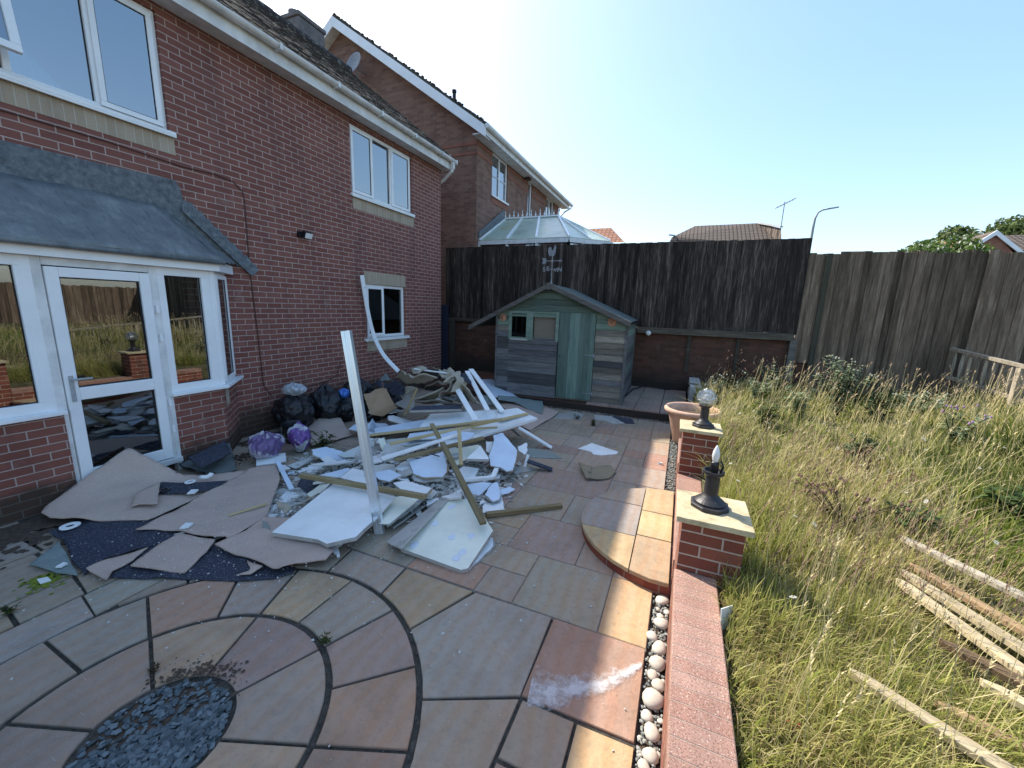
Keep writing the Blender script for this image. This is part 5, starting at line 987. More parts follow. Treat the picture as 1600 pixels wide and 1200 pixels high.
('board', 'panel', 'five sided pale blue plasterboard in the middle of the heap', 'plasterboard', None, [[-2.547, 3.271, 0.27], [-2.3, 3.541, 0.33], [-2.136, 3.369, 0.27], [-2.085, 3.282, 0.242], [-2.078, 3.198, 0.218], [-2.262, 3.121, 0.208], [-2.386, 3.126, 0.218]], 0.014, 'blue_board', 0.004, 'gypsum'),
('board', 'panel', 'torn grey paper backed board beneath the five sided blue plasterboard', 'plasterboard', None, [[-2.41, 3.136, 0.2], [-2.089, 3.231, 0.2], [-2.076, 3.196, 0.18], [-2.268, 3.1, 0.16], [-2.322, 3.088, 0.163]], 0.02, 'gypsum', 0.012, None),
('board', 'panel', 'cream board with wrinkled paint at the right of the short upright batten', 'plasterboard', None, [[-2.363, 3.764, 0.26], [-2.297, 3.865, 0.27], [-2.124, 4.055, 0.28], [-1.907, 3.896, 0.209], [-2.109, 3.739, 0.211], [-2.152, 3.587, 0.186]], 0.012, 'cream_board', 0.005, None),
('board', 'panel', 'thick white panel end with a brown edge behind the leaning blue board', 'panel', None, [[-2.028, 3.586, 0.285], [-2.057, 3.97, 0.31], [-1.83, 3.74, 0.275], [-1.82, 3.713, 0.272]], 0.03, 'white_board', 0.001, 'grey_board_edge'),
('board', 'panel', 'tall pale blue plasterboard shard leaning at the right of the heap', 'plasterboard', None, [[-2.1, 4.408, 0.3], [-2.043, 4.566, 0.3], [-1.716, 4.298, 0.2], [-1.648, 4.093, 0.167], [-1.587, 3.867, 0.133], [-1.632, 3.795, 0.138], [-1.715, 3.821, 0.159], [-1.818, 3.769, 0.179], [-1.924, 3.935, 0.218], [-2.012, 4.23, 0.264], [-2.056, 4.346, 0.284]], 0.014, 'blue_board', 0.004, 'gypsum'),
('board', 'panel', 'small white broken edge piece behind the tall blue shard', 'plasterboard', None, [[-2.148, 4.295, 0.24], [-2.071, 4.337, 0.24], [-2.036, 4.241, 0.2], [-2.027, 4.144, 0.165], [-2.075, 4.155, 0.177]], 0.02, 'white_board', 0.006, None),
('board', 'panel', 'upright white torn piece right of the tall blue shard', 'plasterboard', None, [[-1.761, 4.429, 0.2], [-1.693, 4.565, 0.22], [-1.645, 4.459, 0.14], [-1.657, 4.4, 0.12], [-1.731, 4.387, 0.162]], 0.018, 'white_board', 0.01, None),
('board', 'skirting', 'short white strip standing beside the torn white piece', 'skirting', None, [[-1.621, 4.389, 0.14], [-1.59, 4.384, 0.14], [-1.582, 4.268, 0.02], [-1.617, 4.271, 0.016]], 0.018, 'white_board', 0.002, None),
('board', 'panel', 'grey green plasterboard scrap with a white tip on the paving right of the heap', 'plasterboard', None, [[-1.801, 4.91, 0.02], [-1.458, 4.916, 0.02], [-1.276, 4.785, 0.012], [-1.371, 4.733, 0.009], [-1.689, 4.62, 0.003]], 0.012, 'green_paper', 0.006, None),
('board', 'panel', 'flat brown paper scrap on the paving under the torn white piece', 'plasterboard', None, [[-1.71, 4.195, 0.02], [-1.575, 4.299, 0.02], [-1.47, 4.268, 0.015], [-1.524, 4.167, 0.012], [-1.646, 4.044, 0.011]], 0.01, 'grey_paper', 0.008, None),
('board', 'panel', 'white hatched board in front of the cream panel by the bent trim', 'plasterboard', None, [[-1.908, 3.362, 0.1], [-1.779, 3.449, 0.12], [-1.658, 3.483, 0.12], [-1.688, 3.371, 0.078], [-1.733, 3.237, 0.03], [-1.81, 3.288, 0.059]], 0.014, 'blue_board', 0.005, 'gypsum'),
('board', 'panel', 'curved pale plasterboard sliver standing over the white square piece', 'plasterboard', None, [[-1.635, 3.276, 0.09], [-1.653, 3.464, 0.12], [-1.624, 3.53, 0.12], [-1.532, 3.415, 0.078], [-1.495, 3.314, 0.053], [-1.528, 3.245, 0.054]], 0.016, 'blue_board', 0.006, 'gypsum'),
('board', 'panel', 'small white boomerang piece on the paving right of the heap', 'plasterboard', None, [[-1.578, 3.515, 0.05], [-1.521, 3.628, 0.05], [-1.458, 3.64, 0.03], [-1.488, 3.542, 0.023], [-1.543, 3.457, 0.027]], 0.012, 'blue_board', 0.003, None),
('board', 'panel', 'white square plasterboard piece flat on the paving above the short timber', 'plasterboard', None, [[-1.702, 3.351, 0.02], [-1.544, 3.471, 0.02], [-1.393, 3.222, 0.015], [-1.55, 3.073, 0.015]], 0.014, 'white_board', 0.005, None),
('board', 'panel', 'white board end resting on the batten below the blue square', 'plasterboard', None, [[-2.451, 2.888, 0.2], [-2.364, 2.974, 0.21], [-2.065, 2.984, 0.19], [-2.068, 2.891, 0.173], [-2.329, 2.844, 0.183]], 0.013, 'white_board', 0.004, None),
('board', 'panel', 'white board with a notched end behind the cream panel', 'plasterboard', None, [[-2.09, 2.949, 0.08], [-2.009, 3.017, 0.09], [-1.989, 2.986, 0.086], [-2.04, 2.864, 0.07]], 0.02, 'white_board', 0.008, None),
('board', 'panel', 'crooked white plaster strip lying along the top of the cream panel', 'plasterboard', None, [[-1.932, 2.944, 0.15], [-1.838, 3.067, 0.16], [-1.816, 3.118, 0.16], [-1.71, 2.937, 0.204], [-1.822, 2.904, 0.18]], 0.02, 'white_board', 0.008, None),
('board', 'plasterboard', 'ragged lowest grey plasterboard sheet of the stack right of the metal stud', 'plasterboard', None, [[-2.089, 2.452, 0.05], [-2.086, 2.82, 0.05], [-1.966, 3.133, 0.1], [-2.142, 3.155, 0.024], [-2.24, 2.974, -0.017], [-2.233, 2.566, -0.012]], 0.012, 'grey_paper', 0.01, None),
('board', 'plasterboard', 'middle grey plasterboard sheet of the stack right of the metal stud', 'plasterboard', None, [[-2.118, 2.411, 0.08], [-2.099, 2.748, 0.09], [-2.101, 3.08, 0.104], [-2.164, 3.04, 0.117], [-2.186, 2.838, 0.113], [-2.198, 2.463, 0.1]], 0.014, 'grey_board_edge', 0.008, None),
('board', 'plasterboard', 'top cream plasterboard of the stack right of the metal stud', 'plasterboard', None, [[-2.18, 2.38, 0.1], [-2.093, 2.404, 0.11], [-2.068, 2.811, 0.17], [-2.24, 2.807, 0.157], [-2.327, 2.736, 0.14], [-2.269, 2.546, 0.117]], 0.014, 'cream_board', 0.003, 'grey_board_edge'),
('board', 'plasterboard', 'torn white sheet lowest of those beneath the big white panel', 'plasterboard', None, [[-2.835, 1.936, 0.035], [-2.74, 1.891, 0.03], [-2.411, 1.952, 0.03], [-2.31, 2.015, 0.033], [-2.224, 1.973, 0.029], [-2.216, 1.994, 0.03], [-2.314, 2.058, 0.037], [-2.32, 2.278, 0.055], [-2.92, 2.397, 0.073]], 0.012, 'white_board', 0.008, 'gypsum'),
('board', 'panel', 'dark brown board sandwiched under the big white panel', 'board', None, [[-2.809, 1.92, 0.065], [-2.348, 1.994, 0.065], [-2.235, 2.341, 0.09], [-2.909, 2.575, 0.116]], 0.015, 'brown_rug', 0.002, None),
('board', 'wall_panel', 'large clean white panel lying flat at the foot of the metal stud', 'panel', None, [[-2.818, 1.888, 0.12], [-2.943, 2.618, 0.2], [-2.562, 2.656, 0.21], [-2.163, 2.289, 0.175], [-2.159, 2.188, 0.164], [-2.147, 2.09, 0.153], [-2.293, 1.949, 0.135], [-2.4, 1.96, 0.134]], 0.035, 'white_board', 0.0015, 'grey_board_edge'),
('board', 'plasterboard', 'white plasterboard right behind the metal stud beside the large panel', 'plasterboard', None, [[-2.562, 2.656, 0.205], [-2.24, 2.673, 0.2], [-2.207, 2.447, 0.16], [-2.196, 2.335, 0.14]], 0.012, 'white_board', 0.003, None),
('board', 'plasterboard', 'torn white sheet edge sticking out under the cream insulation panel', 'plasterboard', None, [[-1.363, 2.269, 0.012], [-1.272, 2.281, 0.012], [-1.234, 2.637, 0.02], [-1.284, 2.734, 0.022], [-1.429, 2.665, 0.021]], 0.01, 'white_board', 0.008, None),
('board', 'insulation_panel', 'large cream insulation panel with glue dabs at the front right of the heap', 'panel', None, [[-1.849, 2.247, 0.05], [-1.848, 2.963, 0.15], [-1.623, 3.015, 0.15], [-1.386, 2.813, 0.114], [-1.276, 2.72, 0.098], [-1.266, 2.28, 0.036], [-1.306, 2.247, 0.032]], 0.035, 'cream_board', 0.0015, 'grey_board_edge'),
('board', 'plasterboard', 'slanted grey cream strip along the left side of the cream insulation panel', 'plasterboard', None, [[-2.026, 2.291, 0.03], [-1.959, 2.971, 0.11], [-1.842, 2.948, 0.158], [-1.776, 2.159, 0.126], [-1.921, 2.229, 0.07]], 0.012, 'grey_board_edge', 0.004, None),
('board', 'plasterboard', 'white board under the purple bags with a dark seam line', 'plasterboard', None, [[-4.536, 2.933, 0.07], [-4.456, 3.068, 0.071], [-4.356, 3.181, 0.07], [-4.139, 3.027, 0.06], [-4.193, 2.913, 0.059], [-4.314, 2.78, 0.06]], 0.018, 'white_board', 0.003, None),
('board', 'plasterboard', 'grey plasterboard wedge under the left end of the big white panel', 'plasterboard', None, [[-3.154, 2.487, 0.1], [-3.18, 2.674, 0.12], [-3.111, 2.738, 0.13], [-3.057, 2.614, 0.118], [-3.034, 2.453, 0.101]], 0.012, 'cream_board', 0.004, None),
('board', 'plasterboard', 'black backed board in the shards left of the metal stud', 'plasterboard', None, [[-3.417, 2.598, 0.09], [-3.496, 2.711, 0.11], [-3.346, 2.72, 0.11], [-3.192, 2.684, 0.102], [-3.226, 2.545, 0.079]], 0.012, 'navy_carpet', 0.004, None),
('board', 'plasterboard', 'dark floor strip behind the small white tile shaped board', 'board', None, [[-3.911, 2.99, 0.03], [-3.923, 3.495, 0.049], [-3.926, 3.662, 0.055], [-3.824, 3.648, 0.05], [-3.864, 3.156, 0.034]], 0.012, 'brown_rug', 0.003, None),
('board', 'plasterboard', 'narrow pale board beside the dark floor strip', 'plasterboard', None, [[-4.036, 2.953, 0.05], [-3.995, 3.212, 0.06], [-3.913, 3.2, 0.06], [-3.888, 2.947, 0.051]], 0.012, 'scuffed_board', 0.004, None),
('cloth', 'underlay', 'grey carpet roll end poking out left of the large white panel', 'underlay', None, [[-3.257, 2.255, 0.1], [-3.165, 2.237, 0.17], [-3.019, 2.235, 0.19], [-2.968, 2.402, 0.18], [-2.978, 2.477, 0.16], [-3.026, 2.16, 0.05], [-3.161, 2.2, 0.06]], 0.012, 'khaki_carpet', 0.01, [], 5.0),
('board', 'picture_frame', 'pale green glass offcut leaning on the pink carpet at the panel corner', 'glass offcut', None, [[-3.046, 1.969, 0.12], [-3.002, 1.973, 0.12], [-2.851, 1.924, 0.06], [-2.904, 1.886, 0.029]], 0.012, 'green_paper', 0.002, None),
('board', 'panel', 'flat white scrap alone on the paving between the heap and the shed', 'plasterboard', None, [[-1.18, 5.239, 0.012], [-1.049, 5.567, 0.012], [-0.803, 5.46, 0.01], [-0.641, 5.387, 0.009], [-0.654, 5.293, 0.009], [-0.829, 5.141, 0.009], [-0.925, 5.116, 0.01], [-0.992, 5.211, 0.011]], 0.01, 'white_board', 0.006, None),
('board', 'roof_slate', 'dark broken slate on the paving in front of the shed', 'slate', None, [[-1.044, 7.269, 0.015], [-0.667, 7.216, 0.015], [-0.596, 6.961, 0.01], [-0.75, 6.91, 0.009]], 0.01, 'navy_carpet', 0.002, None),
('board', 'paving_offcut', 'brown broken slab piece by the weeds in front of the shed', 'slab', None, [[-1.331, 7.153, 0.02], [-1.043, 7.215, 0.02], [-0.763, 6.897, 0.01], [-0.94, 6.775, 0.008], [-1.096, 6.888, 0.012], [-1.282, 6.876, 0.012]], 0.02, 'grey_board_edge', 0.008, None),
('board', 'paving_offcut', 'grey slab offcut with a white edge near the shed plinth', 'slab', None, [[-1.947, 6.886, 0.02], [-1.691, 7.157, 0.03], [-1.517, 7.071, 0.02], [-1.502, 6.646, -0.007], [-1.703, 6.538, -0.008], [-1.947, 6.521, -0.003]], 0.025, 'grey_paper', 0.006, None),
('cloth', 'sacking', 'folded hessian sack alone on the paving by the half round step', 'sack', None, [[-1.02, 4.619, 0.05], [-0.837, 4.561, 0.05], [-0.658, 4.766, 0.03], [-0.558, 4.657, 0.02], [-0.593, 4.433, 0.012], [-0.704, 4.318, 0.01], [-0.836, 4.274, 0.012], [-0.927, 4.449, 0.04]], 0.012, 'hessian', 0.008, [], 5.0),
('cloth', 'sacking', 'turned over corner flap of the hessian sack', 'sack', None, [[-1.006, 4.575, 0.065], [-0.833, 4.537, 0.06], [-0.817, 4.391, 0.05], [-0.859, 4.436, 0.05], [-0.786, 4.289, 0.03], [-0.841, 4.26, 0.02]], 0.008, 'hessian', 0.004, [], 5.0),
('batten', 'batten', 'long bare timber batten topmost across the pale boards', 'batten', None, [[-3.463, 3.611, 0.31], [-2.067, 4.607, 0.47]], 0.045, 0.022, 'timber_batten', 0),
('batten', 'batten', 'long timber batten with a blunt left end just below the topmost one', 'batten', None, [[-2.993, 3.493, 0.32], [-1.915, 5.154, 0.435]], 0.042, 0.03, 'timber_batten', 0),
('batten', 'batten', 'timber batten low in the heap running up to the right under the short upright one', 'batten', None, [[-2.639, 3.151, 0.31], [-2.071, 4.073, 0.37]], 0.045, 0.03, 'timber_batten', 0),
('batten', 'batten', 'short timber offcut slanting over the two long battens', 'batten', None, [[-2.69, 3.896, 0.5], [-2.44, 3.677, 0.43]], 0.05, 0.022, 'timber_batten', 0),
('batten', 'batten', 'timber batten slanting down from the heap onto the cream insulation panel', 'batten', None, [[-2.313, 3.548, 0.43], [-1.339, 2.663, 0.175]], 0.055, 0.028, 'timber_batten', 0),
('batten', 'batten', 'short upright timber batten beside the cream wrinkled board', 'batten', None, [[-2.301, 3.889, 0.5], [-1.97, 3.375, 0.3]], 0.042, 0.022, 'timber_batten', 0),
('batten', 'batten', 'timber batten crossing behind the metal stud over the large white panel', 'batten', None, [[-3.296, 2.552, 0.24], [-1.923, 2.679, 0.27]], 0.05, 0.038, 'timber_batten', 0),
('batten', 'batten', 'short thick timber lying flat on the bare paving right of the heap', 'batten', None, [[-1.497, 3.029, 0.03], [-0.917, 3.528, 0.02]], 0.05, 0.04, 'timber_batten', 0),
('batten', 'batten', 'pale split batten propped against the crumpled carpets', 'batten', None, [[-3.48, 4.679, 0.72], [-3.528, 4.436, 0.36]], 0.03, 0.02, 'timber_batten', 0),
('batten', 'skirting', 'white painted skirting crossing from the stud to the short upright batten', 'skirting', None, [[-2.744, 3.066, 0.33], [-2.308, 3.901, 0.425]], 0.075, 0.018, 'white_board', 0),
('batten', 'skirting', 'white skirting landing leftmost on the pale boards below the carpets', 'skirting', None, [[-3.078, 5.089, 0.72], [-2.399, 4.472, 0.44]], 0.085, 0.018, 'white_board', 0),
('batten', 'skirting', 'white skirting with dark marks, middle of the three leaning ones', 'skirting', None, [[-3.22, 5.684, 0.86], [-2.44, 4.912, 0.47]], 0.075, 0.018, 'white_board', 0),
('batten', 'skirting', 'white skirting leaning rightmost with its foot by the slotted board', 'skirting', None, [[-3.211, 5.795, 0.88], [-2.282, 5.078, 0.435]], 0.085, 0.018, 'white_board', 0),
('batten', 'skirting', 'white skirting reaching out onto the paving right of the long boards', 'skirting', None, [[-1.99, 5.008, 0.26], [-1.512, 5.09, 0.012]], 0.085, 0.018, 'white_board', 0),
('batten', 'skirting', 'dark grey plastic strip with a white end on the paving right of the heap', 'strip', None, [[-1.568, 4.271, 0.1], [-1.271, 4.343, 0.02]], 0.085, 0.02, 'navy_carpet', 0),
('batten', 'skirting', 'stub of grey skirting poking out under the long white door panel', 'skirting', None, [[-2.106, 5.058, 0.2], [-2.06, 5.229, 0.06]], 0.08, 0.015, 'grey_board_edge', 0),
('batten', 'skirting', 'white strip lying over the crumpled carpets at the top of the heap', 'skirting', None, [[-3.84, 5.097, 0.92], [-3.259, 5.325, 0.86]], 0.06, 0.015, 'white_board', 0),
('batten', 'trim', 'white plastic strip with a knobbly end on the carpets by the purple bags', 'trim', None, [[-4.126, 2.901, 0.12], [-3.413, 2.526, 0.08]], 0.045, 0.012, 'blue_board', 0),
('batten', 'trim', 'long part of the bent white trim below the upright batten', 'trim', None, [[-1.945, 3.373, 0.14], [-1.715, 3.613, 0.12]], 0.05, 0.03, 'white_board', 0),
('batten', 'trim', 'upturned short end of the bent white trim', 'trim', None, [[-1.715, 3.613, 0.12], [-1.748, 3.774, 0.15]], 0.05, 0.03, 'white_board', 0),
('batten', 'batten', 'thin dark stick on the five sided blue plasterboard', 'stick', None, [[-2.368, 3.426, 0.33], [-2.26, 3.41, 0.33]], 0.012, 0.01, 'navy_carpet', 0),
('batten', 'batten', 'torn brown lath on the pink carpet by the plaster shards', 'batten', None, [[-3.44, 1.943, 0.08], [-3.319, 2.203, 0.1]], 0.02, 0.012, 'timber_batten', 0),
('batten', 'batten', 'splintered pale batten stub under the long white door panel', 'batten', None, [[-2.382, 4.327, 0.37], [-2.082, 4.491, 0.385]], 0.03, 0.02, 'timber_batten', 0),
('board', 'panel', 'white board piece face up just behind the navy edged shard patch', 'plasterboard', None, [[-3.27, 3.215, 0.155], [-3.46, 3.196, 0.131], [-3.565, 3.111, 0.131], [-3.592, 2.971, 0.154], [-3.559, 2.85, 0.182], [-3.406, 2.944, 0.187], [-3.301, 3.033, 0.185]], 0.013, 'white_board', 0.006, None),
('board', 'panel', 'broad white board half buried midway behind the metal stud', 'plasterboard', None, [[-3.164, 3.588, 0.16], [-3.266, 3.383, 0.138], [-2.995, 3.104, 0.206], [-2.848, 3.182, 0.24], [-2.976, 3.487, 0.206]], 0.013, 'white_board', 0.006, None),
('board', 'panel', 'crumbling plaster slab sitting under the batten behind the metal stud', 'plasterboard', None, [[-2.613, 3.126, 0.209], [-2.689, 3.204, 0.23], [-2.773, 3.184, 0.23], [-2.954, 3.065, 0.212], [-2.932, 3.006, 0.198], [-2.762, 2.97, 0.181], [-2.577, 3.092, 0.2]], 0.013, 'gypsum', 0.006, None),
('board', 'panel', 'grey paper faced board left of the white skirting behind the stud', 'plasterboard', None, [[-3.305, 3.766, 0.141], [-3.363, 3.752, 0.153], [-3.4, 3.551, 0.196], [-3.352, 3.392, 0.217], [-3.182, 3.478, 0.172], [-3.139, 3.677, 0.128]], 0.013, 'grey_paper', 0.006, None),
('board', 'panel', 'square shouldered white board just left of the five sided blue one', 'plasterboard', None, [[-2.669, 3.332, 0.225], [-2.646, 3.144, 0.22], [-2.427, 3.125, 0.213], [-2.354, 3.236, 0.214], [-2.582, 3.383, 0.224]], 0.013, 'white_board', 0.006, None),
('board', 'panel', 'white board tucked between the blue plasterboards at the right', 'plasterboard', None, [[-1.921, 3.673, 0.16], [-2.084, 3.641, 0.166], [-2.14, 3.462, 0.133], [-2.017, 3.437, 0.117], [-1.885, 3.528, 0.126]], 0.013, 'white_board', 0.006, None),
('board', 'panel', 'pale blue board lying nearest the pinkish carpet pad', 'plasterboard', None, [[-3.548, 3.349, 0.073], [-3.694, 3.457, 0.11], [-3.908, 3.393, 0.159], [-3.956, 3.235, 0.168], [-3.868, 3.167, 0.145], [-3.636, 3.191, 0.091]], 0.013, 'blue_board', 0.006, None),
('board', 'panel', 'scuffed off white board below the short upright batten', 'plasterboard', None, [[-2.408, 3.96, 0.233], [-2.467, 3.781, 0.232], [-2.426, 3.649, 0.236], [-2.279, 3.508, 0.248], [-2.194, 3.708, 0.251], [-2.228, 3.872, 0.246]], 0.013, 'scuffed_board', 0.006, None),
('board', 'panel', 'white board partly under the lowest timber batten at the left', 'plasterboard', None, [[-3.758, 3.951, 0.138], [-3.771, 3.816, 0.173], [-3.517, 3.669, 0.188], [-3.444, 3.87, 0.132], [-3.578, 4.014, 0.107]], 0.013, 'white_board', 0.006, None),
('board', 'panel', 'broken plaster slab just above the cream insulation panel', 'plasterboard', None, [[-2.053, 3.053, 0.108], [-2.099, 3.094, 0.115], [-2.232, 3.036, 0.145], [-2.298, 2.934, 0.163], [-2.17, 2.881, 0.139], [-2.039, 2.948, 0.11]], 0.013, 'gypsum', 0.006, None),
('board', 'panel', 'small cream board behind the big white panel near the long batten', 'plasterboard', None, [[-3.143, 2.857, 0.113], [-3.25, 2.848, 0.089], [-3.315, 2.755, 0.091], [-3.295, 2.683, 0.11], [-3.23, 2.623, 0.137], [-3.129, 2.71, 0.145], [-3.052, 2.774, 0.151]], 0.013, 'cream_board', 0.006, None),
('board', 'panel', 'white scrap board at the right foot of the tall leaning blue shard', 'plasterboard', None, [[-1.818, 3.837, 0.066], [-1.832, 3.729, 0.076], [-1.743, 3.628, 0.092], [-1.674, 3.7, 0.091], [-1.707, 3.797, 0.079]], 0.013, 'white_board', 0.006, None),
('board', 'panel', 'white board beside the trim with the knobbly end', 'plasterboard', None, [[-4.099, 2.862, 0.072], [-4.088, 2.793, 0.081], [-3.902, 2.754, 0.079], [-3.905, 2.897, 0.06], [-4.058, 2.94, 0.061]], 0.013, 'white_board', 0.006, None),
('board', 'panel', 'white board beneath the left end of the long battens at the back of the heap', 'plasterboard', None, [[-3.23, 4.641, 0.119], [-3.406, 4.853, 0.102], [-3.934, 4.687, 0.243], [-3.915, 4.546, 0.273], [-3.75, 4.361, 0.286], [-3.386, 4.496, 0.184]], 0.013, 'white_board', 0.006, None),
('board', 'panel', 'grey paper faced sheet under the wide pale plasterboards', 'plasterboard', None, [[-2.929, 5.346, 0.311], [-3.214, 5.191, 0.338], [-3.253, 4.838, 0.289], [-3.13, 4.6, 0.229], [-2.994, 4.678, 0.217], [-2.787, 5.023, 0.233]], 0.013, 'grey_paper', 0.006, None),
('board', 'panel', 'pale blue board on the ground before the cardboard box', 'plasterboard', None, [[-3.844, 4.539, 0.099], [-4.013, 4.604, 0.125], [-4.223, 4.425, 0.146], [-4.308, 4.278, 0.152], [-4.257, 4.102, 0.139], [-4.01, 4.195, 0.109], [-3.797, 4.293, 0.083]], 0.013, 'blue_board', 0.006, None),
('board', 'panel', 'white board under the landing of the three white skirtings', 'plasterboard', None, [[-2.301, 5.054, 0.243], [-2.529, 5.208, 0.196], [-2.833, 5.093, 0.181], [-2.729, 4.799, 0.237], [-2.482, 4.847, 0.256]], 0.013, 'white_board', 0.006, None),
('board', 'panel', 'scuffed board wedged below the crumpled carpets', 'plasterboard', None, [[-3.751, 5.554, 0.428], [-3.767, 5.336, 0.388], [-3.397, 5.152, 0.31], [-3.211, 5.223, 0.302], [-3.294, 5.42, 0.35], [-3.536, 5.596, 0.412]], 0.013, 'scuffed_board', 0.006, None),
('board', 'panel', 'plaster slab between the cardboard box and the crumpled carpets', 'plasterboard', None, [[-4.23, 5.128, 0.206], [-4.353, 5.073, 0.21], [-4.288, 4.703, 0.239], [-4.076, 4.816, 0.231], [-4.075, 5.1, 0.209]], 0.013, 'gypsum', 0.006, None),
('board', 'panel', 'pale blue board beneath the white skirting that crosses the heap', 'plasterboard', None, [[-2.693, 4.031, 0.308], [-2.868, 4.025, 0.283], [-3.057, 3.879, 0.249], [-3.123, 3.705, 0.231], [-2.915, 3.68, 0.259], [-2.682, 3.831, 0.3]], 0.013, 'blue_board', 0.006, None),
('cloth', 'carpet', 'thick khaki carpet folded over, left part of the crumpled heap by the low window', 'carpet', None, [[-4.512, 5.465, 0.62], [-4.232, 5.232, 0.86], [-3.741, 4.846, 0.9], [-3.521, 4.865, 0.9], [-3.375, 5.018, 0.88], [-3.382, 5.05, 0.8], [-3.596, 5.134, 0.72], [-3.833, 5.175, 0.62], [-4.266, 5.35, 0.58]], 0.02, 'khaki_carpet', 0.018, [[-3.686, 4.889, 0.8], [-3.999, 5.018, 0.8]], 5.0),
('cloth', 'carpet', 'khaki carpet edge peeping from the top of the crumpled heap against the brick wall', 'carpet', None, [[-4.195, 5.416, 0.86], [-3.985, 5.187, 0.95], [-3.813, 5.186, 0.96], [-3.677, 5.211, 0.92], [-3.65, 4.962, 0.88], [-3.764, 4.974, 0.88]], 0.015, 'khaki_carpet', 0.02, [], 5.0),
('cloth', 'carpet', 'brown carpet tip sticking up behind the crumpled heap', 'carpet', None, [[-3.753, 5.363, 0.9], [-3.556, 5.199, 0.99], [-3.508, 5.285, 0.9], [-3.557, 5.255, 0.88]], 0.01, 'brown_rug', 0.01, [], 5.0),
('cloth', 'carpet', 'khaki carpet flap lying below the folded one above the cardboard', 'carpet', None, [[-4.317, 5.294, 0.48], [-4.176, 5.362, 0.56], [-3.905, 5.26, 0.58], [-3.994, 5.165, 0.5], [-4.03, 5.107, 0.44]], 0.012, 'khaki_carpet', 0.01, [], 5.0),
('cloth', 'carpet', 'light khaki crumple at the peak of the heap under the white strip', 'carpet', None, [[-3.718, 5.589, 0.84], [-3.335, 5.352, 0.92], [-3.108, 5.279, 0.9], [-3.049, 5.18, 0.82], [-3.094, 4.966, 0.8], [-3.452, 5.21, 0.8]], 0.015, 'khaki_carpet', 0.035, [], 11),
('cloth', 'carpet', 'brown carpet fold sweeping left from the middle of the crumpled heap', 'carpet', None, [[-3.822, 5.094, 0.52], [-3.685, 5.089, 0.66], [-3.553, 5.117, 0.74], [-3.407, 5.121, 0.78], [-3.408, 5.1, 0.72], [-3.572, 5.099, 0.6], [-3.779, 5.088, 0.5]], 0.02, 'brown_rug', 0.012, [], 5.0),
('cloth', 'carpet', 'khaki carpet drape hanging between the two left white skirtings', 'carpet', None, [[-3.068, 5.107, 0.78], [-2.819, 5.033, 0.8], [-2.753, 5.038, 0.74], [-2.544, 4.924, 0.56], [-2.657, 4.968, 0.44], [-2.857, 5.208, 0.46], [-3.128, 5.381, 0.56]], 0.015, 'khaki_carpet', 0.02, [], 5.0),
('cloth', 'carpet', 'navy carpet patch behind the middle leaning white skirting', 'carpet', None, [[-3.284, 5.591, 0.84], [-3.114, 5.465, 0.88], [-2.825, 5.141, 0.8], [-2.853, 5.095, 0.78], [-3.098, 5.277, 0.8]], 0.012, 'navy_carpet', 0.01, [], 5.0),
('cloth', 'carpet', 'green grey underlay scrap between the two right white skirtings', 'underlay', None, [[-2.779, 5.344, 0.62], [-2.678, 5.338, 0.62], [-2.546, 5.299, 0.48], [-2.475, 5.238, 0.44], [-2.59, 5.226, 0.44], [-2.744, 5.333, 0.55]], 0.01, 'green_underlay', 0.015, [], 5.0),
('fold', 'carpet', 'khaki carpet fold forming the long lip low in the crumpled heap', 'carpet', None, [[-3.665, 4.834, 0.5], [-3.535, 4.838, 0.54], [-3.418, 4.921, 0.6], [-3.312, 4.999, 0.66], [-3.271, 5.046, 0.7]], 0.17, 'khaki_carpet'),
('fold', 'carpet', 'brown carpet fold curling round the middle of the crumpled heap', 'carpet', None, [[-3.439, 5.146, 0.76], [-3.294, 4.993, 0.75], [-3.196, 4.995, 0.76], [-3.136, 5.001, 0.79], [-3.092, 4.963, 0.74], [-3.109, 4.881, 0.68], [-3.229, 4.915, 0.66], [-3.245, 4.875, 0.58], [-3.189, 4.875, 0.55]], 0.16, 'brown_rug'),
('fold', 'carpet', 'grey underlay bulge at the bottom middle of the crumpled heap', 'carpet', None, [[-3.244, 4.938, 0.58], [-3.088, 4.848, 0.58], [-2.977, 4.846, 0.57], [-2.941, 4.898, 0.6], [-2.998, 4.992, 0.66]], 0.2, 'grey_underlay'),
('fold', 'carpet', 'khaki carpet ripple rising to the right of the crumpled heap', 'carpet', None, [[-3.182, 4.909, 0.8], [-3.151, 5.012, 0.86], [-3.094, 5.08, 0.88], [-2.995, 5.008, 0.84], [-3.032, 4.955, 0.76], [-3.02, 4.871, 0.68]], 0.16, 'khaki_carpet'),
('fold', 'carpet', 'brown carpet ridge beneath the folds at the front of the crumpled heap', 'carpet', None, [[-3.661, 4.847, 0.46], [-3.479, 4.86, 0.48], [-3.358, 4.958, 0.5], [-3.181, 4.885, 0.5], [-3.003, 4.933, 0.5]], 0.16, 'brown_rug')]
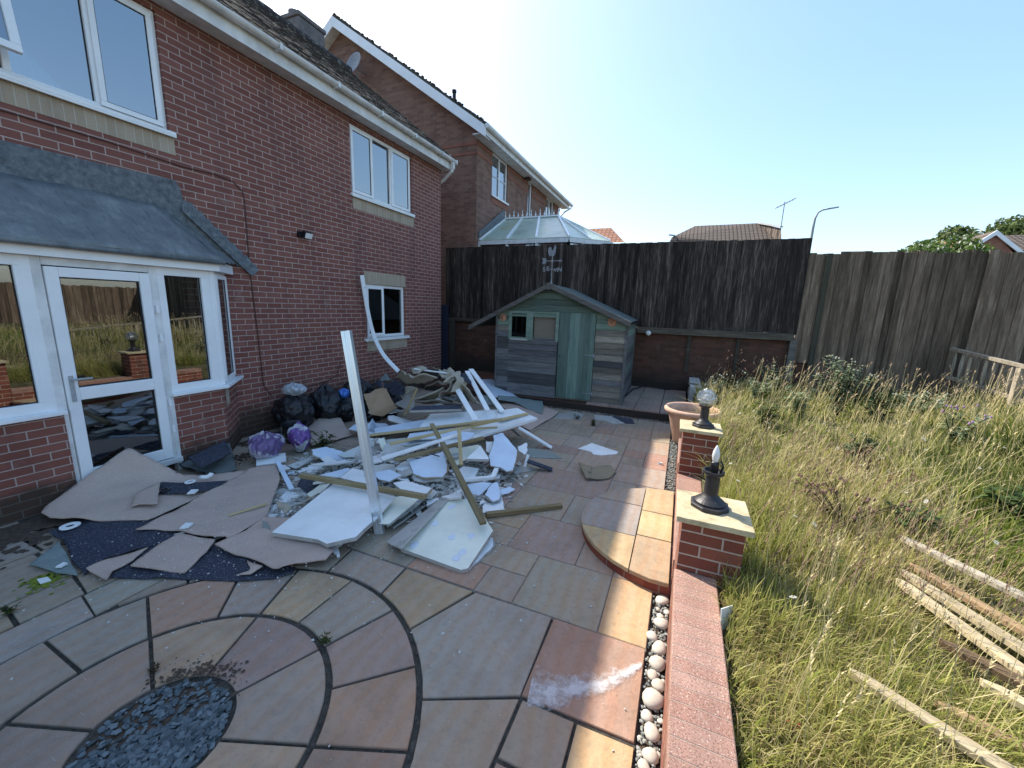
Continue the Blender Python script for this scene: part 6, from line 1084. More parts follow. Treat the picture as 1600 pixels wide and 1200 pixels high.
SP = {'stud': ([-2.186, 2.382, 0.0], [-2.529, 2.45, 1.695]), 'rings': [[-4.476, 1.322, 0.035], [-4.347, 2.139, 0.115], [-4.378, 1.937, 0.105]], 'elbow': [-4.317, 2.255, 0.1], 'tiles': [[-4.125, 2.04, 0.1], [-3.594, 1.704, 0.065], [-3.858, 1.065, 0.03]], 'moss': [-3.802, 0.96, 0.0], 'bags': [[-5.467, 4.006, 0.0], [-5.479, 4.524, 0.0], [-5.809, 5.05, -0.0], [-5.609, 5.167, 0.0], [-4.455, 4.572, 0.0]], 'buckets': [[-4.786, 3.582, 0.0], [-5.161, 4.759, 0.02]], 'purple': [[-4.451, 2.715, 0.04], [-4.585, 3.14, 0.03]], 'tops': [[-5.2, 3.894, 0.729], [-5.0, 4.133, 0.681], [-5.2, 4.794, 0.601], [-5.1, 4.447, 0.596], [-4.9, 5.101, 0.337]], 'card': [[-4.523, 4.699, 0.5], [-4.426, 4.991, 0.56], [-4.334, 4.989, 0.56], [-4.089, 4.882, 0.36], [-4.223, 4.51, 0.26], [-4.049, 4.928, 0.3], [-4.139, 4.675, 0.2]], 'curve': [[-5.42, 5.698, 2.406], [-5.42, 5.758, 2.047], [-5.4, 5.828, 1.606], [-5.34, 5.897, 1.248], [-5.2, 5.969, 0.934], [-5.0, 6.123, 0.634]], 'weeds': [[-1.565, 6.757, 0.0], [-1.224, 6.504, 0.0], [-1.197, 7.617, 0.03], [-4.168, 3.612, 0.0], [-1.698, 1.389, 0.0], [-3.572, 0.74, 0.0], [-2.335, 1.943, 0.0], [-2.349, 0.884, 0.0]], 'paper': [[-0.089, 5.198, 0.005], [0.547, 1.601, 0.36], [0.362, 2.056, 0.38]], 'heap': [[-3.412, 5.218, 0.7], [-3.826, 4.952, 0.7], [-3.358, 4.958, 0.55], [-3.159, 5.381, 0.7], [-3.521, 4.859, 0.5], [-2.715, 5.096, 0.6]], 'dabs': [[-1.7719, 2.3147, 0.0574], [-1.5493, 2.5157, 0.0783], [-1.4138, 2.5919, 0.0846], [-1.382, 2.4036, 0.0573], [-1.7713, 2.5973, 0.0969], [-1.7593, 2.8547, 0.1325], [-1.3962, 2.3325, 0.0478]], 'dabn': [0.032, -0.1383, 0.9899]}
UP = Vector((0, 0, 1))
def jagged(P, j, q):
    out = []
    for i, a in enumerate(P):
        b = P[(i+1) % len(P)]; L = (b-a).length; n = max(1, int(L/.03)) if j > .0025 else 1
        e = (b-a)/n; nn = Vector((-e.y, e.x, 0)); nn = nn.normalized() if nn.length > 1e-6 else Vector((1, 0, 0))
        for k in range(n): out.append(a+e*k+(nn*q.uniform(-j, j) if k else Vector((0, 0, 0))))
    return out
def make_board(nm, lb, cat, grp, P, th, mt, jag, edge):
    q = random.Random(len(lb)*7); P = [Vector(p) for p in P]; n = Vector((0, 0, 0))
    for i in range(1, len(P)-1): n += (P[i]-P[0]).cross(P[i+1]-P[0])
    n.normalize(); n = n if n.z > 0 else -n
    c0 = sum(P, Vector((0, 0, 0)))/len(P); P = [p-n*((p-c0).dot(n)) for p in P]
    P = jagged(P, jag, q); P = [p-n*((p-c0).dot(n)) for p in P]
    m = MB(); m.prism(P, -n*th); e = edge or ('gypsum' if mt in ('white_board', 'blue_board', 'cream_board', 'scuffed_board') and jag > .0025 else mt)
    mats = [mt, e]; m.m = [0]+[0]+[1]*(len(m.m)-2)
    ob = m.build(nm, mats, uv=False); tag(ob, lb, cat, grp)
    if jag > .0035 and mt in ('white_board', 'blue_board', 'cream_board', 'scuffed_board') and (P[0]-c0).length > .09:
        q2 = random.Random(len(lb)); i0 = q2.randrange(len(P)); ns_ = max(6, len(P)//2); seg_ = [P[(i0+k_) % len(P)] for k_ in range(ns_)]; lo = -n*(th+.0006)
        outl = [p+(p-c0).normalized()*q2.uniform(.004, .022)+lo+n*q2.uniform(-.004, .003) for p in seg_]; inn = [p-(p-c0)*.08+lo for p in seg_]
        m2 = MB(); [m2.add([inn[k_], outl[k_], outl[k_+1], inn[k_+1]], [(0, 1, 2, 3)]) for k_ in range(ns_-1)]; m2.build('torn_paper', 'grey_paper' if q2.random() < .6 else 'cardboard', ob, uv=False, flip=False)
    return ob
def make_cloth(nm, lb, cat, grp, P, th, mt, amp, inner, freq):
    q = random.Random(len(lb)); P = [Vector(p) for p in P]; ph = [q.uniform(0, 6) for _ in range(6)]
    pts = P+[Vector(p) for p in inner]; pe = []
    for i, a in enumerate(P):
        b = P[(i+1) % len(P)]; n = max(1, int((b-a).length/.05)); pe += [a.lerp(b, k/n)+Vector((q.uniform(-1, 1), q.uniform(-1, 1), 0))*.004 for k in range(n)]
    bm = bmesh.new(); vs = [bm.verts.new((p.x, p.y, 0)) for p in pe]; bm.faces.new(vs)
    x0, x1, y0, y1 = min(p.x for p in pe), max(p.x for p in pe), min(p.y for p in pe), max(p.y for p in pe); st = max(.035, max(x1-x0, y1-y0)/32)
    for axis, lo, hi in ((0, x0, x1), (1, y0, y1)):
        t_ = lo+st*.5
        while t_ < hi:
            co = [0, 0, 0]; no = [0, 0, 0]; co[axis] = t_; no[axis] = 1
            bmesh.ops.bisect_plane(bm, geom=bm.verts[:]+bm.edges[:]+bm.faces[:], plane_co=co, plane_no=no); t_ += st
    bmesh.ops.triangulate(bm, faces=[f for f in bm.faces if len(f.verts) > 4])
    src = pe+[Vector(p) for p in inner]
    for v in bm.verts:
        ws = 0; zs = 0
        for k, p in enumerate(src):
            d2 = (p.x-v.co.x)**2+(p.y-v.co.y)**2+1e-5; w_ = (14. if k >= len(pe) else 1.)/(d2+.0012)**1.25; ws += w_; zs += w_*p.z
        x, y = v.co.x, v.co.y
        v.co.z = zs/ws+amp*(math.sin(x*freq*2.1+ph[0])*math.sin(y*freq*1.7+ph[1])+.5*math.sin((x+y)*freq*3.3+ph[2])+.3*math.sin((x-y)*freq*6+ph[3]))
        v.co.z = max(v.co.z, .004)
    me = bpy.data.meshes.new(nm); bmesh.ops.recalc_face_normals(bm, faces=bm.faces); c0 = Vector(((x0+x1)/2, (y0+y1)/2, min(p.z for p in P)))
    if sum(f.normal.z for f in bm.faces) < 0: bmesh.ops.reverse_faces(bm, faces=bm.faces)
    bmesh.ops.translate(bm, verts=bm.verts, vec=-c0); bm.to_mesh(me); bm.free(); me.materials.append(M[mt])
    me.polygons.foreach_set('use_smooth', [True]*len(me.polygons))
    ob = bpy.data.objects.new(nm, me); C.objects.link(ob); ob.location = c0; s_ = ob.modifiers.new('thick', 'SOLIDIFY'); s_.thickness = th; s_.offset = 1 if th > 0 else -1
    tag(ob, lb, cat, grp); return ob
for it in RUBBLE:
    k, nm, lb, cat, grp = it[:5]
    if k == 'board': make_board(nm, lb, cat, grp, *it[5:])
    elif k == 'cloth': P, th, mt, amp, inner, freq = it[5:]; make_cloth(nm, lb, cat, grp, P, th, mt, amp, inner, freq)
    elif k == 'batten':
        (a, b), w_, h, mt, roll = it[5:]; a, b = Vector(a), Vector(b); m = MB(); d = (b-a).normalized()
        m.beam(a, b, w_, h, c=R_.random()); ob = m.build(nm, mt, uv=False, bevel=.002)
        if mt == 'timber_batten':     # align the grain: rebuild in a local frame along the stick
            mid = (a+b)/2; Y = d; Xs = Y.cross(UP).normalized(); Z = Xs.cross(Y); R3_ = Matrix((Xs, Y, Z)).transposed()
            me = ob.data; off = Vector(ob.location)
            for v in me.vertices: v.co = R3_.transposed() @ (Vector(v.co)+off-mid)
            ob.location = mid; ob.rotation_euler = R3_.to_euler()
        tag(ob, lb, cat, grp)
    elif k == 'fold':
        P, w_, mt = it[5:]; P = [Vector(p) for p in P]; q = random.Random(len(lb)); pts = []
        for i in range(len(P)-1):
            for s_ in range(5): pts.append(P[i].lerp(P[i+1], s_/5))
        pts.append(P[-1])
        for _ in range(3): pts = [pts[0]]+[(pts[i-1]+pts[i]*2+pts[i+1])/4 for i in range(1, len(pts)-1)]+[pts[-1]]
        m = MB(); V = []; nn = 9
        for i, p in enumerate(pts):
            t_ = i/(len(pts)-1); d = (pts[min(i+1, len(pts)-1)]-pts[max(i-1, 0)]).normalized()
            sd = Vector((.12, .95, -.30)).normalized()    # carpet runs back and down from the visible lip
            for s_ in range(nn):
                u = s_/(nn-1); V.append(p+sd*w_*1.6*u+Vector((0, 0, .03*math.sin(u*3.1)*math.sin(6*t_)))+d*.02*math.sin(5*u+3*t_))
        F = [(i*nn+s_, (i+1)*nn+s_, (i+1)*nn+s_+1, i*nn+s_+1) for i in range(len(pts)-1) for s_ in range(nn-1)]
        m.add(V, F); ob = m.build(nm, mt, uv=False, smooth=True); s_ = ob.modifiers.new('thick', 'SOLIDIFY'); s_.thickness = .026; s_.offset = 0
        b_ = ob.modifiers.new('bev', 'BEVEL'); b_.width = .010; b_.segments = 3; b_.limit_method = 'ANGLE'
        tag(ob, lb, cat, grp)
# glue dabs on the cream panel
cp = next(o for o in bpy.data.objects if o.name.startswith('insulation_panel'))
for k, p in enumerate(SP['dabs']):
    q = random.Random(k); N = Vector(SP['dabn']); a_ = N.cross(Vector((0, 1, 0))).normalized(); b_ = N.cross(a_); pl = [Vector(p)+(a_*math.cos(t_)+b_*math.sin(t_)*1.25)*q.uniform(.022, .038) for t_ in [2*math.pi*i/14 for i in range(14)]]
    m = MB(); m.prism(pl, N*.0022); m.build('glue_dab', 'glue_white', cp, uv=False)
# metal stud: C channel
a, b = Vector(SP['stud'][0]), Vector(SP['stud'][1]); d = (b-a).normalized(); sd = Vector((1, .35, 0)); sd = (sd-d*sd.dot(d)).normalized(); nn = sd.cross(d); nn = nn if nn.y < 0 else -nn
prof = [(-.036, .0), (-.012, .0), (-.008, -.006), (.008, -.006), (.012, 0), (.036, .0), (.036, -.045), (.030, -.045), (.030, -.0455), (.0368, -.0462), (.0372, .0012), (.0115, .0012), (.0075, -.0048), (-.0075, -.0048), (-.0115, .0012), (-.0372, .0012), (-.0368, -.0462), (-.030, -.0455), (-.030, -.045), (-.036, -.045)]
m = MB(); n = len(prof); m.add([p+sd*u+nn*v for p in (a, b) for u, v in prof], [(i, (i+1) % n, n+(i+1) % n, n+i) for i in range(n)]+[tuple(range(n)), tuple(range(n, 2*n))[::-1]])
tag(m.build('metal_stud', 'steel', uv=False), 'shiny galvanised metal stud standing upright in the heap', 'metal stud')
# curved white trim leaning on the wall by the low window
pts = [Vector(p) for p in SP['curve']]; fine = []
for i in range(len(pts)-1):
    p0, p1, p2, p3 = pts[max(i-1, 0)], pts[i], pts[i+1], pts[min(i+2, len(pts)-1)]
    for k in range(6):
        t_ = k/6; fine.append(.5*((2*p1)+(p2-p0)*t_+(2*p0-5*p1+4*p2-p3)*t_*t_+(3*p1-p0-3*p2+p3)*t_**3))
fine.append(pts[-1]); m = MB(); V = []
for i, p in enumerate(fine):
    d = (fine[min(i+1, len(fine)-1)]-fine[max(i-1, 0)]).normalized(); s_ = d.cross(Vector((1, 0, 0))).normalized(); u = Vector((1, 0, 0))
    V += [p-s_*.045, p+s_*.045, p+s_*.045+u*.014, p-s_*.045+u*.014]
m.add(V, [(4*i+k, 4*i+(k+1) % 4, 4*i+4+(k+1) % 4, 4*i+4+k) for i in range(len(fine)-1) for k in range(4)]+[(0, 3, 2, 1), (len(V)-4, len(V)-3, len(V)-2, len(V)-1)])
ct = tag(m.build('plastic_trim', 'white_plastic', uv=False), 'long bowed white plastic trim hanging across the low window down to the heap', 'trim')
m = MB()
for i in range(4, len(fine), 7): p = fine[i]; m.lathe([(.008, 0), (.008, .003)], (0, 0, 0), 8); m.v[-16:] = [(p.x+.014+q_[2], p.y+q_[0], p.z+q_[1]) for q_ in m.v[-16:]]
m.build('screw_hole', 'black_plastic', ct, uv=False)
# bin bags
def bag(nm, lb, x, y, z, r, h, mt, seed, neck=True, sq=1., cat='bin bag'):
    q = random.Random(seed); n, k = 72, 44; V = []; ph = [q.uniform(0, 6.3) for _ in range(10)]
    for i in range(k+1):
        t_ = i/k; rr = r*(math.sin(math.pi*min(1, (t_*.92+.06)))**.55)
        if neck and t_ > .78: rr *= 1-.72*((t_-.78)/.22)**.8
        if t_ == 0: rr = r*.55
        for j in range(n):
            a_ = 2*math.pi*j/n
            f_ = 1+.10*math.sin(2*a_+ph[0]+2*t_)+.07*math.sin(3*a_+ph[1]-3*t_)+.05*math.sin(7*a_+ph[2]+9*t_)*(t_)+.035*math.sin(11*a_+ph[3]-14*t_)+.03*math.sin(17*a_+ph[4]+7*t_)*t_+.04*abs(math.sin(5*a_+11*t_+ph[5]))
            V.append((x+rr*f_*math.cos(a_), y+rr*f_*sq*math.sin(a_), z+h*t_*(1+.05*math.sin(2*a_+ph[6]))+.012*math.sin(9*a_+ph[7])*t_))
    c0 = Vector((x, y, z+h*.4)); W_ = []
    for p in V:
        p = Vector(p); s3 = Vector((p.x*5.5+seed, p.y*5.5, p.z*3.2)); a_ = noise.turbulence_vector(s3, 3, True, noise_basis='PERLIN_ORIGINAL'); rg = noise.ridged_multi_fractal(s3*1.3, .9, 2.1, 4, 1., 2.)
        d = (p-c0); d.z *= .35; d = d.normalized() if d.length > 1e-4 else Vector((0, 0, 1)); W_.append(p+d*r*(.11*rg-.15)+a_*r*.10)
    V = [(p.x, p.y, max(p.z, .002)) for p in W_]
    m = MB(); m.add(V, [(i*n+j, i*n+(j+1) % n, (i+1)*n+(j+1) % n, (i+1)*n+j) for i in range(k) for j in range(n)]+[tuple(range(n))[::-1], tuple(k*n+j for j in range(n))])
    o = m.build(nm, mt, uv=False, smooth=True); tag(o, lb, cat); return o
bag('bin_bag', 'full black bin bag against the brick wall nearest the white bay', -5.18, 3.95, 0, .27, .62, 'black_film', 1)
bag('plastic_bag', 'crumpled clear plastic bag on top of the nearest black bin bag', -5.15, 3.96, .56, .15, .17, 'clear_film', 2, cat='plastic bag')
bag('bin_bag', 'slumped black bin bag second along the wall beside the blue bag', -5.14, 4.50, 0, .26, .62, 'black_film', 3)
bag('bin_bag', 'smaller black bin bag carrying a blue bag on its top', -4.98, 4.72, 0, .19, .42, 'black_film', 4)
bag('plastic_bag', 'small bright blue plastic bag sitting on a black bin bag', -4.98, 4.74, .38, .085, .15, 'blue_film', 5, cat='plastic bag')
bag('bin_bag', 'black bin bag third along the wall behind the far bucket', -5.10, 5.15, 0, .26, .68, 'black_film', 6)
bag('bin_bag', 'black bin bag last along the wall beside the cardboard', -4.55, 5.30, 0, .23, .46, 'black_film', 7)
bag('plastic_bag', 'plump purple and clear plastic bag on the carpets by the bay', -4.50, 3.02, .03, .20, .32, 'purple_film', 8, cat='plastic bag')
bag('plastic_bag', 'purple and white plastic bag standing with its pointed top open beside the near bucket', -4.40, 3.42, .02, .155, .36, 'purple_print_film', 12, sq=.8, cat='plastic bag')
def bucket(x, y, z, lb, fill):
    o = T('bucket', lb, 'bucket', (x, y, z)); m = MB(); m.lathe([(.115, 0), (.155, .24), (.168, .243), (.168, .262), (.158, .262), (.150, .245), (.112, .012)], (x, y, z), 32); m.build('tub', 'black_plastic', o, smooth=False)
    m = MB(); m.tube([(x+.165*math.cos(a_), y-.0+.165*math.sin(a_)*.9-.01, z+.245-.16*math.sin(math.pi*k/14)) for k in range(15) for a_ in [-rad(20)-rad(140)*k/14]], .004, 6); m.build('handle', 'weathered_iron', o)
    m = MB(); a0 = rad(-62); P = [(x+.1475*math.cos(a0+rad(s_)), y+.1475*math.sin(a0+rad(s_)), z+zz) for zz in (.14, .185) for s_ in (-14, 0, 14)]
    P = [(x+(.146+.155*(pz-z-.14)*1.2+.002)*math.cos(a0+rad(s_)), y+(.146+.155*(pz-z-.14)*1.2+.002)*math.sin(a0+rad(s_)), pz) for pz in (z+.15, z+.19) for s_ in (-14, 0, 14)]
    m.add(P, [(0, 1, 4, 3), (1, 2, 5, 4)]); m.build('sticker', 'label_white', o)
bucket(-4.78, 3.66, 0, 'black bucket with a white sticker standing next to the purple bags', 0)
bucket(-4.60, 4.98, .0, 'black bucket of scrap in front of the third bin bag', 1)
m = MB(); m.tube([(-4.5, 5.2, .1), (-4.62, 5.28, .45), (-4.68, 5.3, .60)], .006, 6); tag(m.build('wire', 'clay_red', uv=False), 'thin red wire sticking up between the bin bags and the metal stud', 'wire')
# cardboard
c_ = [Vector(p) for p in SP['card']]; o = T('cardboard_box', 'torn open brown cardboard box between the bin bags and the crumpled carpets', 'cardboard box', c_[4])
m = MB(); f_ = [c_[0], c_[0].lerp(c_[1], .35)+Vector((0, 0, -.02)), c_[0].lerp(c_[1], .6)+Vector((0, 0, .01)), c_[1], c_[2], c_[3], c_[4]]
m.prism(jagged(f_, .004, R_), (0, .012, .004)); m.build('side', 'cardboard', o, uv=False)
m = MB(); m.prism([c_[4], c_[3], c_[5], c_[6]], (0, .01, -.006)); m.build('flap', 'cardboard', o, uv=False)
# pipe rings, elbow, tile pieces
for p, lb in zip(SP['rings'], ('white plastic ring lying on the navy carpet near the house wall', 'white plastic ring lying on the narrow navy carpet strip', 'dark rimmed ring on the left end of the narrow navy carpet strip')):
    m = MB(); q = Vector(p); r1, r0 = (.062, .026) if 'wall' in lb else (.045, .026)
    m.lathe([(r0, 0), (r1, 0), (r1, .008), (r0+.006, .010), (r0, .008), (r0, 0)], q, 24); m.f = m.f[:-2]; m.m = m.m[:-2]; m.c = m.c[:-2]; tag(m.build('pipe_ring', 'black_plastic' if 'dark' in lb else 'white_plastic', uv=False), lb, 'ring')
e = Vector(SP['elbow']); m = MB(); m.tube([e+Vector((-.05, -.01, .02)), e+Vector((-.02, 0, .022)), e+Vector((.015, .015, .025)), e+Vector((.03, .04, .04)), e+Vector((.03, .05, .06))], .022, 12); tag(m.build('pipe_elbow', 'white_plastic', smooth=True, uv=False), 'white plastic pipe elbow on the pink carpet near the purple bags', 'pipe elbow')
for p, lb, s_ in zip(SP['tiles'], ('white rectangular offcut below the pipe elbow on the pink carpet', 'white diamond shaped offcut on the diagonal pink carpet', 'small white chip on the pale green underlay triangle'), (.06, .06, .035)):
    q = Vector(p); m = MB(); m.xf = Matrix.Translation(q) @ Matrix.Rotation(R_.uniform(0, 1), 4, 'Z'); m.prism([(-s_*.5, -s_*.7, 0), (s_*.5, -s_*.6, 0), (s_*.6, s_*.5, 0), (-s_*.45, s_*.7, 0)], (0, 0, .012)); tag(m.build('tile_piece', 'white_board', uv=False), lb, 'tile piece')
q = Vector(SP['moss']); m = MB(); blob(m, q.x, q.y, .085, .004, 3, 30, 1.3); [blob(m, q.x+R_.gauss(0, .08), q.y+R_.gauss(0, .06), R_.uniform(.004, .02), .0045, k, 8) for k in range(60)]; struct(m.build('moss_patch', 'moss', uv=False, flip=False), 'stuff')
m = MB(); m.prism([(q.x-.05, q.y-.02, .006), (q.x+.03, q.y-.03, .006), (q.x+.05, q.y+.015, .006), (q.x-.02, q.y+.02, .006)], (0, 0, .006)); tag(m.build('paper_scrap', 'label_white'), 'white scrap lying on the yellow green moss at the left', 'scrap')
for p, lb, c2, s_ in zip(SP['paper'], ('small pinkish white scrap on the paving beside the gravel strip', 'crumpled red and white packet lying deep in the grass', 'pale torn card standing in the grass against the garden wall'), ('label_white', 'red_packet', 'dirty_white_plastic'), (.045, .05, .07)):
    q = Vector(p); m = MB(); t_ = 'standing' in lb
    if t_: m.prism([(q.x-.03, q.y-.05, q.z-.04), (q.x+.03, q.y+.04, q.z-.05), (q.x+.02, q.y+.05, q.z+.08), (q.x-.04, q.y-.03, q.z+.10)], (.003, -.003, 0))
    else:
        for k in range(3): m.prism([(q.x-s_*.6, q.y-s_*.3+k*.01, q.z+k*.012), (q.x+s_*.5, q.y-s_*.4, q.z+.01*k), (q.x+s_*.6, q.y+s_*.3, q.z+.012+k*.005), (q.x-s_*.4, q.y+s_*.4, q.z+.004)], (0, 0, .004))
    tag(m.build('litter', c2, uv=False), lb, 'litter')
# plaster shards through the heap and crumbs over the paving
def heap_z(x, y):
    g_ = lambda cx, cy, sx_, sy_, h: h*math.exp(-((x-cx)/sx_)**2-((y-cy)/sy_)**2)
    return max(0, g_(-2.7, 3.5, .85, .8, .27)+g_(-3.3, 4.6, 1.1, .7, .26)-.03)
q = random.Random(77)
zones = [(-3.35, 2.45, .30, .35, 40, .055), (-2.9, 2.9, .35, .35, 45, .06), (-2.2, 3.3, .4, .35, 50, .055), (-3.6, 3.2, .4, .3, 36, .05), (-2.1, 3.9, .35, .3, 34, .05), (-1.9, 3.3, .2, .3, 20, .04), (-3.1, 3.4, .5, .25, 40, .05), (-2.5, 2.75, .15, .2, 12, .03)]
cnt = 0
ZL = ('left of the big white panel', 'behind the big white panel', 'between the cream panel and the blue plasterboards', 'near the purple bags', 'by the tall leaning blue shard', 'around the white square on the paving', 'left of the long battens', 'under the stacked sheets beside the stud')
for (cx, cy, sx_, sy_, n, s_), zl in zip(zones, ZL):
    for k in range(n):
        x, y = cx+q.gauss(0, sx_*.6), cy+q.gauss(0, sy_*.6); z = heap_z(x, y)*q.uniform(.35, .95)+.012; s2 = s_*q.uniform(.4, 1.5); m = MB(); nn = q.choice((4, 5, 5, 6))
        m.xf = Matrix.Translation((x, y, z)) @ Matrix.Rotation(q.uniform(0, 6.3), 4, 'Z') @ Matrix.Rotation(q.gauss(0, .35), 4, 'X')
        el = q.uniform(1, 2.2); P = [(s2*el*q.uniform(.55, 1.1)*math.cos(2*math.pi*i/nn), s2*q.uniform(.55, 1.1)*math.sin(2*math.pi*i/nn), 0) for i in range(nn)]
        m.prism(jagged([Vector(p) for p in P], .003, q), (0, 0, q.choice((.006, .012, .014)))); r_ = q.random()
        kd = 0 if r_ < .38 else 1 if r_ < .62 else 2 if r_ < .75 else 3 if r_ < .9 else 4; lb = ('small white painted', 'crumbly grey white', 'small pale blue', 'torn grey paper backed', 'small brown')[kd]+' plaster shard '+zl
        tag(m.build('plaster_shard', ('white_board', 'gypsum', 'blue_board', 'grey_paper', 'brown_rug')[kd], uv=False), lb, 'shard', lb.replace('shard', 'shards').replace('small ', '')); cnt += 1
m = MB()
def crumb(x, y, z, s_): pebble(m, x, y, z, s_*q.uniform(.8, 1.6), s_, s_*.5, q.random()*6, q.uniform(-.6, .6), q.random(), 4)
for k in range(1500):
    a_, r = q.random()*6.283, abs(q.gauss(0, 1)); x, y = -2.5+1.5*r*math.cos(a_)*.8, 3.3+1.2*r*math.sin(a_)*.9
    if -5 < x < -.02 and .9 < y < 7 : crumb(x, y, .004+heap_z(x, y)*q.uniform(0, .8)*(q.random() < .75), q.choice((.002, .003, .004, .006, .009)))
for k in range(520): x, y = -q.uniform(.02, 4.2), q.uniform(.9, 7); crumb(x, y, .004, q.choice((.0015, .002, .003, .0045)))
for k in range(1300): x, y = q.gauss(-3.2, .5), q.gauss(2.2, .5); crumb(x, y, .045+q.random()*.035, q.choice((.0015, .0025, .004, .006)))
for k in range(260): x, y = q.gauss(-1.95, .12), q.gauss(2.35, .10); crumb(x, y, .004, q.choice((.001, .002, .003)))
struct(m.build('plaster_crumbs', 'plaster_crumbs', uv=False, org=(0, 0, 0)), 'stuff')
m = MB()
for k in range(900):
    x = -4.95+abs(q.gauss(0, .22)); y = q.uniform(.5, 1.95); blob(m, x, y, q.uniform(.008, .05), .0042+k*1e-6, k, 9)
for k in range(500): x = -4.95+abs(q.gauss(0, .12)); y = q.uniform(2.5, 4); blob(m, x-.4*(y > 3.2), y, q.uniform(.006, .035), .0042+k*1e-6, k, 9)
for k in range(350): y = 7.40-abs(q.gauss(0, .06)); x = q.uniform(-3.2, .1); blob(m, x, y, q.uniform(.005, .03), .0042+k*1e-6, k, 9)
for k in range(220): a_ = q.gauss(2.0, .35); r_ = .29+abs(q.gauss(0, .05)); blob(m, CX+r_*math.cos(a_), CY+r_*math.sin(a_), q.uniform(.002, .012), .0042+k*1e-6, k, 8)
struct(m.build('soil_dirt', 'soil', uv=False, flip=False, org=(0, 0, 0)), 'stuff')
# fine rubble litter in the hollows
m = MB()
for k in range(7500):
    cx, cy, sx_, sy_, n, s_ = q.choice(zones); x, y = cx+q.gauss(0, sx_*.7), cy+q.gauss(0, sy_*.7); s2 = q.choice((.008, .012, .018, .028, .04))*q.uniform(.7, 1.2); z = heap_z(x, y)*q.uniform(.3, .95)+.005
    R3_ = Matrix.Rotation(q.random()*6, 3, 'Z') @ Matrix.Rotation(q.gauss(0, .6), 3, 'X'); P = [R3_ @ Vector(p)+Vector((x, y, z)) for p in ((-s2, -s2*.6, 0), (s2*q.uniform(.5, 1.2), -s2*.5, 0), (s2, s2*q.uniform(.2, .8), 0), (-s2*.6, s2*.6, 0))]
    m.prism(P, R3_ @ Vector((0, 0, .005)), 0, q.random()**.6*.9)
struct(m.build('rubble_bits', 'rubble', uv=False, flip=False, org=(0, 0, 0)), 'stuff')

# ---------------------------------------------------------------- old planks in the grass
PL = [
 ((1.51, 3.32), (2.41, 1.97), .062, .54, 'bleached pale plank with a pointed end lying topmost of the planks in the grass', 'bleached_rail'),
 ((1.45, 3.03), (2.10, 1.78), .055, .50, 'brown plank second from the top of the planks in the grass', 'brown_plank'),
 ((1.37, 2.92), (2.02, 1.51), .065, .50, 'straw coloured plank in the middle of the planks in the grass', 'old_plank'),
 ((1.32, 2.84), (1.92, 1.22), .065, .48, 'long grey straw plank lowest of the upper bundle of planks in the grass', 'old_plank'),
 ((1.27, 2.31), (1.70, 1.95), .06, .50, 'short pointed brown plank half sunk in the grass', 'brown_plank'),
 ((1.33, 2.13), (1.72, 1.80), .05, .48, 'greyish plank stub beside the short pointed plank', 'old_plank'),
 ((.81, 1.92), (1.21, 1.59), .058, .50, 'split weathered plank lying lowest in the grass at the bottom right', 'old_plank'),
 ((1.09, 1.91), (1.55, 1.66), .05, .48, 'thin brown plank behind the split weathered plank', 'brown_plank')]
PSEG = [(*a, *b) for a, b, *_ in PL]
for (x0, y0), (x1, y1), w_, z, lb, mt in PL:
    a, b = Vector((x0, y0, z-.05)), Vector((x1, y1, z-.02)); d = (b-a).normalized(); Xs = d.cross(UP).normalized(); L = (b-a).length; m = MB()
    m.prism([(-w_/2*.2, 0, 0), (w_/2*.5, .015, 0), (w_/2, .09, 0), (w_/2, L, 0), (-w_/2, L, 0), (-w_/2, .06, 0)], (0, 0, -.03), 0, R_.random())
    ob = m.build('plank', mt, uv=False, org=(0, 0, 0), bevel=.003); ob.location = a; ob.rotation_euler = Matrix((Xs, d, Xs.cross(d))).transposed().to_euler(); ob.rotation_euler.x += 0; tag(ob, lb, 'plank')

# ---------------------------------------------------------------- grass and weeds
rng = np.random.default_rng(5)
def lz(x, y):
    return .30+.035*np.sin(x*1.3+.5)+.03*np.sin(y*.9+x*.4)+.02*np.sin(x*3.1-y*2.3)+np.where(x > 1, .05*(x-1), 0)
def hmap(x, y):
    f = np.where(y < 3.4, .55+.10*(y-1), .9); f = np.clip(f, .5, 1.25)
    for x0, y0, x1, y1 in PSEG:
        t = np.clip(((x-x0)*(x1-x0)+(y-y0)*(y1-y0))/((x1-x0)**2+(y1-y0)**2), 0, 1); d = np.hypot(x-x0-t*(x1-x0), y-y0-t*(y1-y0)); f = np.where(d < .09, f*np.clip(.45+d*6, .4, 1), f)
    return f
def vnoise(x, y, s, seed):
    r = np.random.default_rng(seed); ph = r.uniform(0, 6.28, 8); kx = r.normal(0, 1, 8)*s; ky = r.normal(0, 1, 8)*s
    return sum(np.sin(x*kx[i]+y*ky[i]+ph[i]) for i in range(8))/3.2
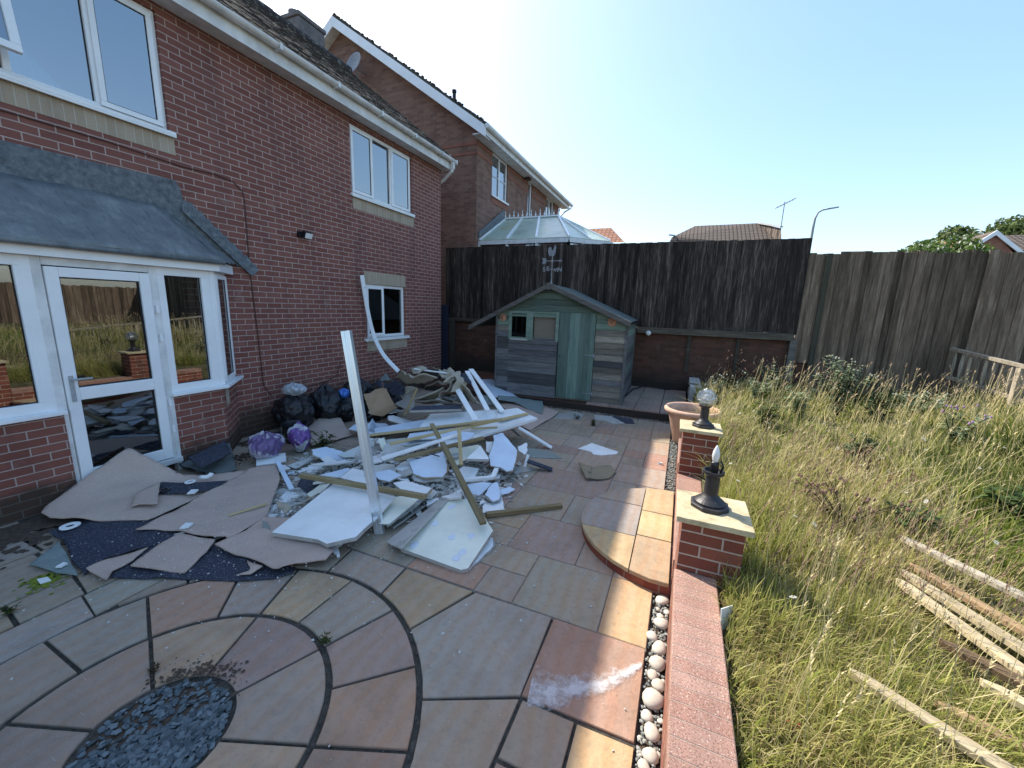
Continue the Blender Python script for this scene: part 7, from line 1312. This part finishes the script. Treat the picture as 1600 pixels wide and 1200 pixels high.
def blades(name, n, xr, yr, hr, wr, cols, lean, seed, dens=None, near=(0, 0), droop=.6, parent=None, z0=None, heads=False):
    r = np.random.default_rng(seed); x = r.uniform(*xr, n*4); y = r.uniform(*yr, n*4); dist = np.hypot(x, y)
    p = np.clip(1.6/np.maximum(dist, 1.2), .12, 1)**1.25
    if dens is not None: p = p*dens(x, y)
    vis = np.abs(np.arctan2(x, y)-.07) < 1.0
    k = (r.random(n*4) < p) & vis; x, y = x[k][:n], y[k][:n]; n = len(x); dist = np.hypot(x, y)
    z = lz(x, y) if z0 is None else np.full(n, z0); h = r.uniform(*hr, n)*(1+.4*vnoise(x, y, 1.6, 41)+.35*vnoise(x, y, 7.5, 43))*hmap(x, y); w_ = r.uniform(*wr, n)*np.clip(dist/2.6, 1, 3.2)
    fl = vnoise(x, y, 1.1, 99)*1.6+vnoise(x, y, 4, 98)*.8; az = .55+fl*.8+r.normal(0, 1.25, n); ln = np.clip(lean+.25*vnoise(x, y, 2.2, seed+3)+r.normal(0, .22, n), .05, 1.5)
    dx, dy = np.cos(az), np.sin(az); fx, fy = r.normal(0, 1, n), r.normal(0, 1, n); fn = np.hypot(fx, fy); fx /= fn; fy /= fn
    T_ = [0, .35, .7, 1.]; V = np.zeros((n, 7, 3)); 
    for i, t in enumerate(T_):
        out = h*ln*(t**1.7); up = h*(t-droop*ln*t**2.6*.55); cx, cy, cz = x+dx*out, y+dy*out, z+np.maximum(up, .01*t)
        if i < 3:
            ww = w_*(1-.35*t)/2
            for j, s in ((0, -1), (1, 1)): V[:, i*2+j] = np.stack([cx+s*fx*ww, cy+s*fy*ww, cz], 1)
        else: V[:, 6] = np.stack([cx, cy, cz], 1)
    b = (np.arange(n)*7)[:, None]; F4 = np.concatenate([b+np.array([[0, 1, 3, 2]]), b+np.array([[2, 3, 5, 4]])]); F3 = b+np.array([[4, 5, 6]])
    c = np.array(cols); idx = np.clip((.5+.42*vnoise(x, y, 1.7, 31)+r.normal(0, .18, n))*len(c), 0, len(c)-1).astype(int); cc = c[idx]*r.uniform(.75, 1.25, (n, 1))
    col = np.repeat(cc[:, None, :], 7, 1); col[:, 6] *= 1.15
    o = arr_mesh(name, V.reshape(-1, 3), F4, F3, ['grass_blade'], col.reshape(-1, 3)); struct(o, 'stuff'); return o
G = [(.09, .125, .022), (.16, .205, .035), (.23, .27, .05), (.32, .335, .08), (.42, .39, .14)]
Y_ = [(.26, .25, .09), (.42, .37, .15), (.54, .46, .23), (.62, .53, .30), (.44, .33, .17)]
def dz(x, y):
    path = np.exp(-((x-1.6)/.5)**2-((y-2.6)/.7)**2)*.35
    bare = np.exp(-((x-.75)/.28)**2-((y-2.75)/.35)**2)*.6
    return np.clip(1-path-bare, .08, 1)*np.clip(.65+.75*vnoise(x, y, 8., 61), .3, 1)
blades('grass', 105000, (.36, 8.5), (.7, 9.6), (.12, .30), (.0035, .0075), G, .38, 1, dz)
blades('dry_grass', 78000, (.40, 8.5), (.7, 9.6), (.14, .36), (.0022, .0042), Y_, .55, 2, lambda x, y: dz(x, y)*np.clip(.45+.55*vnoise(x, y, 1.0, 55), .1, 1))
blades('long_grass', 9000, (.42, 7.5), (1.0, 9.3), (.34, .60), (.002, .0038), [(.30, .29, .10), (.48, .41, .20), (.58, .50, .28)], .42, 3, lambda x, y: np.clip(.35+.6*vnoise(x, y, 1.2, 7)+.5*(y > 4), .05, 1))
blades('grass', 24000, (.34, 2.6), (.7, 3.6), (.10, .20), (.0025, .0055), G, .4, 15)
blades('dry_grass', 9000, (.34, 2.6), (.7, 3.6), (.12, .24), (.002, .0036), Y_, .8, 16)
blades('grass', 2600, (.40, 1.0), (2.75, 4.3), (.2, .42), (.003, .006), G, .5, 14)
# seed heads: thin stems with fuzzy tops
def seedheads(name, n, xr, yr, hr, seed, hc, reddish=0., dens=None):
    r = np.random.default_rng(seed); x = r.uniform(*xr, n*3); y = r.uniform(*yr, n*3); p = np.clip(2.6/np.maximum(np.hypot(x, y), 1), .2, 1)
    if dens is not None: p = p*dens(x, y)
    k = r.random(n*3) < p; x, y = x[k][:n], y[k][:n]; n = len(x); z = lz(x, y); V = []; F = []; Cc = []
    for i in range(n):
        h = r.uniform(*hr); az = .4+r.normal(0, .9); l = abs(r.normal(.25, .15)); sc_ = max(1, math.hypot(x[i], y[i])/3.2); pts = []
        for t in (0, .4, .8, 1.):
            pts.append(np.array([x[i]+math.cos(az)*h*l*t**1.8, y[i]+math.sin(az)*h*l*t**1.8, z[i]+h*(t-.1*l*t*t)]))
        fw = .0011*sc_; base = len(V); f_ = np.array([math.cos(az+1.57)*fw, math.sin(az+1.57)*fw, 0]); stc = np.array((.42, .36, .18))*r.uniform(.8, 1.2); hcc = np.array(hc)*r.uniform(.75, 1.25)
        for p_ in pts[:3]: V += [p_-f_, p_+f_]; Cc += [stc, stc]
        F += [(base, base+1, base+3, base+2), (base+2, base+3, base+5, base+4)]
        a, b = pts[2], pts[3]; hl = r.uniform(.05, .10); d = (b-a)/np.linalg.norm(b-a)
        for s in range(12):
            t = s/11; c0 = a+d*hl*t*1.5; rr = .0065*sc_**.7*math.sin(math.pi*min(1, t*.9+.1)); an = r.uniform(0, 6.28); o1 = np.array([math.cos(an), math.sin(an), .55])*rr; w2 = np.array([-math.sin(an), math.cos(an), 0])*rr*.45
            bb = len(V); V += [c0-w2, c0+w2, c0+o1*1.6+w2*.3+d*.012, c0+o1*1.6-w2*.3+d*.012]; Cc += [hcc]*4; F.append((bb, bb+1, bb+2, bb+3))
    o = arr_mesh(name, np.array(V), np.array(F), np.zeros((0, 3), int), ['dry_stem'], np.array(Cc)); struct(o, 'stuff')
seedheads('seed_heads', 1500, (.45, 7.5), (1.2, 9.2), (.36, .66), 8, (.52, .43, .24), dens=lambda x, y: np.clip(.5+.5*vnoise(x, y, 1.3, 12), .05, 1))
seedheads('brown_seed_heads', 700, (.45, 1.9), (2.2, 5.4), (.26, .46), 9, (.22, .14, .10))
seedheads('tall_seed_heads', 420, (1.2, 6.5), (5.8, 9.2), (.55, .95), 10, (.50, .38, .24))
# small white flowers
V = []; F = []; r = np.random.default_rng(3)
for k in range(70):
    x, y = r.uniform(.5, 3.5), r.uniform(1.6, 6.5); z = float(lz(np.array(x), np.array(y)))+r.uniform(.22, .40); s = r.uniform(.008, .016); tl = r.normal(0, .4, 2)
    for j in range(7):
        a = 2*math.pi*j/7; b = len(V)
        for da, rr in ((-.15, .2), (.15, .2), (.3, 1), (-.3, 1)): px, py = s*rr*math.cos(a+da), s*rr*math.sin(a+da); V.append((x+px, y+py, z+tl[0]*px+tl[1]*py))
        F.append((b, b+1, b+2, b+3))
struct(arr_mesh('white_flowers', np.array(V), np.array(F), np.zeros((0, 3), int), ['leaves'], np.tile((.8, .8, .76), (len(V), 1))), 'stuff')
# leafy plants
def leafquad(V, F, Cc, p, d, L, w_, col, r, curl=.3):
    d = d/np.linalg.norm(d); s = np.cross(d, (0, 0, 1)); s = s/(np.linalg.norm(s)+1e-6); b = len(V); n_ = np.cross(s, d)
    for t, ww in ((0, .15), (.35, 1), (.75, .7), (1, .05)):
        c = p+d*L*t-n_*curl*L*t*t
        V += [c-s*w_*ww/2, c+s*w_*ww/2]; Cc += [col, col]
    F += [(b, b+1, b+3, b+2), (b+2, b+3, b+5, b+4), (b+4, b+5, b+7, b+6)]
def plant(nm, lb, cat, x, y, z, h, spread, stems, leafn, L, w_, cols, seed, flower=None, stemc=(.12, .14, .06), group=None):
    r = np.random.default_rng(seed); o = T(nm, lb, cat, (x, y, z), group); m = MB(); V = []; F = []; Cc = []; FV = []; FF = []
    for s in range(stems):
        az = r.uniform(0, 6.28); l = r.uniform(.2, 1.)*spread; hh = h*r.uniform(.6, 1.); pts = [Vector((x+math.cos(az)*l*t**1.4+.01*math.sin(7*t+s), y+math.sin(az)*l*t**1.4, z+hh*t)) for t in (0, .2, .4, .6, .8, 1)]
        m.tube(pts, [.006*h**.5, .005*h**.5, .0045*h**.5, .004*h**.5, .003*h**.5, .002], 5)
        for k in range(leafn):
            t = r.uniform(.08, 1)**.8; i = min(4, int(t*5)); p = np.array(pts[i].lerp(pts[i+1], t*5-i)); a = r.uniform(0, 6.28); d = np.array((math.cos(a), math.sin(a), r.uniform(.0, .8))); c = np.array(cols[r.integers(len(cols))])*r.uniform(.7, 1.25)
            leafquad(V, F, Cc, p, d, L*r.uniform(.5, 1.1)*(1.15-.5*t), w_*r.uniform(.6, 1.2), c, r)
        if flower is not None:
            for q_ in range(3): c = np.array(pts[5])+r.normal(0, .02, 3); FV.append(c)
    m.build('stem', 'dry_stem', o, uv=False); M_ = None
    vv = np.array(V)-np.array((x, y, z)); a_ = arr_mesh('leaves', vv, np.array(F), np.zeros((0, 3), int), ['leaves'], np.array(Cc), parent=o)
    if flower is not None:
        for c in FV[::2]: fm = MB(); pebble(fm, c[0], c[1], c[2], .012, .012, .014, 0, .2, .5, 7); fm.build('flower_head', flower, o, uv=False)
plain('thistle_purple', (.36, .20, .40), .8, .2); plain('white_bloom', (.38, .38, .30), .8, .2); plain('brown_bloom', (.20, .12, .09), .9, .3)
for ob in [o for o in bpy.data.objects if o.name.startswith('seed')]: pass
GR = [(.09, .13, .05), (.15, .19, .09), (.22, .26, .14)]; SG = [(.18, .24, .13), (.28, .35, .20), (.38, .43, .28)]; DG = [(.06, .10, .03), (.10, .16, .05), (.15, .21, .08)]
plant('thistle', 'tall pale green thistle by the fence in the middle of the lawn edge', 'thistle', 2.35, 7.5, .40, 1.0, .36, 16, 46, .15, .035, SG, 1, 'white_bloom')
plant('weed', 'grey green bushy weed in the shade of the fence left of the tall thistle', 'weed', 1.75, 8.9, .35, .80, .55, 16, 44, .12, .03, SG, 2, 'brown_bloom')
plant('weed', 'dry brown dock with bare branching stems at the left end of the lawn', 'dock', .95, 8.6, .33, .98, .35, 10, 12, .07, .015, [(.22, .15, .09), (.32, .24, .14)], 3, 'brown_bloom')
plant('weed', 'leafy green weed at the corner of the lawn beside the terracotta pot', 'weed', .62, 7.3, .32, .62, .3, 12, 26, .10, .03, GR, 4, 'white_bloom')
plant('thistle', 'thistle with a purple flower standing in front of the balustrade', 'thistle', 3.15, 6.3, .38, .62, .30, 9, 30, .15, .03, SG, 5, 'thistle_purple')
plant('thistle', 'sprawling grey green thistle right of the tall one', 'thistle', 3.45, 7.9, .42, .52, .45, 10, 34, .16, .035, SG, 6, 'white_bloom')
plant('weed', 'bushy brownish weed with tiny white flowers behind the nearer pillar', 'weed', 1.28, 3.55, .33, .40, .38, 24, 40, .035, .008, [(.16, .14, .07), (.24, .20, .11)], 7, 'brown_bloom')
plant('weed', 'dark green leafy clump in the lawn just right of the nearer pillar', 'weed', .95, 3.0, .30, .18, .25, 12, 20, .09, .045, DG, 8)
plant('weed', 'dark leafed clump at the head of the planks in the grass', 'weed', 1.75, 3.75, .36, .20, .25, 10, 18, .10, .05, DG, 9)
plant('weed', 'rough tussock with dry twigs against the farther pillar', 'weed', .60, 4.05, .28, .30, .3, 16, 22, .10, .008, Y_, 10)
for i, (p, h, lb) in enumerate(zip(SP['weeds'], (.10, .13, .09, .26, .06, .07, .05, .04), ('small green weed tuft in the paving left of the slate by the shed', 'taller green weed tuft growing from the paving joint in front of the shed', 'green weed growing on the shed plinth below the right of its door', 'dark spindly weed growing beside the pinkish carpet pad', 'tiny green seedling on the edge of the paved circle', 'dark grass tuft at the left edge of the paving', 'small green tuft at the foot of the rubble by the carpet edge', 'brown dry moss tuft in the joint above the slate bed'))):
    plant('weed', lb, 'weed', p[0], p[1], 0, h, h*.8, 7, 12, h*.5, h*.12, [(.07, .10, .03), (.12, .15, .05)] if i != 7 else [(.08, .07, .04)], 20+i)

WD = [(1.35, 8.1, .62, SG, 'pale leafy weed between the dry dock and the tall thistle'), (1.75, 7.1, .55, SG, 'leafy grey green weed just in front of the tall thistle'), (3.0, 8.9, .80, GR, 'green weed against the board fence right of the tall thistle'), (2.75, 7.2, .55, GR, 'bushy green weed in the lawn below the tall thistle'), (1.15, 6.2, .45, GR, 'leafy weed in the bright grass beyond the farther pillar'), (1.9, 5.2, .38, GR, 'low broad leafed weed in the middle of the lawn'), (2.6, 4.3, .34, DG, 'dark green broad leafed weed right of the lawn middle'), (3.9, 5.4, .4, GR, 'green weed before the balustrade at the right')]
for i, (x, y, h, cl, lb) in enumerate(WD): plant('weed', lb, 'weed', x, y, float(lz(np.array(x), np.array(y))), h, h*.55, 12, 30, .14 if h > .2 else .10, .035, cl, 60+i, 'white_bloom' if h > .6 else None)

# ---------------------------------------------------------------- far things over the fence
FH = T('house', 'distant house roof of brown tiles with clipped ends above the dark fence', 'house', (1.8, 34, 1.1))
def quadroof(m, pts, th=.12): m.prism(pts, (0, 0, -th))
Yf = 32.; ex0, ex1 = -1.75, 5.3; kz = Yf/30
m = MB(); m.prism([(-1.9, Yf, 6.6), (5.35, Yf, 6.6), (4.05, Yf+4.2, 8.55), (-.05, Yf+4.2, 8.35)], (0, 0, -.12)); m.m = [0]*len(m.m)
t = NT('far_tiles', .85, .2); uv = t.uv(); b_ = t.n('TexBrick', Vector=uv, Scale=1., Mortar_Size=.04, Mortar_Smooth=.3, Brick_Width=.26, Row_Height=.27, Bias=0.); b_.offset = 0.
b_.inputs['Color1'].default_value = (.135, .11, .09, 1); b_.inputs['Color2'].default_value = (.165, .13, .105, 1); b_.inputs['Mortar'].default_value = (.045, .035, .03, 1); t.col(b_.outputs[0]); M['far_tiles'] = t.m
t = NT('far_orange_tiles', .85, .2); uv = t.uv(); b_ = t.n('TexBrick', Vector=uv, Scale=1., Mortar_Size=.05, Mortar_Smooth=.3, Brick_Width=.34, Row_Height=.33, Bias=0.); b_.offset = 0.
b_.inputs['Color1'].default_value = (.34, .16, .10, 1); b_.inputs['Color2'].default_value = (.42, .21, .13, 1); b_.inputs['Mortar'].default_value = (.2, .1, .07, 1); t.col(b_.outputs[0]); M['far_orange_tiles'] = t.m
m = MB(); kf = Yf/30
X_ = lambda v: v*kf
zt = lambda v: 1.93+(v-1.93)*kf
ea, eb, ra, rb = (-1.6, 6.4), (5.0, 6.7), (.036, 7.843), (3.781, 8.032)
yb_ = Yf; 
m.add([(X_(-1.6), yb_, zt(6.2)), (X_(5.05), yb_, zt(6.2)), (X_(4.98), yb_+.6, zt(7.3)), (4.35, yb_+3.6, 8.62), (.05, yb_+3.6, 8.62), (X_(-1.35), yb_+.6, zt(7.0))], [(0, 1, 2, 3, 4, 5)]); m.build('roof', 'far_tiles', FH, flip=False)
m = MB(); m.box(X_(-1.3), X_(4.8), yb_+.8, yb_+7.5, 1.1, 6.3); m.prism([(X_(4.95), yb_+.3, 6.3), (X_(4.95), yb_+7, 6.3), (X_(4.95), yb_+5, 8.0), (X_(4.95), yb_+2.6, 8.0)], (-.15, 0, 0)); m.build('wall', 'far_brick', FH)
m = MB(); m.prism([(.05, yb_+3.6, 8.6), (4.35, yb_+3.6, 8.6), (X_(4.98), yb_+6.6, zt(7.3)), (X_(5.05), yb_+7.6, 6.4), (X_(-1.6), yb_+7.6, 6.4), (X_(-1.35), yb_+6.6, zt(7.0))], (0, 0, -.1)); m.build('rear_slope', 'far_tiles', FH)
m = MB(); m.beam((X_(-1.5), yb_-.05, zt(7.05)), (X_(-1.2), yb_+.9, zt(7.15)), .12, .08); m.beam((X_(4.95), yb_+.3, zt(7.35)), (4.3, yb_+3.4, 8.6), .15, .1); m.build('bargeboard', 'satin_grey', FH)
AE = T('tv_aerial', 'thin rooftop television aerial on the right end of the distant brown roof', 'aerial', (5.45, 34.5, 7.4))
m = MB(); m.tube([(5.6, 34.5, 7.0), (5.6, 34.5, 9.75)], .03, 6); m.beam((5.1, 34.5, 9.35), (6.2, 34.3, 9.9), .04, .04)
for k in range(7): m.beam((5.15+.16*k, 34.1, 9.38+.08*k), (5.15+.16*k, 34.9, 9.38+.08*k), .02, .02, up=(1, 0, 0))
m.build('mast', 'weathered_iron', AE)
LP = T('street_lamp', 'tall grey street lamp with a curved arm beyond the fence', 'street lamp', (7.0, 32, 1.1))
m = MB(); lx = 6.95; m.tube([(lx, 32, 1.1), (lx, 32, 7.6), (lx+.03, 32, 8.1), (lx+.14, 32, 8.42), (lx+.35, 32, 8.56), (lx+.62, 32, 8.60)], [.09, .075, .06, .05, .045, .04], 8); m.build('pole', 'lamp_post_grey', LP)
m = MB(); m.beam((lx+.55, 32, 8.60), (lx+1.15, 32, 8.68), .16, .07, w2=.08); m.build('lantern', 'lamp_post_grey', LP)
SRf = T('house', 'small orange roof tip just above the fence right of the conservatory', 'house', (-6.4, 32, 1.1))
m = MB(); m.add([(-10.4, 32, 7.0), (-4.7, 32, 7.0), (-6.15, 34, 8.45), (-9.5, 34, 8.45)], [(0, 1, 2, 3)]); m.add([(-4.7, 32, 7.0), (-4.7, 37, 7.0), (-6.15, 34, 8.45)], [(0, 1, 2)]); m.build('roof', 'far_orange_tiles', SRf, flip=False); m = MB(); m.box(-9.8, -4.8, 32.2, 37, 1.1, 6.6); m.build('wall', 'far_brick', SRf)
# houses and trees at the right
RH = T('house', 'orange brick house with a white edged gable above the fence at the far right', 'house', (17, 32, 1.1))
gx, gz = 15.45, 7.0; gy = 32.
m = MB(); m.prism([(gx-1.15, gy, 5.55), (gx+1.15, gy, 5.55), (gx, gy, gz-.12)], (0, 3, 0)); m.box(gx-1.1, gx+1.1, gy, gy+3, 1.1, 5.6); m.box(gx+1.1, gx+6, gy+1.2, gy+6, 1.1, 6.0); m.build('wall', 'far_brick', RH)
m = MB()
for s in (-1, 1): m.prism([(gx, gy-.15, gz), (gx+s*1.5, gy-.15, 5.62), (gx+s*1.5, gy-.15, 5.40), (gx, gy-.15, gz-.26)], (0, .08, 0))
m.build('bargeboard', 'white_plastic', RH)
m = MB()
m.add([(gx, gy-.12, gz), (gx+1.5, gy-.12, 5.6), (gx+1.5, gy+3, 5.6), (gx, gy+4, gz)], [(0, 1, 2, 3)]); m.add([(gx, gy-.12, gz), (gx-1.5, gy-.12, 5.6), (gx-1.5, gy+3, 5.6), (gx, gy+4, gz)], [(3, 2, 1, 0)])
m.add([(gx+.8, gy+1.0, 6.05), (gx+7, gy+1.0, 6.05), (gx+7, gy+3.4, 7.25), (gx-.2, gy+3.4, 7.25)], [(0, 1, 2, 3)]); m.build('roof', 'far_tiles', RH, flip=False)
m = MB(); m.add([(gx-3.6, gy+1.5, 5.4), (gx, gy+1.5, 6.1), (gx+.3, gy+4, 7.3), (gx-2.2, gy+4, 6.4)], [(0, 1, 2, 3)]); m.build('side_roof', 'far_orange_tiles', RH, flip=False)
m = MB(); m.box(gx-.28, gx+.28, gy-.06, gy-.01, 5.2, 5.95); m.build('window', 'white_plastic', RH); m = MB(); m.box(gx-.2, gx+.2, gy-.08, gy-.065, 5.3, 5.85); m.build('pane', 'upper_glass', RH)
m = MB(); m.add([(gx+3.3, gy-1, 5.5), (gx+7, gy-1, 5.5), (gx+7, gy+1, 6.2), (gx+4.3, gy+1, 6.2)], [(0, 1, 2, 3)]); m.box(gx+3.6, gx+7, gy-.6, gy+.9, 1.1, 5.5); m.build('porch_roof', 'dirty_white_plastic', RH)
def tree(nm, lb, x, y, z, h, rx_, rz_, n, cols, seed, blos=0., group=None, leaf_=.16, lobes=9):
    r = np.random.default_rng(seed); o = T(nm, lb, 'tree', (x, y, z), group); m = MB(); m.tube([(x, y, z), (x+.1, y, z+h*.4), (x-.05, y, z+h*.75)], [.16, .12, .05], 8)
    cs = []
    for k in range(lobes):
        a = r.uniform(0, 6.28); rr = r.uniform(.2, .85); c = np.array((x+rx_*rr*math.cos(a), y+rx_*rr*math.sin(a), z+h*r.uniform(.45, .84))); cs.append((c, r.uniform(.4, .65)*rx_)); m.tube([(x, y, z+h*.35), tuple((np.array((x, y, z+h*.35))+c)/2+np.array((0, 0, .1))), tuple(c)], [.07, .045, .015], 5)
    m.build('trunk', 'bark', o, uv=False); V = []; F = []; Cc = []
    for k in range(n):
        c, R = cs[r.integers(len(cs))]; d = r.normal(0, 1, 3); d /= np.linalg.norm(d); p = c+d*R*r.uniform(.55, 1.05)*np.array((1, 1, rz_)); a = r.normal(0, 1, 3); a /= np.linalg.norm(a); b = np.cross(a, r.normal(0, 1, 3)); b /= np.linalg.norm(b)
        s = leaf_*r.uniform(.5, 1.2); q0 = len(V); V += [p-a*s, p+b*s*.5, p+a*s, p-b*s*.5]; F.append((q0, q0+1, q0+2, q0+3))
        cc = np.array((.72, .72, .62)) if (blos and r.random() < blos) else np.array(cols[r.integers(len(cols))])*r.uniform(.6, 1.35); Cc += [cc]*4
    arr_mesh('crown', np.array(V)-np.array((x, y, z)), np.array(F), np.zeros((0, 3), int), ['leaves'], np.array(Cc), parent=o)
TC = [(.06, .10, .02), (.09, .15, .03), (.13, .20, .05)]; TB = [(.055, .085, .025), (.10, .14, .04), (.16, .20, .07)]
tree('elder_bush', 'bright green elder bush with cream blossoms above the right hand fence', 11.9, 29, 1.1, 5.7, 1.6, .9, 7000, TC, 1, .10, leaf_=.12)
tree('elder_bush', 'second green bush with cream blossoms just left of the white edged gable', 13.7, 29.5, 1.1, 5.9, 1.4, .9, 6000, TC, 2, .09, leaf_=.13)
tree('hedge_tree', 'olive green tree behind the elder bushes, leftmost of the row', 15.9, 38, 1.1, 6.9, 2.0, .8, 8000, TB, 3, .06, leaf_=.18)
tree('hedge_tree', 'olive green tree in the middle of the row behind the far right house', 19.0, 40, 1.1, 8.2, 2.2, .8, 8000, TB, 4, .05, leaf_=.18)
tree('hedge_tree', 'olive green tree rightmost of the row at the picture edge', 22.8, 41, 1.1, 9.1, 2.3, .8, 8000, TB, 5, .03, leaf_=.18)
